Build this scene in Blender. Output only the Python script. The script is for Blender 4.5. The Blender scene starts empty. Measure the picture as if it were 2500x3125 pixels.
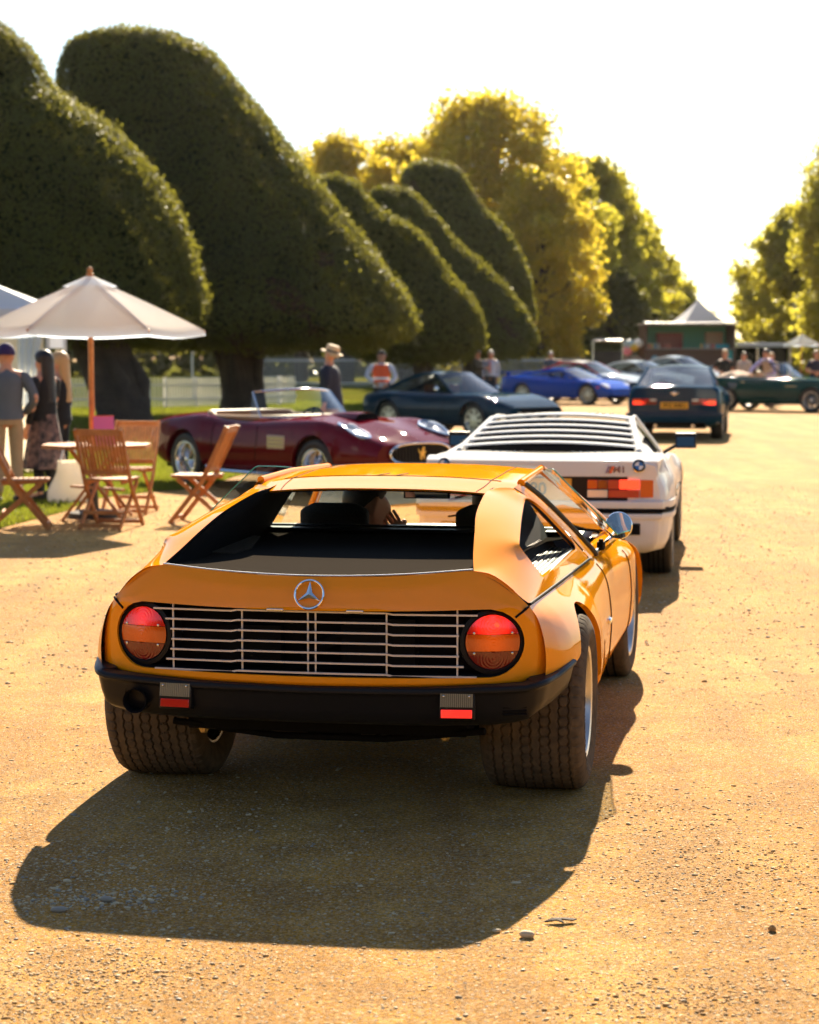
import bpy, bmesh, math, random
import numpy as np
from mathutils import Vector, Matrix, Euler

random.seed(7)
RNG = np.random.default_rng(11)
rad = math.radians
SC = bpy.context.scene
COL = SC.collection

# ---------------------------------------------------------------- camera
cam_d = bpy.data.cameras.new('camera')
cam_d.sensor_fit = 'HORIZONTAL'
cam_d.sensor_width = 36.0
cam_d.lens = 86.4
cam_d.clip_start = 0.1
cam_d.clip_end = 6000
cam_d.dof.use_dof = True
cam_d.dof.focus_distance = 6.9
cam_d.dof.aperture_fstop = 5.2
cam = bpy.data.objects.new('camera', cam_d)
COL.objects.link(cam)
cam.location = (0, 0, 1.62)
cam.rotation_euler = (rad(90 - 4.6), 0, 0)
SC.camera = cam

# ---------------------------------------------------------------- sky, sun, exposure
SUN_EL, SUN_AZ = 31.0, 6.0          # degrees above the horizon, degrees right of +Y
w = bpy.data.worlds.new('World')
SC.world = w
w.use_nodes = True
nt = w.node_tree
for n in list(nt.nodes):
    nt.nodes.remove(n)
sky = nt.nodes.new('ShaderNodeTexSky')
sky.sky_type = 'NISHITA'
sky.sun_disc = False
sky.sun_elevation = rad(SUN_EL)
sky.sun_rotation = rad(SUN_AZ)
sky.air_density = 1.0
sky.dust_density = 0.25
sky.ozone_density = 1.0
bg = nt.nodes.new('ShaderNodeBackground')
bg.inputs['Strength'].default_value = 0.05
wo = nt.nodes.new('ShaderNodeOutputWorld')
nt.links.new(sky.outputs[0], bg.inputs[0])
nt.links.new(bg.outputs[0], wo.inputs[0])

sun_d = bpy.data.lights.new('sun', 'SUN')
sun_d.energy = 5.0
sun_d.angle = rad(0.5)
sun_d.color = (1.0, 0.86, 0.65)
sun = bpy.data.objects.new('sun', sun_d)
COL.objects.link(sun)
_s = Vector((math.sin(rad(SUN_AZ)) * math.cos(rad(SUN_EL)), math.cos(rad(SUN_AZ)) * math.cos(rad(SUN_EL)), math.sin(rad(SUN_EL))))
sun.rotation_euler = (-_s).to_track_quat('-Z', 'Y').to_euler()
sun.location = (10, 60, 60)

vs = SC.view_settings
vs.view_transform = 'Standard'
vs.look = 'None'
vs.gamma = 1.0
vs.exposure = 1.8
vs.use_curve_mapping = False
SC.cycles.max_bounces = 8
SC.cycles.transparent_max_bounces = 16
SC.cycles.sample_clamp_indirect = 4.0
SC.cycles.use_denoising = True

# ---------------------------------------------------------------- materials
def mat(name, col, rough=0.5, metal=0.0, coat=0.0, spec=0.5, emit=None, es=0.0, sheen=0.0, coat_rough=0.03, noise=None, bump=None, trans=None):
    """noise=(scale, colour2, amount) mottles the colour; bump=(scale, strength, distance)"""
    m = bpy.data.materials.new(name)
    m.use_nodes = True
    n = m.node_tree.nodes
    L = m.node_tree.links
    b = n['Principled BSDF']
    b.inputs['Base Color'].default_value = (*col, 1)
    b.inputs['Roughness'].default_value = rough
    b.inputs['Metallic'].default_value = metal
    b.inputs['Coat Weight'].default_value = coat
    b.inputs['Coat Roughness'].default_value = coat_rough
    b.inputs['Specular IOR Level'].default_value = spec
    if sheen:
        b.inputs['Sheen Weight'].default_value = sheen
    if emit:
        b.inputs['Emission Color'].default_value = (*emit, 1)
        b.inputs['Emission Strength'].default_value = es
    tc = n.new('ShaderNodeTexCoord')
    if noise:
        t = n.new('ShaderNodeTexNoise')
        t.inputs['Scale'].default_value = noise[0]
        t.inputs['Detail'].default_value = 6
        L.new(tc.outputs['Object'], t.inputs['Vector'])
        mx = n.new('ShaderNodeMix')
        mx.data_type = 'RGBA'
        r = n.new('ShaderNodeMapRange')
        r.inputs[1].default_value = 0.35
        r.inputs[2].default_value = 0.65
        r.inputs[4].default_value = noise[2]
        L.new(t.outputs[0], r.inputs[0])
        L.new(r.outputs[0], mx.inputs[0])
        mx.inputs[6].default_value = (*col, 1)
        mx.inputs[7].default_value = (*noise[1], 1)
        L.new(mx.outputs[2], b.inputs['Base Color'])
    if bump:
        t = n.new('ShaderNodeTexNoise')
        t.inputs['Scale'].default_value = bump[0]
        t.inputs['Detail'].default_value = 8
        L.new(tc.outputs['Object'], t.inputs['Vector'])
        bp = n.new('ShaderNodeBump')
        bp.inputs['Strength'].default_value = bump[1]
        bp.inputs['Distance'].default_value = bump[2]
        L.new(t.outputs[0], bp.inputs['Height'])
        L.new(bp.outputs[0], b.inputs['Normal'])
    if trans:
        tr = n.new('ShaderNodeBsdfTranslucent')
        tr.inputs[0].default_value = (*trans[0], 1)
        ms = n.new('ShaderNodeMixShader')
        ms.inputs[0].default_value = trans[1]
        L.new(b.outputs[0], ms.inputs[1])
        L.new(tr.outputs[0], ms.inputs[2])
        L.new(ms.outputs[0], n['Material Output'].inputs[0])
    return m

def glass_mat(name, tint=(0.85, 0.9, 0.88), rough=0.0, refl=1.0):
    m = bpy.data.materials.new(name)
    m.use_nodes = True
    n = m.node_tree.nodes
    L = m.node_tree.links
    n.remove(n['Principled BSDF'])
    t = n.new('ShaderNodeBsdfTransparent')
    t.inputs[0].default_value = (*tint, 1)
    g = n.new('ShaderNodeBsdfGlossy')
    g.inputs['Roughness'].default_value = rough
    g.inputs['Color'].default_value = (refl, refl, refl, 1)
    f = n.new('ShaderNodeLayerWeight')
    f.inputs[0].default_value = 0.5
    pw = n.new('ShaderNodeMath'); pw.operation = 'POWER'; pw.inputs[1].default_value = 4.0
    L.new(f.outputs['Facing'], pw.inputs[0])
    ml = n.new('ShaderNodeMath'); ml.operation = 'MULTIPLY_ADD'; ml.inputs[1].default_value = 0.85; ml.inputs[2].default_value = 0.05
    L.new(pw.outputs[0], ml.inputs[0])
    ms = n.new('ShaderNodeMixShader')
    L.new(ml.outputs[0], ms.inputs[0])
    L.new(t.outputs[0], ms.inputs[1])
    L.new(g.outputs[0], ms.inputs[2])
    L.new(ms.outputs[0], n['Material Output'].inputs[0])
    return m

def leaf_mat(name, c1, c2, tcol, tw=0.45, rough=0.55, scale=0.35, vary=0.5):
    """foliage: colour varies clump by clump and leaf by leaf; part of the light passes through"""
    m = bpy.data.materials.new(name)
    m.use_nodes = True
    n = m.node_tree.nodes
    L = m.node_tree.links
    b = n['Principled BSDF']
    b.inputs['Roughness'].default_value = rough
    b.inputs['Specular IOR Level'].default_value = 0.3
    tc = n.new('ShaderNodeTexCoord')
    t = n.new('ShaderNodeTexNoise')
    t.inputs['Scale'].default_value = scale
    t.inputs['Detail'].default_value = 5
    L.new(tc.outputs['Object'], t.inputs['Vector'])
    gi = n.new('ShaderNodeNewGeometry')
    add = n.new('ShaderNodeMath')
    add.operation = 'MULTIPLY_ADD'
    L.new(gi.outputs['Random Per Island'], add.inputs[0])
    add.inputs[1].default_value = vary
    L.new(t.outputs[0], add.inputs[2])
    r = n.new('ShaderNodeMapRange')
    r.inputs[1].default_value = 0.4
    r.inputs[2].default_value = 0.55 + vary
    L.new(add.outputs[0], r.inputs[0])
    mx = n.new('ShaderNodeMix')
    mx.data_type = 'RGBA'
    L.new(r.outputs[0], mx.inputs[0])
    mx.inputs[6].default_value = (*c1, 1)
    mx.inputs[7].default_value = (*c2, 1)
    L.new(mx.outputs[2], b.inputs['Base Color'])
    tr = n.new('ShaderNodeBsdfTranslucent')
    m2 = n.new('ShaderNodeMix')
    m2.data_type = 'RGBA'
    m2.inputs[0].default_value = 0.6
    L.new(mx.outputs[2], m2.inputs[6])
    m2.inputs[7].default_value = (*tcol, 1)
    L.new(m2.outputs[2], tr.inputs[0])
    ms = n.new('ShaderNodeMixShader')
    ms.inputs[0].default_value = tw
    L.new(b.outputs[0], ms.inputs[1])
    L.new(tr.outputs[0], ms.inputs[2])
    L.new(ms.outputs[0], n['Material Output'].inputs[0])
    return m

M = {}
M['orange'] = mat('orange_paint', (0.88, 0.285, 0.003), 0.6, 0.0, 0.65, spec=0.0, coat_rough=0.02, noise=(900, (0.92, 0.33, 0.006), 0.6))
M['black_satin'] = mat('black_satin', (0.010, 0.010, 0.012), 0.40, 0, 0.0, spec=0.2, bump=(500, 0.05, 0.002))
M['black'] = mat('black', (0.007, 0.007, 0.008), 0.7, spec=0.05)
M['deck'] = mat('black_deck', (0.034, 0.027, 0.020), 0.8, 0, 0, spec=0.0, noise=(700, (0.03, 0.027, 0.025), 0.8), bump=(600, 0.08, 0.002))
M['rubber'] = mat('tyre_rubber', (0.085, 0.066, 0.048), 0.95, spec=0.1, noise=(30, (0.15, 0.11, 0.07), 0.7), bump=(300, 0.3, 0.002))
M['rubber_clean'] = mat('rubber', (0.012, 0.012, 0.013), 0.6)
M['alloy'] = mat('alloy', (0.62, 0.60, 0.58), 0.32, 0.9)
M['chrome'] = mat('chrome', (0.85, 0.85, 0.86), 0.06, 1.0)
M['steel'] = mat('brushed_steel', (0.72, 0.70, 0.68), 0.25, 1.0)
M['bar_silver'] = mat('bar_silver', (0.66, 0.62, 0.62), 0.4, 0.35)
M['dark_metal'] = mat('dark_metal', (0.05, 0.045, 0.04), 0.5, 0.6, noise=(20, (0.09, 0.07, 0.05), 0.7))
M['glass'] = glass_mat('glass', (0.86, 0.90, 0.88))
M['glass_dark'] = glass_mat('glass_dark', (0.45, 0.48, 0.48))
M['glass_edge'] = mat('glass_edge', (0.06, 0.35, 0.24), 0.2, emit=None)
M['mirror'] = mat('mirror', (0.9, 0.9, 0.9), 0.02, 1.0)
M['mirror_dark'] = mat('mirror_dark', (0.04, 0.055, 0.065), 0.05, 1.0)
M['red_lens'] = mat('red_lens', (0.30, 0.006, 0.006), 0.12, 0, 0.4, emit=(1.0, 0.03, 0.015), es=0.03)
M['red_lit'] = mat('red_lit', (0.7, 0.02, 0.01), 0.12, 0, 1.0, emit=(1.0, 0.02, 0.008), es=0.16)
M['red_glow'] = mat('red_glow', (0.45, 0.01, 0.008), 0.2, 0, 0.3, emit=(1.0, 0.045, 0.015), es=0.7)
M['dark_red'] = mat('dark_red_lens', (0.20, 0.006, 0.005), 0.15, 0, 0.5)
M['amber'] = mat('amber_lens', (0.50, 0.06, 0.002), 0.15, 0, 0.5, emit=(1.0, 0.12, 0.0), es=0.03)
M['clear_lens'] = mat('clear_lens', (0.32, 0.28, 0.21), 0.2, 0.2, 1.0)
M['white_lens'] = mat('white_lens', (0.6, 0.6, 0.58), 0.2, 0.2, 1.0)
M['seat_cloth'] = mat('seat_cloth', (0.02, 0.02, 0.022), 0.9, noise=(160, (0.07, 0.065, 0.06), 0.6))
M['leather_tan'] = mat('tan_leather', (0.42, 0.20, 0.07), 0.5)
M['leather_cream'] = mat('cream_leather', (0.36, 0.21, 0.11), 0.55, spec=0.2)
M['leather_red'] = mat('red_brown_leather', (0.28, 0.06, 0.03), 0.5)

def lamp_mat(name, base, emit, centre, radius, lo, hi):
    """lens over a lit bulb: the glow falls off from the bulb behind it"""
    m = mat(name, base, 0.12, 0, 0.6)
    n = m.node_tree.nodes; L = m.node_tree.links; b = n['Principled BSDF']
    tc = n.new('ShaderNodeTexCoord'); d = n.new('ShaderNodeVectorMath'); d.operation = 'DISTANCE'
    L.new(tc.outputs['Object'], d.inputs[0]); d.inputs[1].default_value = centre
    r = n.new('ShaderNodeMapRange'); r.interpolation_type = 'SMOOTHSTEP'
    r.inputs[1].default_value = 0.0; r.inputs[2].default_value = radius; r.inputs[3].default_value = hi; r.inputs[4].default_value = lo
    L.new(d.outputs['Value'], r.inputs[0]); L.new(r.outputs[0], b.inputs['Emission Strength'])
    b.inputs['Emission Color'].default_value = (*emit, 1)
    return m

def paint(name, col, metal=0.2, rough=0.4):
    return mat(name, col, 0.6, 0.0, 0.45, spec=0.0)
M['white_paint'] = paint('white_paint', (0.74, 0.72, 0.69), 0.0)
M['maroon'] = paint('maroon_paint', (0.11, 0.002, 0.009), 0.3)
M['navy'] = paint('navy_paint', (0.006, 0.030, 0.060), 0.3)
M['teal_blue'] = paint('teal_blue_paint', (0.002, 0.036, 0.075), 0.45)
M['racing_blue'] = paint('bright_blue_paint', (0.006, 0.07, 0.45), 0.3)
M['green_paint'] = paint('dark_green_paint', (0.006, 0.050, 0.045), 0.3)
M['silver_paint'] = paint('silver_paint', (0.42, 0.48, 0.52), 0.7, 0.35)
M['red_paint'] = paint('red_paint', (0.45, 0.012, 0.02), 0.1)

# ---------------------------------------------------------------- object helpers
def tag(o, label=None, cat=None, group=None, kind=None):
    if label: o['label'] = label
    if cat: o['category'] = cat
    if group: o['group'] = group
    if kind: o['kind'] = kind
    return o

def empty(name, loc=(0, 0, 0), rz=0.0, label=None, cat=None, group=None):
    o = bpy.data.objects.new(name, None)
    o.empty_display_size = 0.1
    COL.objects.link(o)
    o.location = loc
    o.rotation_euler = (0, 0, rz)
    return tag(o, label, cat, group)

def copy_tree(o, parent=None):
    c = o.copy()
    COL.objects.link(c)
    if parent is not None:
        c.parent = parent
    for ch in list(o.children):
        copy_tree(ch, c)
    return c

def frame(d, up=(0, 0, 1)):
    d = np.asarray(d, float); d = d / (np.linalg.norm(d) + 1e-12)
    u = np.asarray(up, float)
    if abs(d @ u) > 0.98:
        u = np.array([1.0, 0, 0]) if abs(d[0]) < 0.9 else np.array([0, 1.0, 0])
    s = np.cross(d, u); s /= np.linalg.norm(s)
    return d, s, np.cross(s, d)

class MB:
    def __init__(self):
        self.v = []; self.f = []; self.mi = []
    def add(self, V, F, m=0):
        b = len(self.v)
        self.v.extend([tuple(map(float, p)) for p in V])
        self.f.extend([tuple(b + i for i in q) for q in F])
        self.mi.extend([m] * len(F))
        return self
    def box(self, c, s, rz=0, rot=None, m=0, taper=1.0):
        hx, hy, hz = s[0] / 2, s[1] / 2, s[2] / 2
        P = []
        for z in (-1, 1):
            k = taper if z > 0 else 1
            for x, y in ((-1, -1), (1, -1), (1, 1), (-1, 1)):
                P.append(Vector((x * hx * k, y * hy * k, z * hz)))
        R = rot if rot is not None else Matrix.Rotation(rz, 3, 'Z')
        P = [R @ p + Vector(c) for p in P]
        return self.add(P, [(3, 2, 1, 0), (4, 5, 6, 7), (0, 1, 5, 4), (1, 2, 6, 5), (2, 3, 7, 6), (3, 0, 4, 7)], m)
    def beam(self, a, b, wd, h, up=(0, 0, 1), m=0):
        a = np.asarray(a, float); b = np.asarray(b, float)
        d, s, u = frame(b - a, up)
        P = []
        for q in (a, b):
            for i, j in ((-1, -1), (1, -1), (1, 1), (-1, 1)):
                P.append(q + s * i * wd / 2 + u * j * h / 2)
        return self.add(P, [(0, 1, 2, 3), (7, 6, 5, 4), (0, 4, 5, 1), (1, 5, 6, 2), (2, 6, 7, 3), (3, 7, 4, 0)], m)
    def tube(self, path, r, n=8, m=0, cap=True, closed=False, up=(0, 0, 1)):
        path = [np.asarray(p, float) for p in path]
        k = len(path)
        rs = r if hasattr(r, '__len__') else [r] * k
        P = []
        prev = None
        for i in range(k):
            a = path[(i - 1) % k] if closed else path[max(i - 1, 0)]
            b = path[(i + 1) % k] if closed else path[min(i + 1, k - 1)]
            d, s, u = frame(b - a, up)
            if prev is not None and s @ prev < -0.2:
                s, u = -s, -u
            prev = s
            for j in range(n):
                t = 2 * math.pi * j / n
                P.append(path[i] + rs[i] * (math.cos(t) * s + math.sin(t) * u))
        F = []
        for i in range(k if closed else k - 1):
            i2 = (i + 1) % k
            for j in range(n):
                j2 = (j + 1) % n
                F.append((i * n + j, i * n + j2, i2 * n + j2, i2 * n + j))
        if cap and not closed:
            F.append(tuple(range(n - 1, -1, -1)))
            F.append(tuple((k - 1) * n + j for j in range(n)))
        return self.add(P, F, m)
    def lathe(self, prof, n=24, o=(0, 0, 0), axis=(0, 0, 1), m=0, up=(0, 0, 1)):
        """prof: (radius, height along the axis)"""
        d, s, u = frame(axis, up)
        o = np.asarray(o, float)
        P = []
        for r_, h in prof:
            for j in range(n):
                t = 2 * math.pi * j / n
                P.append(o + d * h + r_ * (math.cos(t) * s + math.sin(t) * u))
        F = []
        for i in range(len(prof) - 1):
            for j in range(n):
                j2 = (j + 1) % n
                F.append((i * n + j, i * n + j2, (i + 1) * n + j2, (i + 1) * n + j))
        return self.add(P, F, m)
    def grid(self, G, m=0, closed_u=False, flip=False):
        G = np.asarray(G, float)
        a, b = G.shape[:2]
        F = []
        for i in range(a if closed_u else a - 1):
            i2 = (i + 1) % a
            for j in range(b - 1):
                q = (i * b + j, i2 * b + j, i2 * b + j + 1, i * b + j + 1)
                F.append(q[::-1] if flip else q)
        return self.add(G.reshape(-1, 3), F, m)
    def poly(self, P, m=0):
        return self.add(P, [tuple(range(len(P)))], m)
    def sphere(self, c, r, n=12, k=8, m=0):
        r = np.asarray(r if hasattr(r, '__len__') else (r, r, r), float)
        G = []
        for i in range(k + 1):
            t = math.pi * i / k
            G.append([np.asarray(c) + r * np.array([math.sin(t) * math.cos(2 * math.pi * j / n), math.sin(t) * math.sin(2 * math.pi * j / n), math.cos(t)]) for j in range(n + 1)])
        return self.grid(G, m, flip=False)
    def build(self, name, mats, parent=None, smooth=True, angle=35, loc=None, weld=1e-5, bevel=0, sub=0, solid=0, recalc=False):
        me = bpy.data.meshes.new(name)
        me.from_pydata(self.v, [], self.f)
        if not isinstance(mats, (list, tuple)):
            mats = [mats]
        for q in mats:
            me.materials.append(M[q] if isinstance(q, str) else q)
        if any(self.mi):
            me.polygons.foreach_set('material_index', self.mi)
        if weld or recalc:
            bm = bmesh.new(); bm.from_mesh(me)
            if weld: bmesh.ops.remove_doubles(bm, verts=bm.verts, dist=weld)
            if recalc: bmesh.ops.recalc_face_normals(bm, faces=bm.faces)
            bm.to_mesh(me); bm.free()
        if smooth:
            me.polygons.foreach_set('use_smooth', [True] * len(me.polygons))
            me.set_sharp_from_angle(angle=rad(angle))
        me.update()
        o = bpy.data.objects.new(name, me)
        COL.objects.link(o)
        if parent is not None:
            o.parent = parent
        if loc is not None:
            o.location = loc
        if solid:
            md = o.modifiers.new('solid', 'SOLIDIFY'); md.thickness = abs(solid); md.offset = -1 if solid > 0 else 1
        if bevel:
            md = o.modifiers.new('bevel', 'BEVEL'); md.width = bevel; md.segments = 2; md.limit_method = 'ANGLE'; md.angle_limit = rad(40)
        if sub:
            md = o.modifiers.new('sub', 'SUBSURF'); md.levels = sub; md.render_levels = sub
        return o

def crom(ctrl, n=8, closed=False):
    """Catmull-Rom through the control points, n samples per span"""
    C = [np.asarray(p, float) for p in ctrl]
    k = len(C); out = []
    for i in range(k if closed else k - 1):
        p1, p2 = C[i], C[(i + 1) % k]
        p0 = C[(i - 1) % k] if (closed or i > 0) else 2 * p1 - p2
        p3 = C[(i + 2) % k] if (closed or i < k - 2) else 2 * p2 - p1
        for j in range(n):
            t = j / n
            out.append(0.5 * ((2 * p1) + (p2 - p0) * t + (2 * p0 - 5 * p1 + 4 * p2 - p3) * t * t + (3 * p1 - p0 - 3 * p2 + p3) * t ** 3))
    if not closed:
        out.append(C[-1])
    return np.array(out)

def resample(P, n, closed=False):
    P = np.asarray(P, float)
    if closed:
        P = np.vstack([P, P[:1]])
    s = np.r_[0, np.cumsum(np.linalg.norm(np.diff(P, axis=0), axis=1))]
    t = np.linspace(0, s[-1], n + 1 if closed else n)
    Q = np.stack([np.interp(t, s, P[:, i]) for i in range(P.shape[1])], 1)
    return Q[:-1] if closed else Q

def pchip(x, y, q):
    x = np.asarray(x, float); y = np.asarray(y, float); q = np.clip(np.asarray(q, float), x[0], x[-1])
    h = np.diff(x); d = np.diff(y, axis=0) / h[:, None] if y.ndim > 1 else np.diff(y) / h
    y2 = y if y.ndim > 1 else y[:, None]; d2 = d if d.ndim > 1 else d[:, None]
    m = np.zeros_like(y2)
    m[0], m[-1] = d2[0], d2[-1]
    for i in range(1, len(x) - 1):
        s = d2[i - 1] * d2[i] > 0
        w1, w2 = 2 * h[i] + h[i - 1], h[i] + 2 * h[i - 1]
        with np.errstate(divide='ignore', invalid='ignore'):
            hm = (w1 + w2) / (w1 / d2[i - 1] + w2 / d2[i])
        m[i] = np.where(s, hm, 0)
    i = np.clip(np.searchsorted(x, q) - 1, 0, len(x) - 2)
    t = ((q - x[i]) / h[i])[:, None]; hh = h[i][:, None]
    r = (2 * t ** 3 - 3 * t ** 2 + 1) * y2[i] + (t ** 3 - 2 * t ** 2 + t) * hh * m[i] + (-2 * t ** 3 + 3 * t ** 2) * y2[i + 1] + (t ** 3 - t ** 2) * hh * m[i + 1]
    return r if y.ndim > 1 else r[:, 0]

def mirror_x(P):
    P = np.array(P, float); P[..., 0] *= -1
    return P

def coons(b, t, l, r):
    """b,t: (n,3) bottom/top curves left to right; l,r: (m,3) bottom to top"""
    b, t, l, r = map(lambda q: np.asarray(q, float), (b, t, l, r))
    n, m = len(b), len(l)
    u = np.linspace(0, 1, n)[:, None, None]; v = np.linspace(0, 1, m)[None, :, None]
    return (1 - v) * b[:, None] + v * t[:, None] + (1 - u) * l[None] + u * r[None] - ((1 - u) * (1 - v) * b[0] + u * (1 - v) * b[-1] + (1 - u) * v * t[0] + u * v * t[-1])

def ring(outer, inner, k, bulge=0.0, n=None):
    """grid of k rings from the outer to the inner closed loop (same count), swelled along the loop normal"""
    outer = np.asarray(outer, float); inner = np.asarray(inner, float)
    t = np.linspace(0, 1, k)[None, :, None]
    G = outer[:, None] * (1 - t) + inner[:, None] * t
    if bulge:
        nv = np.asarray(n, float); nv /= np.linalg.norm(nv)
        G = G + nv * bulge * (4 * t * (1 - t))
    return G

def text_mesh(s, size=1.0, depth=0.0, align='CENTER', bold=0.0):
    cu = bpy.data.curves.new('text', 'FONT')
    cu.body = s; cu.size = size; cu.align_x = align; cu.align_y = 'CENTER'; cu.extrude = depth; cu.offset = bold
    cu.resolution_u = 3
    o = bpy.data.objects.new('text', cu)
    COL.objects.link(o)
    bpy.context.view_layer.update()
    dg = bpy.context.evaluated_depsgraph_get()
    me = o.evaluated_get(dg).to_mesh()
    V = np.array([v.co[:] for v in me.vertices]); F = [tuple(p.vertices) for p in me.polygons]
    o.evaluated_get(dg).to_mesh_clear()
    bpy.data.objects.remove(o); bpy.data.curves.remove(cu)
    return V, F
# ---------------------------------------------------------------- wheels
def tyre_profile(R, rim, wd):
    h = wd / 2
    pts = [(-h * 0.78, rim - 0.012), (-h * 0.89, rim + 0.006), (-h * 0.985, rim + (R - rim) * 0.36), (-h * 0.995, rim + (R - rim) * 0.58), (-h * 0.90, R - 0.014), (-h * 0.78, R - 0.003)]
    P = crom(pts, 4)
    mid = [(x, R - 0.003 + 0.004 * (1 - (x / (h * 0.78)) ** 2)) for x in np.linspace(-h * 0.78, h * 0.78, 9)][1:-1]
    return [tuple(p) for p in P] + mid + [(-a, b) for a, b in P[::-1]]

def make_wheel(parent, pos, R, rim, wd, style='disc', spokes=5, rim_mat='alloy', tread=None, side=1, steer=0.0, nseg=48, tyre_mat='rubber_clean', hub_mat='chrome'):
    """wheel = rim mesh (part) with tyre and hub below it; outer face towards +x*side"""
    h = wd / 2
    mb = MB()
    s = side
    ax = (1, 0, 0)
    mb.lathe([(rim - 0.010, -h * 0.82), (rim + 0.006, -h * 0.86), (rim + 0.004, -h * 0.78), (rim * 0.90, -h * 0.70), (rim * 0.88, h * 0.55 if s > 0 else -h * 0.3), (rim * 0.93, h * 0.72), (rim + 0.006, h * 0.80), (rim + 0.007, h * 0.86), (rim - 0.010, h * 0.84)], nseg, axis=ax)
    xo = s * h
    mb.lathe([(rim * 0.90, xo * 0.45), (rim * 0.93, xo * 0.80), (rim * 0.955, xo * 0.90), (rim + 0.002, xo * 0.925), (rim + 0.008, xo * 0.91), (rim + 0.008, xo * 0.82)], nseg, axis=ax)
    if style == 'disc':
        mb.lathe([(rim * 0.91, xo * 0.46), (rim * 0.70, xo * 0.50), (rim * 0.40, xo * 0.62), (rim * 0.22, xo * 0.68), (0.001, xo * 0.68)], nseg, axis=ax)
        for k in range(10):
            t = 2 * math.pi * k / 10
            c = np.array([xo * 0.57, 0.62 * rim * math.cos(t), 0.62 * rim * math.sin(t)])
            d = np.array([0, math.cos(t), math.sin(t)])
            mb.beam(c - d * rim * 0.24, c + d * rim * 0.24, 0.030, 0.016, up=(1, 0, 0))
    elif style == 'wire':
        for k in range(spokes):
            t = 2 * math.pi * k / spokes
            for q, xx in ((0.22, 0.55), (-0.22, -0.2)):
                a = np.array([xo * xx, 0.16 * rim * math.cos(t), 0.16 * rim * math.sin(t)])
                b = np.array([xo * 0.1, 0.90 * rim * math.cos(t + q), 0.90 * rim * math.sin(t + q)])
                mb.tube([a, b], 0.0035, 4, cap=False)
    elif style == 'spoke':
        for k in range(spokes):
            t = 2 * math.pi * k / spokes
            d = np.array([0, math.cos(t), math.sin(t)])
            mb.beam(np.array([xo * 0.62, 0, 0]) + d * rim * 0.15, np.array([xo * 0.58, 0, 0]) + d * rim * 0.92, rim * 0.26, 0.03, up=(1, 0, 0))
        mb.lathe([(rim * 0.30, xo * 0.50), (rim * 0.30, xo * 0.70), (0.001, xo * 0.72)], 20, axis=ax)
        mb.lathe([(rim * 0.86, xo * 0.10), (0.02, xo * 0.10)], 24, axis=ax, m=1)
    w = mb.build('wheel', [rim_mat, 'dark_metal'], parent, loc=pos, angle=40, recalc=True)
    w.rotation_euler = (0, 0, steer)
    hb = MB()
    hb.lathe([(rim * 0.17, xo * 0.3), (rim * 0.17, xo * 0.62), (rim * 0.10, xo * 0.78), (0.001, xo * 0.80)], 16, axis=ax)
    hb.build('hub', hub_mat, w)
    t = MB()
    P = tyre_profile(R, rim, wd)
    if tread is None:
        t.lathe([(r, x) for x, r in P], nseg, axis=ax)
        for gx in (-0.45, -0.15, 0.15, 0.45):      # tread grooves show as dark rings
            t.lathe([(R + 0.0022, h * gx - 0.005), (R + 0.0022, h * gx + 0.005)], nseg, axis=ax, m=1)
        t.build('tyre', [tyre_mat, 'black'], w, angle=50)
    else:
        tread(t, R, rim, wd)
        t.build('tyre', 'rubber', w, angle=50, weld=0)
    return w

def block_tread(t, R, rim, wd):
    """racing tread: wavy grooves all round with short cross sipes, cut into the mesh"""
    h = wd / 2
    waves = 54
    nt_ = waves * 10
    P = tyre_profile(R, rim, wd)
    left = [p for p in P if p[0] < -h * 0.80]
    xs = np.arange(-h * 0.80, h * 0.801, 0.0032)
    prof = left + [(x, R - 0.003 + 0.004 * (1 - (x / (h * 0.80)) ** 2)) for x in xs] + [(-a, b) for a, b in left[::-1]]
    X = np.array([p[0] for p in prof]); Rr = np.array([p[1] for p in prof])
    th = np.arange(nt_) / nt_ * 2 * math.pi
    D = np.zeros((nt_, len(prof)))
    ph = (th * waves / (2 * math.pi))[:, None] % 1.0
    tri = np.abs(ph * 2 - 1) * 2 - 1
    for k in range(9):
        xk = -h * 0.80 + (k + 0.5) * (h * 1.6) / 9
        sg = 1 if k % 2 else -1
        d = X[None, :] - (xk + 0.0035 * tri * sg)
        D = np.maximum(D, np.where(np.abs(d) < 0.0030, 0.008, 0))
        D = np.maximum(D, np.where((ph < 0.12) & (d * sg > 0) & (d * sg < 0.013), 0.005, 0))
    for sgn in (-1, 1):
        D = np.maximum(D, np.where((ph < 0.12) & (X[None, :] * sgn > h * 0.78) & (X[None, :] * sgn < h * 0.97) & (Rr[None, :] > R - 0.03), 0.005, 0))
    RR = Rr[None, :] - D
    G = np.stack([np.broadcast_to(X[None, :], RR.shape), RR * np.cos(th)[:, None], RR * np.sin(th)[:, None]], -1)
    t.grid(G, closed_u=True)

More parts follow.
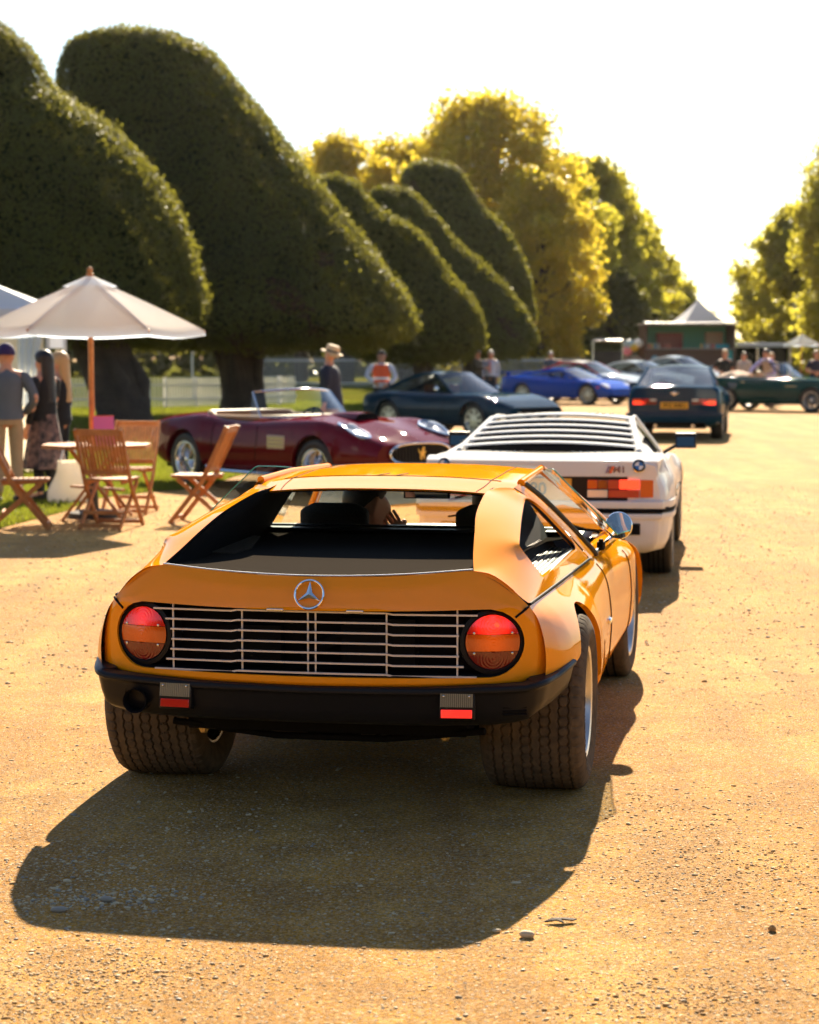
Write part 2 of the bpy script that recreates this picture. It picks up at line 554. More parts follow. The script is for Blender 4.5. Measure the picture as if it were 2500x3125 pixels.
# ---------------------------------------------------------------- generic car-body loft
class Body:
    """side-and-top skin lofted from stations: (y, [(x, z) from the sill up and over to the centre line])"""
    def __init__(self, table, arches, sill, npr=30):
        self.y = np.array([t[0] for t in table], float)
        self.T = np.array([[c for p in t[1] for c in p] for t in table], float)
        self.arches = arches; self.sill = sill; self.npr = npr
    def sect(self, y):
        v = pchip(self.y, self.T, np.array([y]))[0].reshape(-1, 2)
        return crom(v, 10)
    def zlow(self, y):
        s = np.interp(y, [p[0] for p in self.sill], [p[1] for p in self.sill])
        for yc, zc, r in self.arches:
            if abs(y - yc) < r:
                s = max(s, zc + math.sqrt(r * r - (y - yc) ** 2))
        return s
    def row(self, y, zl=None):
        P = self.sect(y)
        zl = self.zlow(y) if zl is None else zl
        k = 0
        zmax_i = int(np.argmax(P[:, 1] > zl)) if (P[:, 1] > zl).any() else 0
        if zmax_i > 0:
            a, b = P[zmax_i - 1], P[zmax_i]
            t = (zl - a[1]) / (b[1] - a[1] + 1e-9)
            P = np.vstack([a + (b - a) * t, P[zmax_i:]])
        return resample(P, self.npr)
    def x_at(self, y, z):
        P = self.sect(y)
        i = int(np.argmax(P[:, 1]))
        return float(np.interp(z, P[:i + 1, 1], P[:i + 1, 0]))
    def stations(self, step=0.05):
        ys = list(np.arange(self.y[0], self.y[-1], step)) + [self.y[-1]]
        for yc, zc, r in self.arches:
            ys += [yc + r * math.cos(t) for t in np.linspace(0, math.pi, 25)] + [yc - r * 1.001, yc + r * 1.001]
        ys += list(self.y)
        ys = sorted(y for y in ys if self.y[0] <= y <= self.y[-1])
        out = [ys[0]]
        for y in ys[1:]:
            if y - out[-1] > 0.004: out.append(y)
        return out
    def build(self, name, material, parent, both=True, lip=0.05, caps=(True, True), top=True):
        ys = self.stations()
        G = np.array([[(x, y, z) for x, z in self.row(y)] for y in ys])
        lipc = G[:, :1].copy(); lipc[:, :, 0] -= lip
        G = np.concatenate([lipc, G], 1)
        mb = MB()
        mb.grid(G, flip=False)
        if both: mb.grid(mirror_x(G), flip=True)
        for e, on in ((0, caps[0]), (-1, caps[1])):
            if on:
                P = G[e, 1:]
                loop = list(P) + list(mirror_x(P)[::-1])
                c = np.mean(loop, axis=0)
                n = len(loop)
                F = [(i, (i + 1) % n, n) for i in range(n)]
                mb.add(loop + [c], F)
        return mb.build(name, material, parent, angle=40, recalc=True)

def seam(body, yz, r=0.0035, off=0.0):
    """thin dark panel gap that follows the skin through (y, z) points"""
    P = crom([(y, z) for y, z in yz], 6)
    return [(body.x_at(y, z) + off, y, z) for y, z in P]

# ================================================================ orange wedge coupe
CAR_O = (-0.21, 7.43, 0.0)
CAR_YAW = -rad(10.4)
def build_orange():
    car = empty('sports_car', CAR_O, CAR_YAW, 'orange wedge-shaped sports car with black grille, round tail lamps and black bumper', 'car')
    OR, BK = 'orange', 'black_satin'
    # ---- lower body sides: stations, sill -> gap line
    T = [
        (-0.60, [(0.70, 0.40), (0.785, 0.46), (0.800, 0.53), (0.797, 0.62), (0.775, 0.705), (0.742, 0.757)]),
        (-0.50, [(0.72, 0.34), (0.835, 0.42), (0.848, 0.52), (0.838, 0.61), (0.800, 0.70), (0.748, 0.756)]),
        (-0.36, [(0.74, 0.28), (0.872, 0.38), (0.886, 0.50), (0.872, 0.60), (0.825, 0.695), (0.754, 0.755)]),
        (-0.10, [(0.74, 0.20), (0.895, 0.34), (0.912, 0.50), (0.897, 0.60), (0.845, 0.69), (0.762, 0.754)]),
        (0.30, [(0.74, 0.18), (0.892, 0.32), (0.912, 0.48), (0.900, 0.59), (0.855, 0.68), (0.775, 0.752)]),
        (0.80, [(0.74, 0.17), (0.870, 0.28), (0.895, 0.44), (0.888, 0.57), (0.855, 0.67), (0.788, 0.745)]),
        (1.30, [(0.74, 0.16), (0.858, 0.27), (0.885, 0.42), (0.880, 0.56), (0.856, 0.67), (0.800, 0.740)]),
        (2.00, [(0.74, 0.16), (0.868, 0.28), (0.895, 0.42), (0.890, 0.56), (0.866, 0.66), (0.800, 0.725)]),
        (2.40, [(0.74, 0.17), (0.885, 0.30), (0.912, 0.43), (0.908, 0.56), (0.886, 0.655), (0.800, 0.715)]),
        (2.80, [(0.74, 0.18), (0.885, 0.31), (0.912, 0.43), (0.905, 0.55), (0.875, 0.635), (0.780, 0.690)]),
        (3.20, [(0.70, 0.18), (0.840, 0.28), (0.865, 0.38), (0.860, 0.48), (0.830, 0.560), (0.740, 0.615)]),
        (3.58, [(0.56, 0.22), (0.640, 0.28), (0.660, 0.34), (0.655, 0.40), (0.630, 0.45), (0.560, 0.485)]),
    ]
    body = Body(T, [(0.0, 0.325, 0.372), (2.62, 0.315, 0.360)], [(-0.6, 0.502), (-0.45, 0.515), (-0.30, 0.545), (-0.20, 0.545), (-0.19, 0.17), (3.0, 0.17), (3.6, 0.22)], 22)
    ys = body.stations(0.04)
    for sx, nm in ((1, 'side_panel'), (-1, 'side_panel')):
        G = np.array([[(x, y, z) for x, z in body.row(y)] for y in ys])
        lp = G[:, :1].copy(); lp[:, :, 0] -= 0.025
        G = np.concatenate([lp, G], 1)
        if sx < 0: G = mirror_x(G)
        mb = MB(); mb.grid(G, flip=sx < 0)
        mb.build(nm, OR, car, angle=40)
    # ---- hood
    yh = np.linspace(2.42, 3.58, 20)
    G = []
    for y in yh:
        r = body.row(y)[-1]
        zc = np.interp(y, [2.42, 2.8, 3.2, 3.58], [0.722, 0.665, 0.585, 0.47])
        xs = np.linspace(-1, 1, 17)
        G.append([(x * r[0], y, r[1] + (zc - r[1]) * (1 - x * x)) for x in xs])
    mb = MB(); mb.grid(np.array(G), flip=True)
    e = G[-1]
    mb.grid(np.array([e, [(p[0], p[1] + 0.03, 0.38) for p in e], [(p[0] * 0.95, p[1] - 0.02, 0.20) for p in e]]), flip=True)
    mb.build('bonnet', OR, car)
    # ---- tail panel (ring round the grille opening)
    def ty(x, z):
        return -0.735 + 0.20 * abs(x) ** 2.2 + (0.05 * abs((abs(x) - 0.62) / 0.18) ** 2 if abs(x) > 0.62 else 0) + (0.33 * (z - 0.75) if z > 0.75 else 0)
    lipz = lambda x: 0.853 + 0.025 * (min(abs(x), 0.54) / 0.54) ** 2
    half = [(0, 0.853), (0.25, 0.858), (0.45, 0.871), (0.555, 0.878), (0.615, 0.866), (0.675, 0.826), (0.712, 0.787), (0.742, 0.757)]
    top_r = crom(half, 6)
    side_r = crom([(0.742, 0.757), (0.775, 0.705), (0.797, 0.62), (0.800, 0.53), (0.799, 0.502)], 6)
    bot_r = crom([(0.799, 0.502), (0.70, 0.490), (0.4, 0.482), (0, 0.477)], 8)
    hr = np.vstack([top_r[:-1], side_r[:-1], bot_r[:-1]])
    N = 160
    right = resample(np.vstack([top_r, side_r[1:], bot_r[1:]]), N // 2 + 1)
    loop = np.vstack([right[:-1], (right[::-1] * [-1, 1])[:-1]])
    # opening: stadium
    Rl, xl, zl = 0.118, 0.612, 0.634
    st = [(0, 0.742)] + [(x, 0.742 + 0.010 * (x / 0.6) ** 2) for x in np.linspace(0.1, 0.58, 9)]
    st += [(xl + Rl * math.sin(t), zl + Rl * math.cos(t)) for t in np.linspace(0.06, math.pi - 0.06, 28)]
    st += [(x, 0.512 + 0.004 * (x / 0.6) ** 2) for x in np.linspace(0.56, 0, 12)]
    # pair every outer point with the opening point in the same direction
    stf = np.vstack([resample(st, 400)])
    stl = np.vstack([stf[:-1], (stf[::-1] * [-1, 1])[:-1]])
    ang_o = np.unwrap(np.arctan2(loop[:, 0] * 0.45, loop[:, 1] - 0.634))
    ang_i = np.unwrap(np.arctan2(stl[:, 0] * 0.45, stl[:, 1] - 0.634))
    ang_i[0] = 0
    inn = np.stack([np.interp(ang_o, ang_i, stl[:, 0]), np.interp(ang_o, ang_i, stl[:, 1])], 1)
    k = 9
    G = []
    for o, i in zip(loop, inn):
        rowp = []
        for t in np.linspace(0, 1, k):
            x, z = o * (1 - t) + i * t
            yy = ty(x, z) * 1.0
            if t > 0: yy -= 0.012 * min(1, t * 3)          # swell behind the rim of the lip
            rowp.append((x, yy, z))
        G.append(rowp)
    G = np.array(G)
    corner = np.abs(G[:, 0, 0]) > 0.70
    mb = MB(); mb.grid(G, closed_u=True)
    rim_l = G[:, -1]
    inner = rim_l + np.array([0, 0.012, 0])
    mb.grid(np.stack([rim_l, rim_l * [0.997, 1, 1] + [0, 0.014, 0]], 1), closed_u=True)
    tp = mb.build('tail_panel', OR, car, angle=45, recalc=True)
    mb = MB()
    a = rim_l * [0.997, 1, 1] + [0, 0.014, 0]
    cx = a * [0.965, 1, 1]; cx[:, 2] = (a[:, 2] - 0.634) * 0.93 + 0.634
    b = cx + [0, 0.01, 0]; c = b + [0, 0.10, 0]
    mb.grid(np.stack([a, b, c], 1), closed_u=True)
    mb.poly([tuple(p) for p in c])
    # shapes of the engine bay behind the bars
    mb.box((0.22, -0.60, 0.62), (0.26, 0.08, 0.17)); mb.box((-0.24, -0.60, 0.60), (0.22, 0.06, 0.14)); mb.tube([(-0.05, -0.61, 0.56), (0.12, -0.62, 0.66), (0.34, -0.61, 0.68)], 0.025, 8)
    mb.build('grille_recess', 'black', car, angle=40)
    # ---- grille bars
    zb = np.linspace(0.735, 0.522, 7)
    ends = [0.575, 0.530, 0.512, 0.508, 0.512, 0.528, 0.572]
    for z, e in zip(zb, ends):
        mb = MB()
        P = []
        for x in (-e, -0.285, -0.262, -0.1, 0.0, 0.1, 0.262, 0.285, e):
            dy = 0.014 if abs(x) > 0.27 else 0.0
            P.append((x, -0.722 + 0.10 * x * x + dy * 0.5, z - (0.005 if abs(x) > 0.27 else 0)))
        for p, q in zip(P[:-1], P[1:]):
            mb.beam(p, q, 0.012, 0.0058)
        mb.build('grille_bar', 'bar_silver', car, smooth=False)
    for x in (-0.505, -0.25, -0.0135, 0.0135, 0.262, 0.505):
        mb = MB()
        yy = -0.722 + 0.10 * x * x + 0.016
        mb.tube([(x, yy, 0.748), (x, yy, 0.505)], 0.0034, 6)
        mb.beam((x - (0.02 if x < 0 else -0.002), yy - 0.01, 0.507), (x + (0.02 if x > 0 else 0.002), yy - 0.01, 0.507), 0.012, 0.005)
        mb.build('grille_post', 'bar_silver', car)
    for x in (-0.12, 0.16):
        mb = MB(); mb.beam((x - 0.03, ty(x, 0.63) - 0.004, 0.742), (x + 0.03, ty(x, 0.63) - 0.004, 0.742), 0.03, 0.010)
        mb.build('grille_latch', 'steel', car, bevel=0.003)
    # ---- round tail lamps
    for sx in (-1, 1):
        x0 = sx * 0.618
        yy = ty(x0, 0.63) + 0.012
        nrm = Vector((sx * 0.30, -1, 0.03)).normalized()
        d, s_, u_ = frame(nrm)
        base = np.array([x0, yy + 0.02, 0.635])
        hb = MB(); hb.lathe([(0.113, -0.06), (0.113, 0.014), (0.100, 0.018), (0.0935, 0.012)], 48, o=base, axis=d)
        housing = hb.build('tail_lamp', 'black_satin', car)
        Rn = 0.094
        bulb = tuple(base + u_ * 0.056 + d * 0.02)
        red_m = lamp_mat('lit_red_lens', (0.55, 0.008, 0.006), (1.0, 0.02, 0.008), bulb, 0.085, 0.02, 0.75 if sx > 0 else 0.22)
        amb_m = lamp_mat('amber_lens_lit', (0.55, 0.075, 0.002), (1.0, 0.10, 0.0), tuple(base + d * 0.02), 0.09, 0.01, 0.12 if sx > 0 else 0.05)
        for (lo, hi, mt, cz) in ((0.028, 0.0935, red_m, 0.056), (-0.031, 0.0265, amb_m, -0.003), (-0.0935, -0.0325, 'dark_red', -0.056)):
            V = []; F = []
            nx_, nz_ = 40, 14
            for j in range(nz_ + 1):
                q = lo + (hi - lo) * j / nz_
                q = max(min(q, Rn * 0.998), -Rn * 0.998)
                w_ = math.sqrt(max(Rn * Rn - q * q, 1e-8))
                for i in range(nx_ + 1):
                    p = -w_ + 2 * w_ * i / nx_
                    rr = math.hypot(p, q - cz)
                    hgt = 0.018 + 0.016 * (1 - (p * p + q * q) / Rn ** 2) + 0.0012 * math.sin(rr / 0.0052 * 2 * math.pi * 0.5)
                    V.append(base + s_ * p + u_ * q + d * hgt)
            for j in range(nz_):
                for i in range(nx_):
                    a_ = j * (nx_ + 1) + i
                    F.append((a_, a_ + 1, a_ + nx_ + 2, a_ + nx_ + 1))
            lb = MB(); lb.add(V, F)
            lb.build('lens', mt, housing, angle=60, recalc=True)
        if True:
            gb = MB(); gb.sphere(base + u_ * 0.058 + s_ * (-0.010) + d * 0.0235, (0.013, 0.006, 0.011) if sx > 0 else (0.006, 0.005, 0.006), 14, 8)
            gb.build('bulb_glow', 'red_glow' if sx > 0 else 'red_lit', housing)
        for a_, b_ in ((-0.066, 0.032), (0.066, 0.032), (-0.066, -0.038), (0.066, -0.038)):
            sb = MB(); sb.lathe([(0.0042, 0.018), (0.0042, 0.0275), (0.001, 0.0285)], 10, o=base + s_ * a_ + u_ * b_, axis=d)
            sb.build('screw', 'steel', housing)
    # ---- three-pointed star in a ring on the tail panel
    cst = np.array([0, ty(0, 0.795) - 0.022, 0.797])
    d, s_, u_ = frame((0, -1, 0.33))
    eb = MB()
    eb.tube([cst + 0.050 * (math.cos(t) * s_ + math.sin(t) * u_) for t in np.linspace(0, 2 * math.pi, 48, endpoint=False)], 0.0042, 10, closed=True, up=d)
    for q in range(3):
        t = math.pi / 2 + q * 2 * math.pi / 3
        tip = cst + 0.047 * (math.cos(t) * s_ + math.sin(t) * u_)
        pn = 0.0075 * (-math.sin(t) * s_ + math.cos(t) * u_)
        back = 0.012 * (math.cos(t + math.pi / 3) * s_ + math.sin(t + math.pi / 3) * u_)
        back2 = 0.012 * (math.cos(t - math.pi / 3) * s_ + math.sin(t - math.pi / 3) * u_)
        eb.add([cst + d * 0.007, cst + back, tip, cst + back2], [(0, 1, 2), (0, 2, 3)])
    eb.build('star_emblem', 'chrome', car, angle=20, recalc=False)
    # ---- sail panels with quarter opening
    for sx in (1, -1):
        out = np.vstack([
            crom([(0.555, -0.640, 0.878), (0.532, -0.50, 0.920), (0.507, -0.30, 0.978), (0.480, -0.08, 1.030), (0.458, 0.25, 1.070), (0.447, 0.46, 1.080)], 8)[:-1],
            crom([(0.447, 0.46, 1.080), (0.49, 0.50, 1.087), (0.535, 0.56, 1.083)], 5)[:-1],
            crom([(0.535, 0.56, 1.082), (0.605, 0.72, 1.010), (0.700, 0.92, 0.885), (0.775, 1.06, 0.775), (0.795, 1.06, 0.748)], 9)[:-1],
            crom([(0.795, 1.06, 0.748), (0.775, 0.30, 0.757), (0.757, -0.20, 0.760), (0.742, -0.585, 0.762)], 12)[:-1],
            crom([(0.742, -0.585, 0.762), (0.712, -0.615, 0.790), (0.675, -0.630, 0.828), (0.615, -0.637, 0.868), (0.555, -0.640, 0.878)], 6)[:-1]])
        hole = np.vstack([
            crom([(0.662, -0.25, 0.938), (0.625, 0.10, 0.990), (0.592, 0.45, 1.026), (0.582, 0.60, 1.035)], 10)[:-1],
            crom([(0.582, 0.60, 1.035), (0.59, 0.65, 1.030), (0.605, 0.69, 1.012)], 4)[:-1],
            crom([(0.605, 0.69, 1.012), (0.680, 0.84, 0.905), (0.752, 0.985, 0.803)], 8)[:-1],
            crom([(0.752, 0.985, 0.803), (0.748, 0.40, 0.803), (0.742, -0.14, 0.808)], 9)[:-1],
            crom([(0.742, -0.14, 0.808), (0.726, -0.18, 0.830), (0.672, -0.255, 0.918), (0.662, -0.25, 0.938)], 5)[:-1]])
        # pair by direction seen from the side, about the middle of the opening
        N = 150
        o_ = resample(out, N, closed=True); h_ = resample(hole, 400, closed=True)
        cy, cz = 0.35, 0.90
        ao = np.arctan2((o_[:, 2] - cz) * 3.2, o_[:, 1] - cy); ah = np.arctan2((h_[:, 2] - cz) * 3.2, h_[:, 1] - cy)
        idx = np.argsort(ah); ahs = ah[idx]; hs = h_[idx]
        inn2 = np.stack([np.interp(ao, np.r_[ahs[-1:] - 2 * math.pi, ahs, ahs[:1] + 2 * math.pi], np.r_[hs[-1:, q], hs[:, q], hs[:1, q]]) for q in range(3)], 1)
        t = np.linspace(0, 1, 10)[None, :, None]
        G = o_[:, None] * (1 - t) + inn2[:, None] * t
        # swell of the crown between inner edge and opening (not at the base)
        upper = np.clip((o_[:, 2] - 0.77) / 0.08, 0, 1)[:, None]
        tail_w = np.clip((0.2 - o_[:, 1]) / 0.6, 0, 1)[:, None]
        sw = (4 * t * (1 - t))[..., 0] * upper
        G[..., 0] += sw * 0.016
        G[..., 2] += sw * 0.014
        for _ in range(40):
            Gs = (np.roll(G, 1, 0) + np.roll(G, -1, 0)) * 0.25
            G[:, 1:-1] = 0.35 * G[:, 1:-1] + 0.65 * (Gs[:, 1:-1] + 0.25 * (G[:, :-2] + G[:, 2:]))
        edge = G[:, -1].copy()
        rec = edge * 1.0; rec[:, 0] -= 0.018; rec[:, 2] -= 0.003
        if sx < 0: G = mirror_x(G); edge = mirror_x(edge); rec = mirror_x(rec)
        mb = MB(); mb.grid(G, closed_u=True)
        mb.grid(np.stack([edge, rec], 1), closed_u=True)
        sail = mb.build('sail_panel', OR, car, angle=75, recalc=True)
        # black lining inside
        L_ = G.copy(); L_[..., 2] -= 0.016
        mb = MB(); mb.grid(L_, closed_u=True)
        mb.build('sail_lining', 'black', sail)
        # inner edge return (orange lip to lining)
        mb = MB()
        ie = crom([(0.555, -0.640, 0.876), (0.532, -0.50, 0.918), (0.507, -0.30, 0.976), (0.480, -0.08, 1.028), (0.458, 0.25, 1.068), (0.447, 0.46, 1.078), (0.46, 0.75, 1.085), (0.47, 1.1, 1.085)], 5)
        wl = MB(); wl.grid(np.array([[(sx * x, y, z), (sx * (x + 0.012), y, z - 0.03), (sx * (x + 0.5 * (0.60 - x)), y, z * 0.6 + 0.83 * 0.4), (sx * np.interp(y, [-0.64, -0.4, 1.1], [0.556, 0.59, 0.65]), y, 0.80)] for x, y, z in ie])); wl.build('sail_inner_wall', M.setdefault('matt_lining', mat('matt_lining', (0.012, 0.012, 0.014), 0.9, spec=0.05)), sail)
        # satin sill of the opening, and the ventilation mesh inside
        mb.grid(np.array([[(sx * 0.742, y, 0.806), (sx * 0.700, y + 0.02, 0.790)] for y in np.linspace(-0.14, 0.97, 12)]))
        mb.build('opening_sill', mat('satin_grey', (0.35, 0.37, 0.40), 0.4, 0.6), sail)
        mb = MB()
        for q in np.arange(-0.22, 1.02, 0.016):
            xi = np.interp(q, [-0.22, 0.1, 1.02], [0.60, 0.53, 0.56]); xo = 0.705
            mb.beam((sx * xi, q, 0.822), (sx * xo, q, 0.792), 0.0045, 0.004)
        for q in np.arange(0.535, 0.705, 0.016):
            y0 = np.interp(q, [0.53, 0.60], [0.1, -0.22]); z = np.interp(q, [0.53, 0.705], [0.828, 0.792])
            mb.beam((sx * q, y0, z + 0.001), (sx * q, 1.0, z + 0.001), 0.0045, 0.004)
        mb.build('vent_mesh', 'black_satin', car, smooth=False)
        mb = MB()
        for q in np.arange(0.10, 0.80, 0.022):
            xo = np.interp(q, [0.05, 0.8], [0.595, 0.625]); xi = np.interp(q, [0.05, 0.30, 0.8], [0.50, 0.49, 0.585])
            mb.beam((sx * xi, q + 0.03, 0.8445), (sx * xo, q, 0.850), 0.006, 0.006)
        mb.build('deck_louvre', 'dark_metal', car, smooth=False)
    # ---- engine deck
    G = []
    for y in np.linspace(-0.652, 1.13, 26):
        f = (y + 0.652) / 1.782
        wdt = np.interp(y, [-0.652, -0.45, 0.0, 0.85, 1.0, 1.13], [0.552, 0.56, 0.58, 0.64, 0.71, 0.73])
        rowp = []
        for xx in np.linspace(-1, 1, 21):
            x = xx * wdt
            z0 = lipz(x) + 0.001
            z1 = 0.842
            rowp.append((x, (ty(x, z0) + 0.004 if f == 0 else max(y, ty(x, z0) + 0.02)), z0 * (1 - min(1, f * 3)) + z1 * min(1, f * 3)))
        G.append(rowp)
    mb = MB(); mb.grid(np.array(G), flip=True)
    mb.build('engine_deck', 'deck', car)
    edge = [(p[0], p[1] - 0.003, p[2] + 0.003) for p in G[0]]
    mb = MB(); mb.tube(edge, 0.0035, 6); mb.build('deck_trim', 'steel', car)
    mb = MB()
    mb.box((0, 1.16, 0.845), (1.36, 0.05, 0.055)); mb.box((0, 1.10, 0.858), (1.34, 0.10, 0.012))
    mb.build('bulkhead', 'black_satin', car, bevel=0.006)
    mb = MB(); mb.grid(np.array([[(x, 1.12 - 0.02 * f, 0.862 + 0.205 * f) for x in np.linspace(-0.62 + 0.14 * f, 0.62 - 0.14 * f, 5)] for f in (0, 1)]))
    mb.build('rear_window', 'glass', car)
    # ---- roof
    def roofz(x, y, sag=0.026):
        zc = np.interp(y, [0.44, 0.50, 0.72, 0.76, 1.2, 1.6, 1.80], [1.082, 1.089, 1.112, 1.1145, 1.125, 1.120, 1.103])
        return zc - sag * (abs(x) / 0.53) ** 2.6
    G = []
    for y in np.r_[np.linspace(0.45, 0.735, 8), 0.745, 0.755, np.linspace(0.80, 1.80, 16)]:
        wd_ = np.interp(y, [0.45, 0.60, 0.75, 1.3, 1.8], [0.447, 0.525, 0.540, 0.535, 0.500])
        G.append([(x * wd_, y - (0.02 * (1 - x * x) if y < 0.5 else 0), roofz(x * wd_, y)) for x in np.linspace(-1, 1, 23)])
    G = np.array(G)
    mb = MB(); mb.grid(G, flip=True)
    lowr = G[0].copy(); lowr[:, 2] -= 0.008; lowr[:, 1] += 0.010
    mb.grid(np.array([lowr, G[0]]), flip=True)
    roof = mb.build('roof', OR, car, angle=25)
    L_ = G.copy(); L_[..., 2] -= 0.012; L_[..., 0] *= 0.97
    mb = MB(); mb.grid(L_); mb.build('headliner', 'black', roof)
    for yy, xa, xb in ((0.752, -0.46, 0.46),):
        mb = MB(); mb.tube([(x, yy, roofz(x, yy) + 0.0005) for x in np.linspace(xa, xb, 20)], 0.0022, 5); mb.build('roof_seam', 'black', roof)
    for x in (-0.06, 0.02):
        mb = MB(); mb.beam((x, 0.77, roofz(x, 0.77) + 0.001), (x + 0.03, 0.86, roofz(x, 0.86) + 0.001), 0.006, 0.003); mb.build('roof_slot', 'black', roof)
    for sx in (1, -1):
        mb = MB(); mb.tube([(sx * x, y, roofz(x, y) + 0.001) for x, y in crom([(0.40, 0.46), (0.415, 0.6), (0.42, 0.76), (0.425, 1.1), (0.415, 1.6)], 4)], 0.002, 5); mb.build('roof_seam', 'black', roof)
    # ---- doors: frame strip, window seal, glass, pillar, sill
    for sx in (1, -1):
        f0 = crom([(0.538, 0.565, 1.084), (0.608, 0.725, 1.012), (0.703, 0.925, 0.887), (0.778, 1.065, 0.778), (0.797, 1.075, 0.747)], 6)
        f1 = crom([(0.545, 0.74, 1.092), (0.612, 0.88, 1.016), (0.705, 1.07, 0.890), (0.780, 1.23, 0.780), (0.800, 1.28, 0.746)], 6)
        f1b = f1.copy(); f1b[:, 0] += 0.004; f1b[:, 1] += 0.02
        mb = MB(); mb.grid(np.stack([f0 * [sx, 1, 1], (f0 * 0.5 + f1 * 0.5 + [0.006, 0, 0.004]) * [sx, 1, 1], f1 * [sx, 1, 1]], 1))
        # sill strip under the window
        mb.grid(np.array([[(sx * 0.800, y, body.row(y)[-1][1]), (sx * 0.765, y, 0.748), (sx * 0.73, y, 0.740)] for y in np.linspace(1.2, 2.45, 12)]))
        # front pillar
        mb.tube([(sx * 0.505, 1.78, 1.088), (sx * 0.60, 2.02, 0.98), (sx * 0.72, 2.32, 0.83), (sx * 0.785, 2.48, 0.735)], [0.022, 0.022, 0.024, 0.03], 8)
        # roof rail
        mb.tube([(sx * 0.548, 0.70, 1.094), (sx * 0.540, 1.2, 1.100), (sx * 0.505, 1.78, 1.090)], 0.016, 8)
        door = mb.build('door', OR, car, angle=50, recalc=True)
        mb = MB(); mb.tube(list(f1b * [sx, 1, 1]), 0.013, 8); mb.tube([(sx * 0.80, 1.28, 0.752), (sx * 0.80, 2.40, 0.735)], 0.010, 6)
        mb.build('window_seal', 'rubber_clean', door)
        fl = 0.0
        # side glass swung out at the rear edge
        Q = [(0.540, 1.50, 1.098), (0.648, 1.0, 1.134), (0.915, 1.0, 0.868), (0.812, 2.0, 0.760)]
        Q = [np.array(q) * [sx, 1, 1] for q in Q]
        bez = resample(crom([Q[0], Q[0] * 0.08 + Q[1] * 0.92, Q[1] * 0.92 + Q[2] * 0.08, Q[2] * 0.95 + Q[1] * 0.05, Q[3] * 0.2 + Q[2] * 0.8, Q[3]], 6), 40)
        mb = MB(); mb.poly(list(bez)); gl = mb.build('window_glass', 'glass', door, smooth=False)
        md = gl.modifiers.new('solid', 'SOLIDIFY'); md.thickness = 0.004; md.offset = 0
        mb = MB(); mb.tube(list(bez[4:34]), 0.0028, 6); mb.build('glass_rim', 'glass_edge', gl)
        mb = MB(); mb.box((sx * 0.81, 1.50, 0.765), (0.035, 0.05, 0.035)); mb.box((sx * 0.815, 1.44, 0.775), (0.02, 0.03, 0.05)); mb.build('window_hinge', 'black', door, bevel=0.004)
        # door gap on the flank
        for yz in ([(1.16, 0.72), (1.14, 0.55), (1.12, 0.36), (1.10, 0.22)], [(2.16, 0.68), (2.15, 0.52), (2.12, 0.34), (2.10, 0.22)]):
            mb = MB(); mb.tube([(sx * (p[0] + 0.0006), p[1], p[2]) for p in seam(body, yz)], 0.003, 5)
            mb.build('door_gap', 'black', door)
        mb = MB(); mb.box((sx * 0.892, 0.98, 0.50), (0.02, 0.09, 0.025)); mb.build('door_handle', 'chrome', door, bevel=0.006)
        # black gap between sail and flank
        mb = MB(); mb.tube([(sx * (x + 0.002), y, z + 0.002) for x, y, z in crom([(0.742, -0.590, 0.760), (0.757, -0.20, 0.758), (0.775, 0.30, 0.755), (0.795, 1.06, 0.746)], 8)], 0.0055, 6)
        mb.tube([(sx * x, ty(x, z) - 0.012, z) for x, z in crom([(0.742, 0.757), (0.725, 0.742), (0.700, 0.722)], 5)], 0.0045, 6)
        mb.build('panel_gap', 'black', car)
        # mirror
        mb = MB()
        cm = np.array([sx * 0.872, 1.70, 0.838])
        mb.tube([(sx * 0.80, 1.72, 0.745), (sx * 0.845, 1.71, 0.78), cm + [0, 0.02, -0.05]], 0.011, 8)
        d, s_, u_ = frame((-0.10 * sx, -1, 0.06))
        mb.lathe([(0.060, 0.0), (0.064, -0.008), (0.055, -0.035), (0.02, -0.055), (0.001, -0.058)], 28, o=cm, axis=d)
        mir = mb.build('wing_mirror', 'chrome', car)
        mir.scale = (1, 1, 1)
        mb = MB(); mb.lathe([(0.059, 0.001), (0.03, 0.0018), (0.001, 0.002)], 28, o=cm, axis=d); mb.build('mirror_glass', 'mirror', mir)
    # ---- windscreen
    G = []
    for f in np.linspace(0, 1, 9):
        y0, z0, x0 = 1.80 + f * 0.68, 1.098 - f * 0.352, 0.495 + f * 0.285
        G.append([(x * x0, y0 + 0.12 * (1 - x * x), z0 + 0.012 * (1 - x * x)) for x in np.linspace(-1, 1, 13)])
    mb = MB(); mb.grid(np.array(G)); mb.build('windscreen', 'glass', car)
    mb = MB(); mb.tube([(-0.05, 2.52, 0.80), (0.30, 2.40, 0.86), (0.42, 2.34, 0.89)], 0.006, 6); mb.build('wiper', 'black', car)
    # ---- bumper
    path = crom([(-0.838, -0.40), (-0.826, -0.49), (-0.800, -0.590), (-0.776, -0.655), (-0.738, -0.688), (-0.60, -0.712), (-0.3, -0.735), (0, -0.742), (0.3, -0.735), (0.60, -0.712), (0.740, -0.688), (0.785, -0.655), (0.810, -0.590), (0.842, -0.49), (0.862, -0.40)], 8)
    G = []
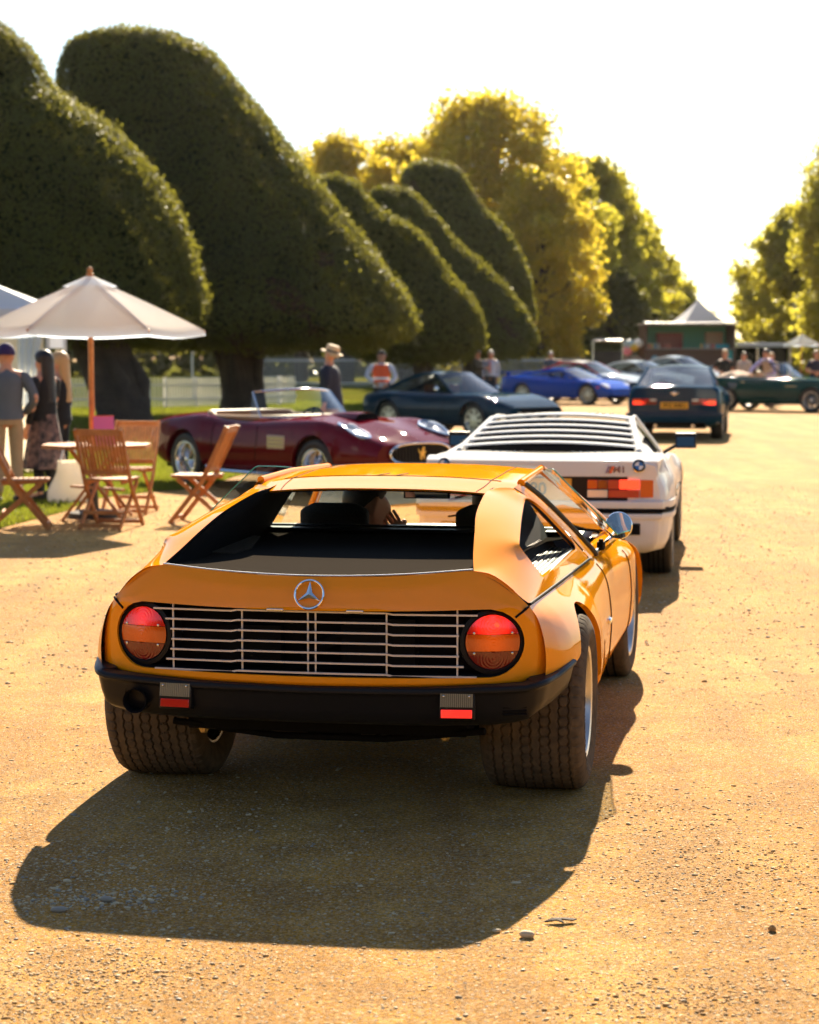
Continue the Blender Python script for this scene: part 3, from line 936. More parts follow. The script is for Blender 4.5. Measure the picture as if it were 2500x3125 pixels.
    for i, (x, y) in enumerate(path):
        a = path[max(i - 1, 0)]; b = path[min(i + 1, len(path) - 1)]
        t_ = (b - a) / np.linalg.norm(b - a); n_ = np.array([t_[1], -t_[0]])
        ax_ = abs(x)
        zt = np.interp(ax_, [0, 0.4, 0.74, 0.82, 0.88], [0.480, 0.484, 0.500, 0.522, 0.558])
        zb_ = np.interp(ax_, [0, 0.45, 0.66, 0.76, 0.82, 0.88], [0.345, 0.346, 0.355, 0.372, 0.400, 0.445])
        hh = zt - zb_
        rowp = []
        for nn, f in ((-0.05, 1.0), (0.012, 1.0), (0.022, 0.985), (0.027, 0.94), (0.026, 0.86), (0.017, 0.82), (0.014, 0.76), (0.004, 0.40), (-0.006, 0.14), (-0.030, 0.01), (-0.12, -0.02)):
            q = np.array([x, y]) + n_ * nn
            rowp.append((q[0], q[1], zb_ + hh * f))
        G.append(rowp)
    mb = MB(); mb.grid(np.array(G)); bump = mb.build('bumper', 'black_satin', car, angle=50, recalc=True)
    # exhaust
    mb = MB(); mb.lathe([(0.037, 0.30), (0.037, 0.0), (0.043, -0.005), (0.043, 0.01), (0.037, 0.012)], 24, o=(-0.628, -0.745, 0.408), axis=(0, 1, 0)); mb.lathe([(0.0365, 0.05), (0.001, 0.05)], 24, o=(-0.628, -0.745, 0.408), axis=(0, 1, 0))
    mb.lathe([(0.060, 0.055), (0.052, 0.030), (0.048, 0.10)], 24, o=(-0.622, -0.745, 0.424), axis=(0, 1, 0))
    mb.build('exhaust_pipe', 'black', car, angle=50)
    # reverse lamps with red reflectors
    for sx in (-1, 1):
        yaw = 0.10 * sx
        R_ = Matrix.Rotation(yaw, 3, 'Z') @ Matrix.Rotation(rad(-8), 3, 'X')
        xc, yc, zc = (-0.478, -0.742, 0.432) if sx < 0 else (0.512, -0.738, 0.425)
        mb = MB(); mb.box((xc, yc + 0.022, zc), (0.122, 0.06, 0.100), rot=R_); hs = mb.build('reverse_lamp', 'black_satin', car, bevel=0.006)
        mb = MB()
        for k_ in range(16):
            mb.box(Vector((xc, yc, zc)) + R_ @ Vector((-0.0525 + k_ * 0.007, -0.012, 0.020)), (0.0055, 0.01, 0.046), rot=R_)
        mb.build('clear_lens', 'clear_lens', hs, smooth=False)
        mb = MB(); mb.box(Vector((xc, yc, zc)) + R_ @ Vector((0, -0.010, -0.026)), (0.106, 0.008, 0.028), rot=R_); mb.build('red_reflector', 'red_lens' if sx < 0 else mat('reflector_red_glow', (0.75, 0.02, 0.015), 0.15, 0, 1.0, emit=(1, 0.03, 0.02), es=0.35), hs, bevel=0.002)  # right reflector is brightened with emission of its own
        for q in (-0.044, 0.044):
            mb = MB(); mb.sphere(Vector((xc, yc, zc)) + R_ @ Vector((q, -0.018, 0.034)), 0.0045, 8, 6); mb.build('screw', 'steel', hs)
    mb = MB()
    for k_ in range(4):
        mb.beam((0.665, -0.706, 0.395 + k_ * 0.012), (0.745, -0.686, 0.397 + k_ * 0.012), 0.010, 0.005)
    mb.build('vent_louvre', 'black', bump, smooth=False)
    # ---- underbody
    mb = MB()
    mb.box((0, 1.75, 0.24), (1.30, 3.2, 0.14)); mb.box((0, 0.0, 0.42), (1.02, 1.0, 0.30)); mb.box((0, -0.45, 0.42), (1.06, 0.30, 0.16)); mb.box((0.02, -0.20, 0.30), (0.30, 0.30, 0.14)); mb.box((0, 2.62, 0.42), (1.1, 0.9, 0.2))
    mb.box((0, 1.75, 0.42), (1.44, 1.3, 0.42))
    mb.tube([(-0.56, -0.52, 0.30), (-0.2, -0.42, 0.24), (0.2, -0.42, 0.24), (0.58, -0.52, 0.30)], 0.014, 8)
    mb.build('underbody', 'black', car, bevel=0.01)
    for sx in (-1, 1):
        mb = MB(); mb.tube([(sx * 0.56, 0.05, 0.25), (sx * 0.25, -0.30, 0.24), (sx * 0.10, -0.35, 0.25)], 0.02, 8); mb.tube([(sx * 0.60, 0, 0.33), (sx * 0.1, -0.05, 0.33)], 0.03, 8)
        mb.lathe([(0.012, -0.03), (0.012, 0.02), (0.018, 0.02), (0.018, 0.04)], 6, o=(sx * 0.45 - 0.02, -0.40, 0.262), axis=(0, 1, 0))
        mb.build('suspension_arm', 'dark_metal', car)
        mb = MB(); mb.lathe([(0.020, 0), (0.020, -0.012), (0.012, -0.014), (0.012, -0.03), (0.001, -0.03)], 6, o=(sx * 0.445 - 0.02, -0.44, 0.262), axis=(0, 1, 0)); mb.build('bolt', mat('brass_bolt', (0.45, 0.33, 0.15), 0.35, 1.0), car, angle=20)
    # wheel wells
    for yc in (0.0, 2.62):
        for sx in (1, -1):
            mb = MB()
            rows = []
            for t in np.linspace(-0.15, math.pi - 0.75 if yc == 0 else math.pi + 0.15, 24):
                rows.append([(sx * xx, yc + 0.385 * math.cos(t), 0.325 + 0.385 * math.sin(t)) for xx in (0.825, 0.50)])
            mb.grid(np.array(rows)); mb.build('wheel_well', 'black', car)
    # ---- wheels
    for sx in (1, -1):
        make_wheel(car, (sx * 0.712, 0, 0.325), 0.328, 0.205, 0.385, 'disc', tread=block_tread, side=sx)
        make_wheel(car, (sx * 0.750, 2.62, 0.315), 0.318, 0.205, 0.26, 'disc', side=sx, tyre_mat='rubber', steer=rad(-2))
    # lettering on the rear sidewalls
    for sx in (1, -1):
        for word, phi0 in (('DUNLOP', 238), ('RACING', 188)):
            V, F = text_mesh(word, 0.040, 0.0012, bold=0.0004)
            r0 = 0.262
            W_ = []
            for x, y, z in V:
                ph = rad(phi0) - (x * 1.35 / r0)
                rr = r0 + y * 0.9
                yy = rr * math.cos(ph)
                W_.append((sx * (0.712 + 0.1915 + z + (0.0008 if rr > 0.25 else 0.0)), yy * sx, 0.325 + rr * math.sin(ph)))
            mb = MB(); mb.add(W_, F)
            mb.build('tyre_lettering', mat('raised_rubber', (0.06, 0.055, 0.05), 0.7), car, smooth=False)
    # ---- interior
    for sx in (-1, 1):
        mb = MB()
        prof = crom([(1.18, 0.20), (1.30, 0.42), (1.25, 0.62), (1.19, 0.80), (1.18, 0.88)], 5)
        rows = []
        for (y, z) in prof:
            hw = np.interp(z, [0.2, 0.5, 0.78, 0.83, 0.88], [0.22, 0.23, 0.19, 0.165, 0.155])
            rows.append([(sx * 0.35 + hw * math.cos(t), y + 0.055 + 0.055 * math.sin(t), z) for t in np.linspace(0, 2 * math.pi, 16, endpoint=False)])
        R2 = np.array(rows); R2 = np.concatenate([R2, R2[:, :1]], 1)
        mb.grid(R2)
        st_ = mb.build('seat', 'seat_cloth', car, sub=1)
        mb = MB(); mb.box((sx * 0.35, 1.55, 0.30), (0.46, 0.5, 0.16)); mb.build('seat_cushion', 'seat_cloth', st_, bevel=0.04)
        mb = MB()
        rows = []
        for f in np.linspace(0, 1, 9):
            z = 0.865 + 0.095 * f
            hw = 0.155 * (1 - 0.9 * max(0, f - 0.55) ** 2 * 2.2); dp = 0.05 * (1 - 0.6 * max(0, f - 0.6) * 2)
            rows.append([(sx * 0.35 + hw * np.sign(math.cos(t)) * abs(math.cos(t)) ** 0.5, 1.23 + dp * np.sign(math.sin(t)) * abs(math.sin(t)) ** 0.7, z) for t in np.linspace(0, 2 * math.pi, 24)])
        mb.grid(np.array(rows)); mb.poly([tuple(p) for p in rows[-1][:-1]])
        mb.build('headrest', 'seat_cloth', st_)
    mb = MB()
    G = []
    for y, z in ((2.02, 0.55), (2.00, 0.70), (2.04, 0.765), (2.15, 0.785), (2.46, 0.745)):
        G.append([(x, y - (0.05 if abs(x) > 0.5 else 0), z + 0.012 * math.cos(x * 4)) for x in np.linspace(-0.72, 0.72, 15)])
    mb.grid(np.array(G)); mb.build('dashboard', 'black_satin', car)
    mb = MB(); cst = np.array([-0.35, 1.92, 0.70]); d, s_, u_ = frame((0, -1, 0.35))
    mb.tube([cst + 0.18 * (math.cos(t) * s_ + math.sin(t) * u_) for t in np.linspace(0, 2 * math.pi, 32, endpoint=False)], 0.013, 8, closed=True, up=d)
    for q in (0, math.pi, -math.pi / 2): mb.beam(cst, cst + 0.18 * (math.cos(q) * s_ + math.sin(q) * u_), 0.03, 0.008, up=d)
    mb.build('steering_wheel', 'black', car)
    mb = MB(); mb.box((-0.03, 1.78, 0.972), (0.22, 0.02, 0.055)); mb.tube([(-0.03, 1.79, 0.99), (-0.03, 1.86, 1.10)], 0.008, 6); mr = mb.build('rear_view_mirror', 'black', car, bevel=0.008)
    mb = MB(); mb.box((-0.03, 1.768, 0.972), (0.20, 0.003, 0.045)); mb.build('mirror_glass', 'mirror', mr, smooth=False)
    return car
orange_car = build_orange()
# ================================================================ ground
def ground_material():
    m = bpy.data.materials.new('sandy_gravel'); m.use_nodes = True
    n = m.node_tree.nodes; L = m.node_tree.links
    b = n['Principled BSDF']; b.inputs['Roughness'].default_value = 0.92; b.inputs['Specular IOR Level'].default_value = 0.15
    tc = n.new('ShaderNodeTexCoord')
    def noise(scale, detail=6, rough=0.6):
        t = n.new('ShaderNodeTexNoise'); t.inputs['Scale'].default_value = scale; t.inputs['Detail'].default_value = detail; t.inputs['Roughness'].default_value = rough
        L.new(tc.outputs['Object'], t.inputs['Vector']); return t.outputs[0]
    def ramp(src, lo, hi, a=0.0, c=1.0):
        r = n.new('ShaderNodeMapRange'); r.inputs[1].default_value = lo; r.inputs[2].default_value = hi; r.inputs[3].default_value = a; r.inputs[4].default_value = c
        L.new(src, r.inputs[0]); return r.outputs[0]
    def mix(f, a, c):
        x = n.new('ShaderNodeMix'); x.data_type = 'RGBA'
        if isinstance(f, float): x.inputs[0].default_value = f
        else: L.new(f, x.inputs[0])
        for i, q in ((6, a), (7, c)):
            if isinstance(q, tuple): x.inputs[i].default_value = (*q, 1)
            else: L.new(q, x.inputs[i])
        return x.outputs[2]
    c0 = mix(ramp(noise(0.55), 0.38, 0.62), (0.475, 0.230, 0.055), (0.575, 0.320, 0.095))
    mp = n.new('ShaderNodeMapping'); mp.inputs['Scale'].default_value = (2.6, 0.22, 1.0); mp.inputs['Rotation'].default_value = (0, 0, rad(9)); L.new(tc.outputs['Object'], mp.inputs[0])
    tk = n.new('ShaderNodeTexNoise'); tk.inputs['Scale'].default_value = 1.0; tk.inputs['Detail'].default_value = 4; L.new(mp.outputs[0], tk.inputs['Vector'])
    c0 = mix(ramp(tk.outputs[0], 0.46, 0.62, 0, 0.65), c0, (0.34, 0.165, 0.05))
    c1 = mix(ramp(noise(3.2, 8), 0.42, 0.70), c0, (0.33, 0.165, 0.048))
    c2 = mix(ramp(noise(55, 8, 0.75), 0.50, 0.66, 0, 0.8), c1, (0.60, 0.44, 0.23))
    c3 = mix(ramp(noise(130, 6, 0.8), 0.55, 0.68, 0, 0.8), c2, (0.20, 0.105, 0.04))
    vo = n.new('ShaderNodeTexVoronoi'); vo.inputs['Scale'].default_value = 75; vo.feature = 'F1'
    L.new(tc.outputs['Object'], vo.inputs['Vector'])
    sel = n.new('ShaderNodeSeparateColor'); L.new(vo.outputs['Color'], sel.inputs[0])
    peb = n.new('ShaderNodeMath'); peb.operation = 'MULTIPLY'
    L.new(ramp(sel.outputs[0], 0.78, 0.80), peb.inputs[0]); L.new(ramp(vo.outputs['Distance'], 0.38, 0.30), peb.inputs[1])
    c4 = mix(peb.outputs[0], c3, mix(sel.outputs[1], (0.27, 0.22, 0.17), (0.62, 0.52, 0.36)))
    v2 = n.new('ShaderNodeTexVoronoi'); v2.inputs['Scale'].default_value = 150; v2.feature = 'F1'
    L.new(tc.outputs['Object'], v2.inputs['Vector'])
    s2 = n.new('ShaderNodeSeparateColor'); L.new(v2.outputs['Color'], s2.inputs[0])
    hsv = n.new('ShaderNodeHueSaturation'); L.new(c4, hsv.inputs['Color'])
    L.new(ramp(s2.outputs[0], 0.0, 1.0, 0.62, 1.36), hsv.inputs['Value']); L.new(ramp(s2.outputs[1], 0.0, 1.0, 1.15, 0.9), hsv.inputs['Saturation'])
    c4 = hsv.outputs[0]
    L.new(c4, b.inputs['Base Color'])
    h = n.new('ShaderNodeMath'); h.operation = 'MULTIPLY_ADD'
    L.new(noise(14, 10, 0.75), h.inputs[0]); h.inputs[1].default_value = 2.2; L.new(noise(90, 8, 0.8), h.inputs[2])
    h2 = n.new('ShaderNodeMath'); h2.operation = 'MULTIPLY_ADD'
    L.new(peb.outputs[0], h2.inputs[0]); h2.inputs[1].default_value = 0.35; L.new(h.outputs[0], h2.inputs[2])
    h3 = n.new('ShaderNodeMath'); h3.operation = 'MULTIPLY_ADD'; L.new(v2.outputs['Distance'], h3.inputs[0]); h3.inputs[1].default_value = -0.45; L.new(h2.outputs[0], h3.inputs[2])
    h2 = h3
    bp = n.new('ShaderNodeBump'); bp.inputs['Strength'].default_value = 0.75; bp.inputs['Distance'].default_value = 0.014
    L.new(h2.outputs[0], bp.inputs['Height']); L.new(bp.outputs[0], b.inputs['Normal'])
    return m
M['ground'] = ground_material()
mb = MB()
mb.grid(np.array([[(x, y, 0) for y in (-400, -20, 0, 40, 200, 3500)] for x in (-2500, -40, 0, 40, 2500)]), flip=True)
tag(mb.build('ground', 'ground', smooth=False), 'pale sandy gravel drive', kind='structure')

M['lawn'] = mat('lawn_turf', (0.060, 0.085, 0.010), 1.0, spec=0.0, noise=(0.5, (0.16, 0.13, 0.025), 0.9), bump=(25, 0.9, 0.05))
M['blade'] = leaf_mat('grass_blade', (0.05, 0.085, 0.008), (0.15, 0.16, 0.02), (0.34, 0.36, 0.03), 0.45, 0.6, 0.8)
LAWN_A = [(-4.3, 17.75), (-3.8, 18.25), (-3.55, 20.1), (-3.55, 21.9), (-3.07, 23.0), (-2.55, 23.6), (-2.3, 26), (-1.2, 30), (-0.3, 36), (1.0, 44), (2.5, 54), (3.8, 62), (6.5, 80), (10, 110), (12.5, 160), (13, 420), (-260, 420), (-260, 12), (-12, 14.5), (-6, 17.0)]
mb = MB(); mb.poly([(x, y, 0.004) for x, y in LAWN_A])
tag(mb.build('lawn', 'lawn', smooth=False), 'sunlit lawn under the clipped yews', kind='structure')
mb = MB(); mb.poly([(x, y, 0.004) for x, y in [(14.5, 66), (40, 56), (300, 50), (300, 420), (22, 420), (18.5, 160)]])
tag(mb.build('lawn', 'lawn', smooth=False), 'lawn on the right of the drive', kind='structure')

def in_poly(x, y, P):
    r = np.zeros(len(x), bool); n = len(P)
    for i in range(n):
        x1, y1 = P[i]; x2, y2 = P[(i + 1) % n]
        c = ((y1 > y) != (y2 > y)) & (x < (x2 - x1) * (y - y1) / (y2 - y1 + 1e-12) + x1)
        r ^= c
    return r

def big_mesh(name, V, F4, mats, parent=None, mi=None, smooth=False):
    """fast build from arrays: V (n,3), F (k,3|4)"""
    V = np.asarray(V, np.float32); F = np.asarray(F4, np.int32)
    me = bpy.data.meshes.new(name)
    me.vertices.add(len(V)); me.vertices.foreach_set('co', V.ravel())
    me.loops.add(F.size); me.loops.foreach_set('vertex_index', F.ravel())
    me.polygons.add(len(F)); me.polygons.foreach_set('loop_start', np.arange(0, F.size, F.shape[1], dtype=np.int32))
    for q in mats: me.materials.append(M[q] if isinstance(q, str) else q)
    if mi is not None: me.polygons.foreach_set('material_index', np.asarray(mi, np.int32))
    if smooth: me.polygons.foreach_set('use_smooth', [True] * len(F))
    me.update(calc_edges=True); me.validate()
    o = bpy.data.objects.new(name, me); COL.objects.link(o)
    if parent is not None: o.parent = parent
    return o

def grass(n, x0, x1, y0, y1, hgt, name='grass'):
    x = RNG.uniform(x0, x1, n * 2); y = RNG.uniform(y0, y1, n * 2)
    k = in_poly(x, y, LAWN_A); x, y = x[k][:n], y[k][:n]
    n = len(x)
    a = RNG.uniform(0, 2 * math.pi, n); h = hgt * RNG.uniform(0.5, 1.3, n); w_ = hgt * 0.14
    lean = RNG.normal(0, 0.45, (n, 2)) * h[:, None]
    dx, dy = np.cos(a) * w_, np.sin(a) * w_
    z0 = np.full(n, 0.0)
    V = np.stack([np.stack([x - dx, y - dy, z0], 1), np.stack([x + dx, y + dy, z0], 1), np.stack([x + lean[:, 0], y + lean[:, 1], h], 1)], 1).reshape(-1, 3)
    F = np.arange(3 * n).reshape(-1, 3)
    o = big_mesh(name, V, F, ['blade'])
    tag(o, 'short green grass blades on the lawn', 'grass', kind='stuff')
grass(60000, -8.0, -1.0, 16.5, 31, 0.055)
grass(40000, -14, 6, 30, 66, 0.10, 'grass')

# ================================================================ trees
def fibo_dirs(n):
    i = np.arange(n) + 0.5
    z = 1 - 2 * i / n; t = math.pi * (1 + 5 ** 0.5) * i
    r = np.sqrt(1 - z * z)
    return np.stack([r * np.cos(t), r * np.sin(t), z], 1)

def snoise(P, seed, freq, octs=3):
    """cheap smooth noise: sum of random sines"""
    r = np.random.default_rng(seed); out = np.zeros(len(P)); amp = 1.0
    for o in range(octs):
        for _ in range(4):
            k = r.normal(0, 1, 3) * freq * 2 ** o; out += amp * np.sin(P @ k + r.uniform(0, 6.28)) / 4
        amp *= 0.5
    return out

def leaf_quads(P, N, size, spread, seed, aspect=0.55, droop=0.0):
    """one diamond leaf tuft per point, roughly facing N with random tilt"""
    r = np.random.default_rng(seed); n = len(P)
    D = N + r.normal(0, spread, (n, 3)); D /= np.linalg.norm(D, axis=1)[:, None]
    A = r.normal(0, 1, (n, 3)); A[:, 2] -= droop
    U = A - (A * D).sum(1)[:, None] * D; U /= np.linalg.norm(U, axis=1)[:, None]
    Vv = np.cross(D, U)
    s = size * r.uniform(0.6, 1.4, n)[:, None]
    Q = np.stack([P - U * s, P - Vv * s * aspect, P + U * s, P + Vv * s * aspect], 1).reshape(-1, 3)
    return Q, np.arange(4 * n).reshape(-1, 4)

M['bark'] = mat('bark', (0.035, 0.026, 0.02), 0.95, noise=(3, (0.07, 0.05, 0.035), 0.8), bump=(12, 1.0, 0.05))
M['yew_blocker'] = mat('yew_blocker', (0.008, 0.014, 0.005), 1.0, spec=0.0)
M['yew'] = leaf_mat('yew_needles', (0.018, 0.036, 0.008), (0.062, 0.080, 0.014), (0.42, 0.38, 0.035), 0.44, 0.6, 0.6, 0.25)
M['yew_brown'] = leaf_mat('yew_brown_needles', (0.05, 0.03, 0.014), (0.09, 0.05, 0.02), (0.16, 0.09, 0.03), 0.3)

def yew(slices, y, trunk, label, seed, n=30000, size=0.085, tr=0.55, depth=0.85):
    """clipped yew: slices (z, centre x, radius); circular in plan"""
    S = np.array(slices, float)
    root = empty('yew_tree', (trunk[0], trunk[1], 0), 0, label, 'tree', 'clipped yews along the lawn')
    o = np.array([trunk[0], trunk[1], 0.0])
    mb = MB()
    zb, cb, rb = S[0]
    mid = np.array([(trunk[0] * 0.6 + cb * 0.4), y * 0.5 + trunk[1] * 0.5, zb * 0.9])
    topc = np.array([S[len(S) // 2][1], y, S[len(S) // 2][0]])
    mb.tube([np.array([trunk[0], trunk[1], -0.05]) - o, np.array([trunk[0], trunk[1], 0.5]) - o, mid - o, topc - o], [tr * 1.2, tr, tr * 1.0, tr * 0.4], 14)
    for k in range(5):
        a = 2 * math.pi * k / 5 + seed
        mb.tube([np.array([trunk[0], trunk[1], 0.2]) - o + np.array([math.cos(a), math.sin(a), 0]) * tr * 0.6, (np.array([trunk[0], trunk[1], 1.0]) - o) + np.array([math.cos(a), math.sin(a), 0]) * tr * 0.72, mid - o + np.array([math.cos(a), math.sin(a), 0.2]) * rb * 0.16], [tr * 0.38, tr * 0.32, tr * 0.2], 8)
    mb.build('trunk', 'bark', root, angle=60)
    zs = np.linspace(S[0, 0], S[-1, 0], 40)
    cs = pchip(S[:, 0], S[:, 1], zs); rs = pchip(S[:, 0], S[:, 2], zs)
    def surf(z, a, k=1.0):
        c = np.interp(z, zs, cs); r_ = np.interp(z, zs, rs)
        return np.stack([c + r_ * k * np.cos(a), y + r_ * depth * k * np.sin(a), z], 1)
    # dark hull added inside the crown to stop light leaking through
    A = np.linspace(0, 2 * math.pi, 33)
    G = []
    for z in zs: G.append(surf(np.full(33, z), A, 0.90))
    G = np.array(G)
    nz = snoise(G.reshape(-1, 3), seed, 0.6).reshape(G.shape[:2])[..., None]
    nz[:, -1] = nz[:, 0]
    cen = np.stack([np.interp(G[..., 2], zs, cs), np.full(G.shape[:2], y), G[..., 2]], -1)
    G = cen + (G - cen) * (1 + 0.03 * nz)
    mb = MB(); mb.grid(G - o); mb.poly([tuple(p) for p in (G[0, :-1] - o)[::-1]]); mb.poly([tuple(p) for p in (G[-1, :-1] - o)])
    core = mb.build('crown_blocker', 'yew_blocker', root)
    # needles on the skin (area weighted) and on the underside
    r = np.random.default_rng(seed)
    slope = np.hypot(np.gradient(rs, zs), 1)
    wgt = rs * slope; cdf = np.cumsum(wgt); cdf /= cdf[-1]
    z = np.interp(r.uniform(0, 1, n), cdf, zs); a = r.uniform(0, 2 * math.pi, n)
    keep = (np.sin(a) < 0.55)                 # the far side faces away from the drive
    z, a = z[keep], a[keep]
    P = surf(z, a, 1.0)
    cx = np.stack([np.interp(z, zs, cs), np.full(len(z), y), z], 1)
    dr = np.interp(z, zs, np.gradient(rs, zs))
    Nn = np.stack([np.cos(a), np.sin(a), -dr], 1); Nn /= np.linalg.norm(Nn, axis=1)[:, None]
    P = cx + (P - cx) * (1 + 0.035 * snoise(P, seed, 0.6) + 0.02 * snoise(P, seed + 1, 1.8))[:, None]
    P += Nn * (r.normal(0, 0.045, len(P)) + 0.04 * snoise(P, seed + 2, 3.2, 2) + 0.04 + np.where(r.uniform(0, 1, len(P)) < 0.035, r.uniform(0.04, 0.16, len(P)), 0))[:, None]
    gap = snoise(P, seed + 7, 1.3, 2) < 1.12
    P, Nn = P[gap], Nn[gap]
    kb = int(n * 0.07); rr = np.sqrt(r.uniform(0, 1, kb)); ab = r.uniform(0, 2 * math.pi, kb)
    Pb = np.stack([cb + rb * rr * np.cos(ab), y + rb * depth * rr * np.sin(ab), zb - 0.05 - 0.25 * r.uniform(0, 1, kb) ** 2 * (1 + 0.8 * snoise(np.stack([ab * 2, rr * 6, ab], 1), seed, 1.0))], 1)
    Pa = np.vstack([P, Pb]); Na = np.vstack([Nn, np.tile([0, -0.3, -1.0], (kb, 1))])
    Q, F = leaf_quads(Pa - o, Na, size, 0.55, seed, 0.6)
    brown = (snoise(Pa, seed + 5, 0.9) > 0.80) & (r.uniform(0, 1, len(Pa)) < 0.55)
    cr = big_mesh('crown', Q, F, ['yew', 'yew_brown'], root, mi=brown.astype(int))
    return root

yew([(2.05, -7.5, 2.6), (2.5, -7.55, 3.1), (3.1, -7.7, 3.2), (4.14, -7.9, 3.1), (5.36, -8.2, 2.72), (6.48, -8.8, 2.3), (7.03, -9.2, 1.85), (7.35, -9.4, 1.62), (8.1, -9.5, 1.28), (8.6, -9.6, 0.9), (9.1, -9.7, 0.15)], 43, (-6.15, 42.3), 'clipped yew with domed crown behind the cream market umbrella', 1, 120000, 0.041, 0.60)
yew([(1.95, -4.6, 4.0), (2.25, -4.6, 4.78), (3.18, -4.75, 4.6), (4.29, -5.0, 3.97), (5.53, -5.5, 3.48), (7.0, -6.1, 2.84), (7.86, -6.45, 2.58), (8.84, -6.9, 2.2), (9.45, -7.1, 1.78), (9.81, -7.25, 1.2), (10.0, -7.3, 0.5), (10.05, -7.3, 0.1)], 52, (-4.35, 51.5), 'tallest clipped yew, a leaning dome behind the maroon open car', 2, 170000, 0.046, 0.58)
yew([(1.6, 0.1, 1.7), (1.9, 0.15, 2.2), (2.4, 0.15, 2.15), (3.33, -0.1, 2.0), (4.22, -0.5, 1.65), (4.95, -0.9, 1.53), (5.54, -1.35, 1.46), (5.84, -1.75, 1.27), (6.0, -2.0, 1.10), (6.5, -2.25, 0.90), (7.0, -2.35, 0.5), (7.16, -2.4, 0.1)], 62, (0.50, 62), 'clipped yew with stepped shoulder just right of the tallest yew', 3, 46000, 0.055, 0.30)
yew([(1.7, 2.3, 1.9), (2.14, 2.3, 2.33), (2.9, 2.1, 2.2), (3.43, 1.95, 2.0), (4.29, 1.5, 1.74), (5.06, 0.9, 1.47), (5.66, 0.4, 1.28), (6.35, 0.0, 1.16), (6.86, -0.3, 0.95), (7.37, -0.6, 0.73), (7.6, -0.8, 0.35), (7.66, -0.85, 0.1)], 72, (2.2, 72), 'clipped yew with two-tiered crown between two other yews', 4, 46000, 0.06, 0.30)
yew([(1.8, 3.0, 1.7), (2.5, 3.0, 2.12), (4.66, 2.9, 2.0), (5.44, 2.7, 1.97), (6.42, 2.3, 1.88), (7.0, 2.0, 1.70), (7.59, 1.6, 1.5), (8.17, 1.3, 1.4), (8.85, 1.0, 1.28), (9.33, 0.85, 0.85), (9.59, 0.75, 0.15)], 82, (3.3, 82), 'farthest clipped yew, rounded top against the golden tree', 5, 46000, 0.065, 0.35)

M['gold'] = leaf_mat('gold_leaves', (0.085, 0.12, 0.016), (0.50, 0.36, 0.028), (0.92, 0.72, 0.06), 0.62, 0.5, 0.5)
M['olive'] = leaf_mat('olive_leaves', (0.055, 0.078, 0.014), (0.27, 0.25, 0.028), (0.82, 0.72, 0.07), 0.62, 0.5, 0.5)
M['darkgreen'] = leaf_mat('dark_green_leaves', (0.025, 0.040, 0.012), (0.09, 0.095, 0.02), (0.28, 0.26, 0.03), 0.42, 0.5, 0.5)

def broadleaf(base, height, width, matn, label, seed, n=14000, leaf=0.17, clumps=46, low=0.18, lean=0.0, group='autumn trees along the avenue'):
    """tapered trunk and limbs, crown of many leafy clumps with gaps"""
    root = empty('broadleaf_tree', (base[0], base[1], 0), 0, label, 'tree', group)
    r = np.random.default_rng(seed)
    mb = MB()
    tr = height * 0.028
    mb.tube([(0, 0, -0.05), (0.05, 0, height * 0.25), (lean * 0.5, 0.1, height * 0.55), (lean, 0, height * 0.85)], [tr * 1.3, tr, tr * 0.6, tr * 0.15], 10)
    C_ = []
    clumps = int(clumps * 2.2); width = width * 1.22
    for k in range(clumps):
        f = low + (1 - low) * (k + 0.5) / clumps
        prof = math.sin(math.pi * min(1, (f - low) / (1 - low) * 0.86 + 0.10)) ** 0.62
        a = k * 2.399 + seed
        rr = width / 2 * prof * math.sqrt(r.uniform(0.05, 0.9))
        s = width * r.uniform(0.055, 0.135)
        C_.append((np.array([lean * f + rr * math.cos(a), rr * math.sin(a) * 0.8, height * f * 0.96]), s))
    for k in range(0, clumps, 6):
        c = C_[k][0]
        mb.tube([(lean * 0.3, 0, height * 0.22 + c[2] * 0.3), (c[0] * 0.5, c[1] * 0.5, c[2] * 0.75), tuple(c)], [tr * 0.35, tr * 0.2, tr * 0.06], 6)
    mb.build('trunk', 'bark', root, angle=60)
    P = []; Nn = []
    tot = sum(s * s for _, s in C_)
    for c, s in C_:
        k = int(n * s * s / tot)
        d = r.normal(0, 1, (k, 3)); d /= np.linalg.norm(d, axis=1)[:, None]
        q = c + d * (s * np.array([1, 1, 0.78])) * r.uniform(0.25, 1.35, (k, 1))
        P.append(q); Nn.append(d + [0, 0, 0.35])
    P = np.vstack(P); Nn = np.vstack(Nn)
    P += 0.25 * np.stack([snoise(P, seed + i, 0.9) for i in range(3)], 1)
    Q, F = leaf_quads(P, Nn / np.linalg.norm(Nn, axis=1)[:, None], leaf, 0.6, seed, 0.7)
    big_mesh('crown', Q, F, [matn], root)
    return root

broadleaf((3.9, 104), 15.2, 9.0, 'gold', 'tallest golden autumn tree rising above the yews', 21, 40000, 0.145, 70, 0.10)
broadleaf((-6.4, 116), 13.2, 6.0, 'olive', 'olive tree just showing above the lower shoulder of the tallest yew', 38, 22000, 0.145, 40, 0.25)
broadleaf((-3.6, 112), 13.9, 7.0, 'gold', 'golden tree showing over the shoulder of the tallest yew', 22, 24000, 0.145, 40, 0.25)
broadleaf((-0.2, 116), 14.2, 7.2, 'gold', 'green gold tree between the two tall golden crowns', 23, 24000, 0.145, 44, 0.2)
broadleaf((6.6, 98), 10.6, 5.2, 'gold', 'small orange and gold tree in front of the dark avenue trees', 24, 24000, 0.115, 50, 0.08)
broadleaf((8.2, 112), 13.2, 6.2, 'olive', 'olive gold tree filling the gap behind the small gold tree', 34, 22000, 0.14, 50, 0.08)
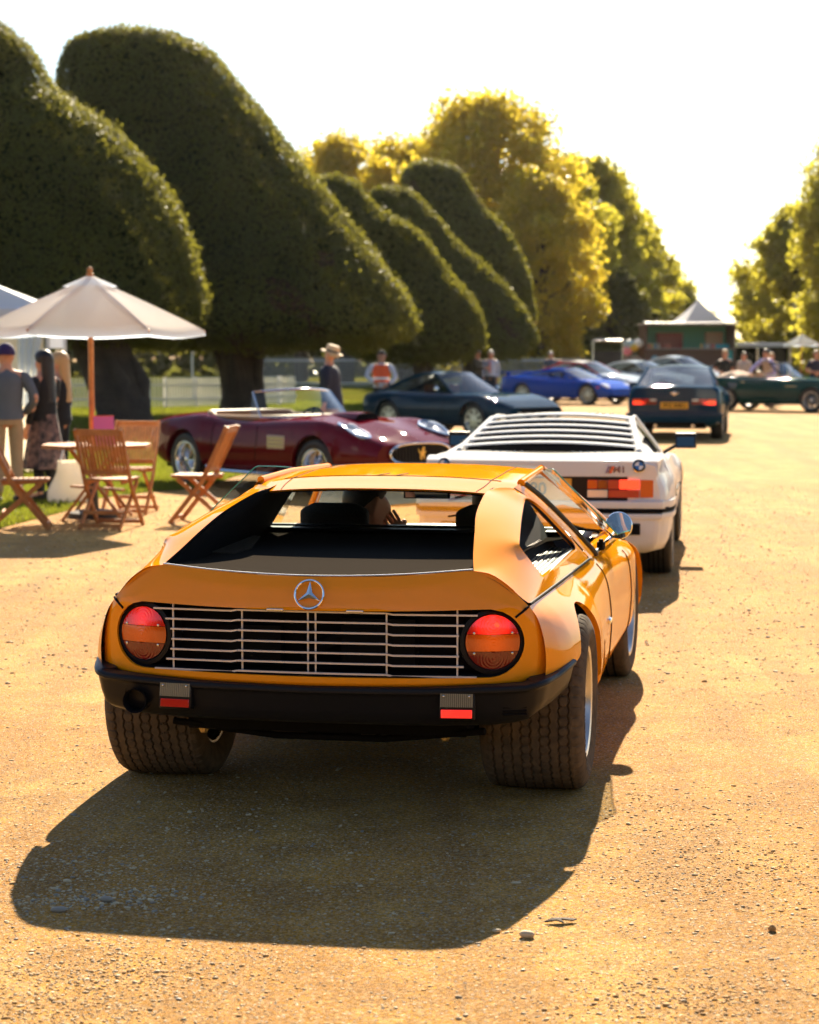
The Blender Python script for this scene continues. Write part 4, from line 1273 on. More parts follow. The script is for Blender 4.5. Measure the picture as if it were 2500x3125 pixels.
broadleaf((11.0, 122), 13.7, 6.0, 'olive', 'tall olive green avenue tree beside the small gold tree', 25, 28000, 0.16, 60, 0.02)
broadleaf((13.4, 128), 12.6, 5.2, 'olive', 'olive avenue tree behind the green food kiosk', 26, 24000, 0.16, 54, 0.02)
broadleaf((15.6, 136), 11.2, 4.8, 'olive', 'avenue tree between the kiosk and the white pointed tent', 35, 20000, 0.16, 48, 0.02)
broadleaf((18.6, 148), 9.2, 4.8, 'olive', 'avenue tree just left of the peak of the white pointed tent', 27, 18000, 0.17, 44, 0.02)
broadleaf((22.2, 170), 7.0, 5.0, 'olive', 'smallest and farthest avenue tree behind the white pointed tent', 28, 15000, 0.19, 40, 0.02)
broadleaf((9.2, 118), 8.5, 5.0, 'darkgreen', 'low dark tree behind the small gold tree', 29, 18000, 0.18, 44, 0.01)
broadleaf((11.6, 112), 6.5, 4.4, 'darkgreen', 'low dark bushy tree left of the food kiosk', 36, 16000, 0.16, 40, 0.01)
broadleaf((22.3, 97), 12.4, 6.8, 'olive', 'olive avenue tree on the right side of the drive, tallest there', 31, 34000, 0.135, 64, 0.03)
broadleaf((21.9, 112), 10.2, 5.6, 'olive', 'lower tree behind the tallest one on the right side of the drive', 32, 24000, 0.15, 50, 0.02)
broadleaf((22.4, 88), 9.0, 5.2, 'darkgreen', 'dark green tree in front of the right avenue trees, behind the small parasol', 33, 24000, 0.13, 54, 0.02)
broadleaf((24.6, 128), 9.0, 5.6, 'olive', 'farther avenue tree on the right side of the drive', 37, 18000, 0.17, 44, 0.02)

# distant wood closing the view behind the lawn
def wood(label, x0, x1, y, h, seed, n=26000, face=-1, leaf=0.45):
    r = np.random.default_rng(seed); nb = 46
    P = []; N_ = []
    for k in range(nb):
        cx = x0 + (x1 - x0) * (k + r.uniform(0, 1)) / nb; s = h * r.uniform(0.28, 0.5)
        for cz in (s * 0.5, h * 0.45, h * r.uniform(0.55, 0.8)):
            d = r.normal(0, 1, (n // (nb * 3), 3)); d /= np.linalg.norm(d, axis=1)[:, None]; d[:, 1] = face * abs(d[:, 1])
            P.append(np.array([cx, y + r.uniform(-4, 4), cz]) + d * [s * 1.2, s * 0.5, s * 0.75]); N_.append(d)
    P = np.vstack(P); N_ = np.vstack(N_); P = P[P[:, 2] > 0]; N_ = N_[:len(P)]
    Q, F = leaf_quads(P, N_, leaf, 0.6, seed, 0.7)
    tag(big_mesh('wood', Q, F, ['darkgreen']), label, 'wood', kind='stuff')
wood('far belt of dark trees behind the lawn', -75, 12, 150, 8.5, 51)
wood('far belt of dark trees on the right of the drive', 30, 70, 160, 8.5, 52, 12000)
wood('tall belt of dark trees closing the near end of the drive', -60, 60, -42, 14, 53, 26000, 1, 0.9)
# ================================================================ the other cars
def across(edge_pts, n=13, crown=0.0, bow=0.0, sgn=1):
    """grid from a right-hand edge curve mirrored to the left, crowned in z and bowed in y"""
    xs = np.linspace(-1, 1, n)
    k = len(edge_pts)
    cr = crown if hasattr(crown, '__len__') else [crown] * k
    bw = bow if hasattr(bow, '__len__') else [bow] * k
    return np.array([[(x * p[0], p[1] + b * (1 - x * x), p[2] + c * (1 - x * x)) for x in xs] for p, c, b in zip(edge_pts, cr, bw)])

def cabin(car, pm, A0, A1, C1, C0, crown=0.03, bow_f=0.14, bow_r=-0.06, glass='glass_dark', inset=0.05, mid=None, side_front=None, rear_glass=True):
    A0, A1, C1, C0 = [np.array(p, float) for p in (A0, A1, C1, C0)]
    rail = crom([A1] + ([np.array(q, float) for q in mid] if mid else []) + [C1], 8)
    k = len(rail); f = np.linspace(0, 1, k)
    mb = MB(); mb.grid(across(rail, 15, crown, list(bow_f * 0.6 * (1 - f) + bow_r * f)))
    mb.build('roof', pm, car, angle=50)
    ws = np.array([A1 * (1 - t) + A0 * t for t in np.linspace(0, 1, 7)])
    mb = MB(); mb.grid(across(ws, 13, [crown * (1 - t) + 0.005 for t in np.linspace(0, 1, 7)], [bow_f * (0.6 + 0.4 * t) for t in np.linspace(0, 1, 7)]))
    mb.build('windscreen', glass, car)
    rw = np.array([C1 * (1 - t) + C0 * t for t in np.linspace(0, 1, 7)])
    mb = MB(); mb.grid(across(rw, 13, [crown * (1 - t) + 0.005 for t in np.linspace(0, 1, 7)], [bow_r] * 7))
    if rear_glass: mb.build('rear_window', glass, car)
    for sx in (1, -1):
        S = np.array([sx, 1, 1])
        mb = MB()
        mb.tube([A0 * S, A1 * S], 0.022, 8)
        mb.tube(list(rail * S), 0.018, 8)
        mb.tube([C1 * S, C0 * S], 0.030, 8)
        mb.build('pillar', pm, car)
        # side: frame ring and pane
        sf = np.array(side_front, float) if side_front is not None else A0
        out = np.vstack([np.array([C0 * (1 - t) + sf * t for t in np.linspace(0, 1, 12)])[:-1], np.array([sf * (1 - t) + A1 * t for t in np.linspace(0, 1, 8)])[:-1], rail[:-1], np.array([C1 * (1 - t) + C0 * t for t in np.linspace(0, 1, 8)])[:-1]])
        out = resample(out, 60, closed=True)
        cen = out.mean(0)
        d = cen - out; dn = np.linalg.norm(d, axis=1)[:, None]
        inn = out + d / dn * np.minimum(inset, dn * 0.5)
        inn[:, 0] += 0.004
        mb = MB(); mb.grid(np.stack([out, inn], 1) * S, closed_u=True); mb.build('window_frame', pm, car, angle=50)
        inn[:, 0] -= 0.006
        mb = MB(); mb.add(list(inn * S) + [cen * S], [(i, (i + 1) % 60, 60) for i in range(60)]); mb.build('side_window', glass, car)

def seats(car, xs, y, z=0.32, m='leather_tan', hgt=0.50, head=True):
    for x in xs:
        mb = MB()
        mb.box((x, y + 0.28, z), (0.46, 0.50, 0.16))
        s = mb.build('seat', m, car, bevel=0.05)
        mb = MB(); mb.box((x, y, z + hgt / 2 + 0.05), (0.44, 0.12, hgt), rot=Matrix.Rotation(rad(12), 3, 'X')); mb.build('backrest', m, s, bevel=0.04)
        if head:
            mb = MB(); mb.box((x, y - 0.06, z + hgt + 0.12), (0.24, 0.09, 0.16)); mb.build('headrest', m, s, bevel=0.03)

def under(car, y0, y1, hw=0.6):
    mb = MB(); mb.box((0, (y0 + y1) / 2, 0.30), (hw * 2, (y1 - y0), 0.20)); mb.build('underbody', 'black', car, bevel=0.03)

def four_wheels(car, wb, tx, R, rim, wd, style, spokes=8, rim_mat='alloy', steer=0.0, tr=None):
    for sx in (1, -1):
        make_wheel(car, (sx * (tr or tx), 0, R), R, rim, wd, style, spokes, rim_mat, side=sx, nseg=36)
        make_wheel(car, (sx * tx, wb, R), R, rim, wd, style, spokes, rim_mat, side=sx, steer=steer, nseg=36)

def dash(car, y, z, hw=0.62, m='black_satin', wheel_x=-0.34):
    mb = MB(); mb.box((0, y, z), (hw * 2, 0.22, 0.14)); mb.build('dashboard', m, car, bevel=0.04)
    mb = MB(); c = np.array([wheel_x, y - 0.24, z + 0.02]); d, s_, u_ = frame((0, -1, 0.4))
    mb.tube([c + 0.18 * (math.cos(t) * s_ + math.sin(t) * u_) for t in np.linspace(0, 2 * math.pi, 24, endpoint=False)], 0.012, 6, closed=True, up=d)
    for q in (0, 2.1, -2.1): mb.beam(c, c + 0.18 * (math.cos(q + 1.57) * s_ + math.sin(q + 1.57) * u_), 0.03, 0.006, up=d)
    mb.build('steering_wheel', 'black', car)

def plate(car, c, n, wd, ht, text, size, bg_m='plate_yellow', two=None, dx=0.0):
    d, s_, u_ = frame(n)
    c = np.array(c, float)
    mb = MB(); mb.add([c + s_ * a * wd / 2 + u_ * b * ht / 2 + d * k for k in (0, 0.006) for a, b in ((-1, -1), (1, -1), (1, 1), (-1, 1))], [(0, 1, 2, 3), (7, 6, 5, 4), (0, 4, 5, 1), (1, 5, 6, 2), (2, 6, 7, 3), (3, 7, 4, 0)])
    p = mb.build('number_plate', bg_m, car, smooth=False, recalc=True)
    for tx, dy in ([(text, 0)] if two is None else [(text, ht * 0.22), (two, -ht * 0.22)]):
        V, F = text_mesh(tx, size, 0.0005, bold=size * 0.02)
        mb = MB(); mb.add([c + s_ * (x + dx) + u_ * (y + dy) + d * (0.008 + z) for x, y, z in V], F)
        mb.build('plate_lettering', 'black', p, smooth=False)
    return p
M['plate_yellow'] = mat('plate_yellow', (0.75, 0.36, 0.01), 0.4)
M['badge_blue'] = mat('badge_blue', (0.01, 0.10, 0.35), 0.3, 0, 1)
M['badge_white'] = mat('badge_white', (0.75, 0.75, 0.75), 0.3, 0, 1)
M['badge_red'] = mat('badge_red', (0.6, 0.02, 0.02), 0.3, 0, 1)
M['navy_badge'] = mat('badge_navy', (0.02, 0.03, 0.12), 0.3, 0, 1)
M['gold_badge'] = mat('badge_gold', (0.75, 0.48, 0.12), 0.3, 0.8)

def roundel(parent, c, n, r):
    d, s_, u_ = frame(n); c = np.array(c, float)
    mb = MB(); mb.lathe([(r, -0.01), (r, 0.006), (r * 0.68, 0.007)], 32, o=c, axis=d)
    b = mb.build('round_badge', 'black', parent)
    for q in range(4):
        V = [c + d * 0.007] + [c + d * 0.007 + r * 0.68 * (math.cos(t) * s_ + math.sin(t) * u_) for t in np.linspace(q * math.pi / 2, (q + 1) * math.pi / 2, 9)]
        mb = MB(); mb.add(V, [(0, i, i + 1) for i in range(1, 9)]); mb.build('badge_quarter', 'badge_blue' if q % 2 else 'badge_white', b, smooth=False)
    mb = MB(); mb.tube([c + d * 0.007 + r * (math.cos(t) * s_ + math.sin(t) * u_) for t in np.linspace(0, 2 * math.pi, 32, endpoint=False)], r * 0.05, 5, closed=True, up=d); mb.build('badge_rim', 'chrome', b)

# ---------------------------------------------------------------- white mid-engined coupe
def build_white():
    car = empty('sports_car', (1.066, 14.66, 0), -rad(9.3), 'white mid-engined coupe with slatted rear window and yellow number plate', 'car')
    W_ = 'white_paint'
    T = [
        (-0.90, [(0.60, 0.27), (0.78, 0.31), (0.835, 0.50), (0.835, 0.62), (0.800, 0.76), (0.740, 0.858), (0, 0.875)]),
        (-0.84, [(0.66, 0.25), (0.82, 0.30), (0.872, 0.50), (0.870, 0.64), (0.815, 0.78), (0.745, 0.882), (0, 0.895)]),
        (-0.50, [(0.70, 0.22), (0.87, 0.30), (0.905, 0.50), (0.905, 0.66), (0.845, 0.80), (0.735, 0.905), (0, 0.905)]),
        (-0.10, [(0.70, 0.18), (0.885, 0.30), (0.918, 0.50), (0.918, 0.68), (0.865, 0.80), (0.735, 0.900), (0, 0.895)]),
        (0.40, [(0.70, 0.17), (0.870, 0.29), (0.905, 0.50), (0.900, 0.66), (0.855, 0.78), (0.745, 0.860), (0, 0.860)]),
        (1.20, [(0.70, 0.16), (0.840, 0.28), (0.880, 0.48), (0.870, 0.62), (0.838, 0.73), (0.750, 0.805), (0, 0.81)]),
        (2.10, [(0.70, 0.16), (0.850, 0.28), (0.885, 0.48), (0.880, 0.62), (0.842, 0.73), (0.740, 0.790), (0, 0.81)]),
        (2.56, [(0.70, 0.18), (0.875, 0.30), (0.910, 0.48), (0.910, 0.62), (0.855, 0.73), (0.730, 0.765), (0, 0.77)]),
        (3.00, [(0.68, 0.19), (0.850, 0.29), (0.880, 0.44), (0.880, 0.56), (0.825, 0.65), (0.700, 0.680), (0, 0.69)]),
        (3.45, [(0.60, 0.22), (0.780, 0.28), (0.810, 0.38), (0.810, 0.44), (0.760, 0.51), (0.640, 0.535), (0, 0.54)]),
    ]
    b = Body(T, [(0, 0.33, 0.385), (2.56, 0.32, 0.365)], [(-0.9, 0.27), (-0.45, 0.25), (-0.384, 0.25), (-0.383, 0.17), (3.5, 0.2)])
    b.build('body', W_, car)
    cabin(car, W_, (0.72, 2.12, 0.80), (0.535, 1.50, 1.105), (0.545, 0.80, 1.105), (0.66, -0.30, 0.905), crown=0.035, inset=0.06, mid=[(0.55, 1.15, 1.118)], side_front=(0.745, 2.0, 0.80), rear_glass=False)
    # solid sail over the rear half of the side and black louvre panel
    for sx in (1, -1):
        mb = MB(); mb.grid(np.array([[(sx * 0.555, 0.86, 1.085), (sx * 0.745, 0.62, 0.865)], [(sx * 0.56, 0.55, 1.065), (sx * 0.745, 0.30, 0.875)], [(sx * 0.61, 0.1, 0.995), (sx * 0.75, -0.1, 0.90)], [(sx * 0.665, -0.32, 0.915), (sx * 0.735, -0.45, 0.908)]])); mb.build('sail_panel', W_, car, angle=50)
        mb = MB()
        for k in range(7):
            f = k / 6
            mb.beam((sx * (0.66 + 0.012), 0.40 - 0.30 * f, 0.985 - 0.015 * f), (sx * 0.752, 0.30 - 0.25 * f, 0.885 + 0.004 * f), 0.03, 0.008)
        mb.build('quarter_louvre', 'black', car, smooth=False)
        mb = MB(); mb.tube([(sx * x, y, z) for x, y, z in ((0.76, 1.85, 0.80), (0.86, 1.80, 0.86))], 0.016, 8); mb.box((sx * 0.945, 1.80, 0.905), (0.175, 0.09, 0.125)); mi = mb.build('wing_mirror', 'black_satin', car, bevel=0.02)
        mb = MB(); mb.box((sx * 0.945, 1.752, 0.905), (0.145, 0.004, 0.098), rot=Matrix.Rotation(rad(-9), 3, 'X')); mb.build('mirror_glass', 'mirror_dark', mi, smooth=False)
        mb = MB(); mb.tube([(sx * (p[0] + 0.002), p[1], p[2]) for p in seam(b, [(-0.86, 0.55), (-0.6, 0.56), (-0.42, 0.58)])], 0.008, 6); mb.tube([(sx * (p[0] + 0.002), p[1], p[2]) for p in seam(b, [(0.42, 0.55), (1.3, 0.53), (2.18, 0.53)])], 0.008, 6); mb.build('rubbing_strip', 'black', car)
    # slatted window cover
    for k in range(6):
        f = k / 5.0
        y = 0.74 - 1.02 * f; z = 1.128 - 0.172 * f; hw = 0.525 + 0.105 * f
        mb = MB()
        rows = []
        for dy, dz in ((0.045, 0.0), (0.0, -0.001), (-0.040, -0.006), (-0.042, -0.017), (0.0, -0.010)):
            rows.append([(x * hw, y + dy - 0.05 * (1 - x * x) * 0, z + dz + 0.030 * (1 - x * x)) for x in np.linspace(-1, 1, 15)])
        mb.grid(np.array(rows)); mb.build('window_slat', W_, car, angle=50, recalc=True)
    mb = MB(); mb.grid(across([np.array((0.545, 0.80, 1.085)), np.array((0.60, 0.2, 0.985)), np.array((0.66, -0.30, 0.895))], 11, [0.02, 0.015, 0.0])); mb.build('rear_deck_recess', mat('matt_black', (0.004, 0.004, 0.005), 1.0, spec=0.0), car)
    mb = MB(); mb.add([(-0.63, -0.34, 0.908), (0.63, -0.34, 0.908), (0.56, -0.44, 0.9065), (-0.56, -0.44, 0.9065)], [(0, 1, 2, 3)]); mb.build('air_outlet', 'black', car, smooth=False)
    for i in range(16):
        x = -0.40 + i * 0.0533
        if abs(x) < 0.14: continue
        mb = MB(); mb.lathe([(0.012, 0), (0.012, 0.006), (0.001, 0.007)], 10, o=(x, -0.39, 0.909)); mb.build('outlet_hole', 'white_lens', car)
    for x in (-0.36, -0.31, -0.26, -0.21, 0.19, 0.25, 0.31, 0.37):
        mb = MB(); mb.beam((x, 0.93, 1.146), (x + 0.02, 0.99, 1.149), 0.014, 0.006); mb.build('roof_slot', 'black', car)
    # tail: dark lamp band, lamps, plate, bumper
    yb = -0.905
    def tailx(x, y0=0): return yb - 0.02 + 0.05 * (x / 0.8) ** 2 + y0
    mb = MB(); mb.grid(np.array([[(x, tailx(x) - 0.004, z) for x in np.linspace(-0.80, 0.80, 17)] for z in (0.60, 0.765)])); mb.grid(np.array([[(x, tailx(x) - 0.004 + dy, z) for x in np.linspace(-0.80, 0.80, 17)] for z, dy in ((0.765, 0), (0.765, 0.06))])); mb.build('lamp_band', 'black_satin', car)
    mb = MB(); mb.grid(np.array([[(x, tailx(x) - 0.012 + dy, z) for x in np.linspace(-0.815, 0.815, 17)] for z, dy in ((0.767, 0.03), (0.767, 0.0), (0.80, 0.0), (0.872, 0.012), (0.888, 0.06), (0.90, 0.16))])); mb.build('tail_lid', W_, car, angle=50)
    for sx in (1, -1):
        h = MB(); h.box((sx * 0.56, tailx(0.56) + 0.016, 0.683), (0.48, 0.03, 0.135), rz=0.09 * sx); hs = h.build('tail_lamp', 'black', car, bevel=0.01)
        for x0, x1, z0, z1, mt in ((0.33, 0.47, 0.621, 0.675, 'white_lens'), (0.475, 0.69, 0.621, 0.675, 'red_lens'), (0.33, 0.40, 0.680, 0.745, 'red_lens'), (0.403, 0.47, 0.680, 0.745, 'dark_red'), (0.473, 0.545, 0.680, 0.745, 'red_lens'), (0.55, 0.69, 0.680, 0.745, 'red_glow'), (0.695, 0.79, 0.621, 0.745, 'amber')):
            mb = MB(); mb.box((sx * (x0 + x1) / 2, tailx((x0 + x1) / 2) - 0.012, (z0 + z1) / 2), (x1 - x0, 0.02, z1 - z0), rz=0.09 * sx); mb.build('lens', mt, hs, bevel=0.003)
        roundel(car, (sx * 0.685, tailx(0.685) - 0.012, 0.842), (sx * 0.1, -1, 0.25), 0.044)
    V, F = text_mesh('M1', 0.062, 0.001, bold=0.002)
    mb = MB(); mb.add([(0.55 + x * 1.15, tailx(0.55) - 0.0155, 0.815 + y) for x, y, z in V], F); mb.build('model_badge', 'navy_badge', car, smooth=False)
    for k, mt in enumerate(('badge_blue', 'navy_badge', 'badge_red')):
        x0 = 0.452 + k * 0.015
        mb = MB(); mb.add([(x0, tailx(x0) - 0.0155, 0.79), (x0 + 0.015, tailx(x0) - 0.0155, 0.79), (x0 + 0.034, tailx(x0) - 0.0155, 0.84), (x0 + 0.019, tailx(x0) - 0.0155, 0.84)], [(0, 1, 2, 3)]); mb.build('badge_stripe', mt, car, smooth=False)
    plate(car, (0.06, tailx(0) - 0.010, 0.675), (0, -1, 0), 0.32, 0.155, '09', 0.125, dx=0.075)
    for z0, z1, mt, out in ((0.545, 0.60, 'white_paint', 0.05), (0.515, 0.545, 'black', 0.045), (0.47, 0.515, 'white_paint', 0.055)):
        P = crom([(-0.925, -0.42), (-0.912, -0.70), (-0.85, -0.90), (-0.76, -0.955), (0, -0.985), (0.76, -0.955), (0.85, -0.90), (0.912, -0.70), (0.925, -0.42)], 6)
        mb = MB(); mb.grid(np.array([[(x, y + 0.08, z0), (x * 1.004, y, z0 + 0.004), (x * 1.006, y - 0.006, (z0 + z1) / 2), (x * 1.004, y, z1 - 0.004), (x, y + 0.08, z1)] for x, y in P])); mb.build('bumper_band', mt, car, angle=50, recalc=True)
    P = crom([(-0.90, -0.40), (-0.89, -0.72), (-0.83, -0.89), (-0.74, -0.945), (0, -0.965), (0.74, -0.945), (0.83, -0.89), (0.89, -0.72), (0.90, -0.40)], 6)
    mb = MB(); mb.grid(np.array([[(x, y, 0.475), (x, y - 0.004, 0.40), (x * 0.985, y + 0.01, 0.31), (x * 0.955, y + 0.05, 0.25), (x * 0.88, y + 0.14, 0.225)] for x, y in P])); mb.build('rear_valance', W_, car, angle=50, recalc=True)
    mb = MB(); mb.grid(np.array([[(x, np.interp(abs(x), P[len(P) // 2:, 0], P[len(P) // 2:, 1]) - 0.012, z) for x in np.linspace(-0.70, 0.70, 15)] for z in (0.365, 0.445)])); mb.build('valance_grille', 'black', car, bevel=0.01)
    under(car, -0.7, 3.3)
    four_wheels(car, 2.56, 0.775, 0.315, 0.20, 0.235, 'spoke', 5, tr=0.785)
    seats(car, (-0.34, 0.34), 1.05, 0.25, 'seat_cloth', 0.5)
    dash(car, 2.0, 0.74)
    return car
white_car = build_white()

# ---------------------------------------------------------------- maroon open two-seater
def open_cockpit(o, cx, cy, rx, ry):
    """cuts the cockpit out of the body skin"""
    bm = bmesh.new(); bm.from_mesh(o.data)
    kill = [f for f in bm.faces if ((f.calc_center_median().x - cx) / rx) ** 4 + ((f.calc_center_median().y - cy) / ry) ** 4 < 1 and f.normal.z > 0.3 and f.calc_center_median().z > 0.5]
    bmesh.ops.delete(bm, geom=kill, context='FACES'); bm.to_mesh(o.data); bm.free()

def build_maroon():
    car = empty('open_car', (-2.18, 24.74, 0), rad(-139.5), 'maroon open two-seater with covered headlamps, wire wheels and oval grille', 'car')
    Pm = 'maroon'
    T = [
        (-1.02, [(0.30, 0.40), (0.48, 0.42), (0.56, 0.50), (0.57, 0.58), (0.50, 0.68), (0.32, 0.73), (0, 0.75)]),
        (-0.85, [(0.45, 0.30), (0.64, 0.36), (0.70, 0.50), (0.70, 0.62), (0.62, 0.76), (0.40, 0.81), (0, 0.82)]),
        (-0.40, [(0.60, 0.20), (0.77, 0.30), (0.81, 0.48), (0.80, 0.64), (0.71, 0.82), (0.45, 0.88), (0, 0.88)]),
        (0.20, [(0.60, 0.20), (0.79, 0.30), (0.83, 0.48), (0.82, 0.66), (0.73, 0.86), (0.48, 0.91), (0, 0.91)]),
        (0.75, [(0.60, 0.19), (0.76, 0.28), (0.80, 0.46), (0.79, 0.63), (0.735, 0.80), (0.55, 0.855), (0, 0.86)]),
        (1.35, [(0.60, 0.19), (0.76, 0.28), (0.80, 0.46), (0.79, 0.62), (0.745, 0.79), (0.55, 0.84), (0, 0.87)]),
        (2.00, [(0.60, 0.20), (0.77, 0.29), (0.81, 0.46), (0.805, 0.64), (0.745, 0.83), (0.50, 0.875), (0, 0.91)]),
        (2.60, [(0.60, 0.20), (0.78, 0.30), (0.825, 0.46), (0.82, 0.66), (0.735, 0.86), (0.46, 0.835), (0, 0.87)]),
        (3.00, [(0.55, 0.24), (0.75, 0.31), (0.80, 0.46), (0.79, 0.62), (0.71, 0.80), (0.42, 0.765), (0, 0.80)]),
        (3.30, [(0.48, 0.28), (0.68, 0.34), (0.73, 0.45), (0.72, 0.57), (0.64, 0.69), (0.38, 0.69), (0, 0.72)]),
        (3.52, [(0.40, 0.32), (0.56, 0.36), (0.60, 0.44), (0.59, 0.52), (0.52, 0.59), (0.34, 0.62), (0, 0.64)]),
    ]
    b = Body(T, [(0, 0.33, 0.375), (2.60, 0.33, 0.375)], [(-1.0, 0.36), (-0.6, 0.26), (3.0, 0.20), (3.5, 0.34)])
    bo = b.build('body', Pm, car)
    open_cockpit(bo, 0, 0.78, 0.60, 0.72)
    mb = MB()
    tub = [(0.60 * np.sign(math.cos(t)) * abs(math.cos(t)) ** 0.5, 0.78 + 0.72 * np.sign(math.sin(t)) * abs(math.sin(t)) ** 0.5) for t in np.linspace(0, 2 * math.pi, 48, endpoint=False)]
    topz = lambda x, y: 0.885 if y < 0.4 else 0.845 + 0.02 * max(0, y - 1.0)
    mb.grid(np.array([[(x * 1.02, y, topz(x, y)), (x * 0.97, y, 0.60), (x * 0.93, y, 0.28)] for x, y in tub]), closed_u=True)
    mb.poly([(x * 0.93, y, 0.28) for x, y in tub]); mb.build('cockpit_tub', 'leather_cream', car, angle=50)
    mb = MB(); mb.tube([(x * 1.03, y, topz(x, y) + 0.01) for x, y in tub], 0.035, 8, closed=True); mb.build('cockpit_trim', 'leather_cream', car)
    seats(car, (-0.32, 0.32), 0.35, 0.30, 'leather_cream', 0.50, False)
    dash(car, 1.36, 0.78, 0.56, 'maroon', -0.32)
    # windscreen
    base = [(x, 1.42 + 0.22 * (1 - (x / 0.66) ** 2), 0.865) for x in np.linspace(-0.66, 0.66, 15)]
    top = [(x * 0.88, y - 0.26, z + 0.30 + 0.035 * (1 - (x / 0.66) ** 2)) for x, y, z in base]
    mb = MB(); mb.grid(np.array([np.array(base) * (1 - t) + np.array(top) * t for t in np.linspace(0, 1, 5)])); ws = mb.build('windscreen', 'glass', car)
    mb = MB(); mb.tube([base[0]] + top + [base[-1]], 0.013, 8); mb.tube(base, 0.012, 6); mb.build('windscreen_frame', 'chrome', ws)
    for sx in (1, -1):
        mb = MB(); mb.add([(sx * 0.66, 1.42, 0.865), (sx * 0.655, 1.20, 0.86), (sx * 0.585, 1.16, 1.165)], [(0, 1, 2)]); mb.build('vent_window', 'glass', ws)
        # covered headlamp: bowl, lamp, clear cover, bright rim
        loop = []
        for t in np.linspace(0, 2 * math.pi, 28, endpoint=False):
            yy = 3.10 + 0.25 * math.cos(t); xx = 0.595 + 0.105 * math.sin(t)
            P = b.sect(yy); i = int(np.argmax(P[:, 1] > 9)) if False else None
            up_ = P[P[:, 0] > 0.01]; order = np.argsort(up_[:, 0]);
            top_half = P[int(np.argmax(P[:, 0])):]
            zz = float(np.interp(xx, top_half[::-1, 0], top_half[::-1, 1]))
            loop.append((sx * xx, yy, zz + 0.012))
        mb = MB(); mb.tube(loop, 0.016, 6, closed=True); hl = mb.build('headlamp', 'chrome', car)
        c = np.mean(loop, axis=0)
        mb = MB(); mb.add(loop + [tuple(c + [0, 0, 0.02])], [(i, (i + 1) % 28, 28) for i in range(28)]); mb.build('lamp_cover', mat('lamp_cover', (0.10, 0.12, 0.16), 0.05, 0.0, 1.0), hl)
        mb = MB(); mb.lathe([(0.085, -0.03), (0.085, 0.0), (0.06, 0.012), (0.001, 0.018)], 20, o=c + [0, -0.02, 0.012], axis=(0, 0.8, 0.6)); mb.build('lamp', 'white_lens', hl)
        # side air outlet
        mb = MB(); mb.box((sx * 0.808, 1.92, 0.60), (0.02, 0.34, 0.16)); vo = mb.build('side_vent', mat('vent_alloy', (0.38, 0.31, 0.24), 0.45, 0.3), car, bevel=0.008)
        for k in range(3):
            mb = MB(); mb.box((sx * 0.820, 1.92, 0.555 + 0.045 * k), (0.012, 0.30, 0.010)); mb.build('vent_bar', 'chrome', vo, smooth=False)
        mb = MB(); mb.tube([(sx * (p[0] + 0.002), p[1], p[2]) for p in seam(b, [(0.62, 0.80), (0.60, 0.60), (0.64, 0.36)])], 0.004, 5); mb.build('door_gap', 'black', car)
        mb = MB(); mb.tube([(sx * (p[0] + 0.002), p[1], p[2]) for p in seam(b, [(1.50, 0.78), (1.52, 0.60), (1.48, 0.36)])], 0.004, 5); mb.build('door_gap', 'black', car)
        mb = MB(); mb.tube([(sx * 0.74, 0.42, 0.27), (sx * 0.77, 0.5, 0.22), (sx * 0.77, 2.1, 0.22), (sx * 0.74, 2.2, 0.25)], 0.02, 6); mb.build('sill_strip', 'chrome', car)
        mb = MB(); mb.lathe([(0.03, 0), (0.03, 0.02), (0.001, 0.03)], 12, o=(sx * 0.60, 3.35, 0.52), axis=(sx * 0.6, 1, 0)); mb.build('indicator_lamp', 'amber', car)
    # bonnet scoop
    mb = MB()
    rows = []
    for f in np.linspace(0, 1, 9):
        y = 1.85 + 0.75 * f; h = 0.075 * math.sin(math.pi * min(1, f * 0.55 + 0.02)); hw = 0.12 + 0.06 * f
        rows.append([(x * hw, y, 0.885 - 0.035 * max(0, (y - 2.1)) + h * (1 - x ** 4)) for x in np.linspace(-1, 1, 9)])
    mb.grid(np.array(rows)); sc_ = mb.build('bonnet_scoop', Pm, car)
    mb = MB(); mb.grid(np.array([rows[-1], [(p[0], p[1] + 0.002, 0.84) for p in rows[-1]]])); mb.build('scoop_mouth', 'black', sc_)
    # grille
    cz, cy = 0.505, 3.565
    oval = [(0.44 * np.sign(math.cos(t)) * abs(math.cos(t)) ** 0.7, 0.12 * np.sign(math.sin(t)) * abs(math.sin(t)) ** 0.8) for t in np.linspace(0, 2 * math.pi, 48, endpoint=False)]
    gy = lambda x: cy - 0.03 * (x / 0.5) ** 2
    mb = MB(); mb.poly([(x, gy(x), cz + z) for x, z in oval]); mb.build('grille_mouth', 'black', car, smooth=False)
    mb = MB(); mb.tube([(x, gy(x) + 0.008, cz + z) for x, z in oval], 0.014, 6, closed=True); gr = mb.build('grille_surround', 'chrome', car)
    for k in range(19):
        x = -0.40 + k * 0.80 / 18; hz = 0.11 * math.sqrt(max(0, 1 - (x / 0.44) ** 4))
        mb = MB(); mb.beam((x, gy(x) + 0.005, cz - hz), (x, gy(x) + 0.005, cz + hz), 0.008, 0.010, up=(0, 1, 0)); mb.build('grille_bar', 'dark_metal', gr, smooth=False)
    # rearing horse emblem
    horse = [(-0.028, -0.07), (-0.012, -0.07), (-0.006, -0.03), (0.012, -0.022), (0.022, -0.06), (0.034, -0.06), (0.026, -0.012), (0.032, 0.01), (0.050, 0.018), (0.046, 0.030), (0.024, 0.026), (0.018, 0.045), (0.034, 0.060), (0.030, 0.072), (0.006, 0.076), (-0.008, 0.05), (-0.020, 0.015), (-0.045, 0.03), (-0.055, 0.06), (-0.066, 0.045), (-0.050, 0.012), (-0.030, -0.005), (-0.034, -0.04)]
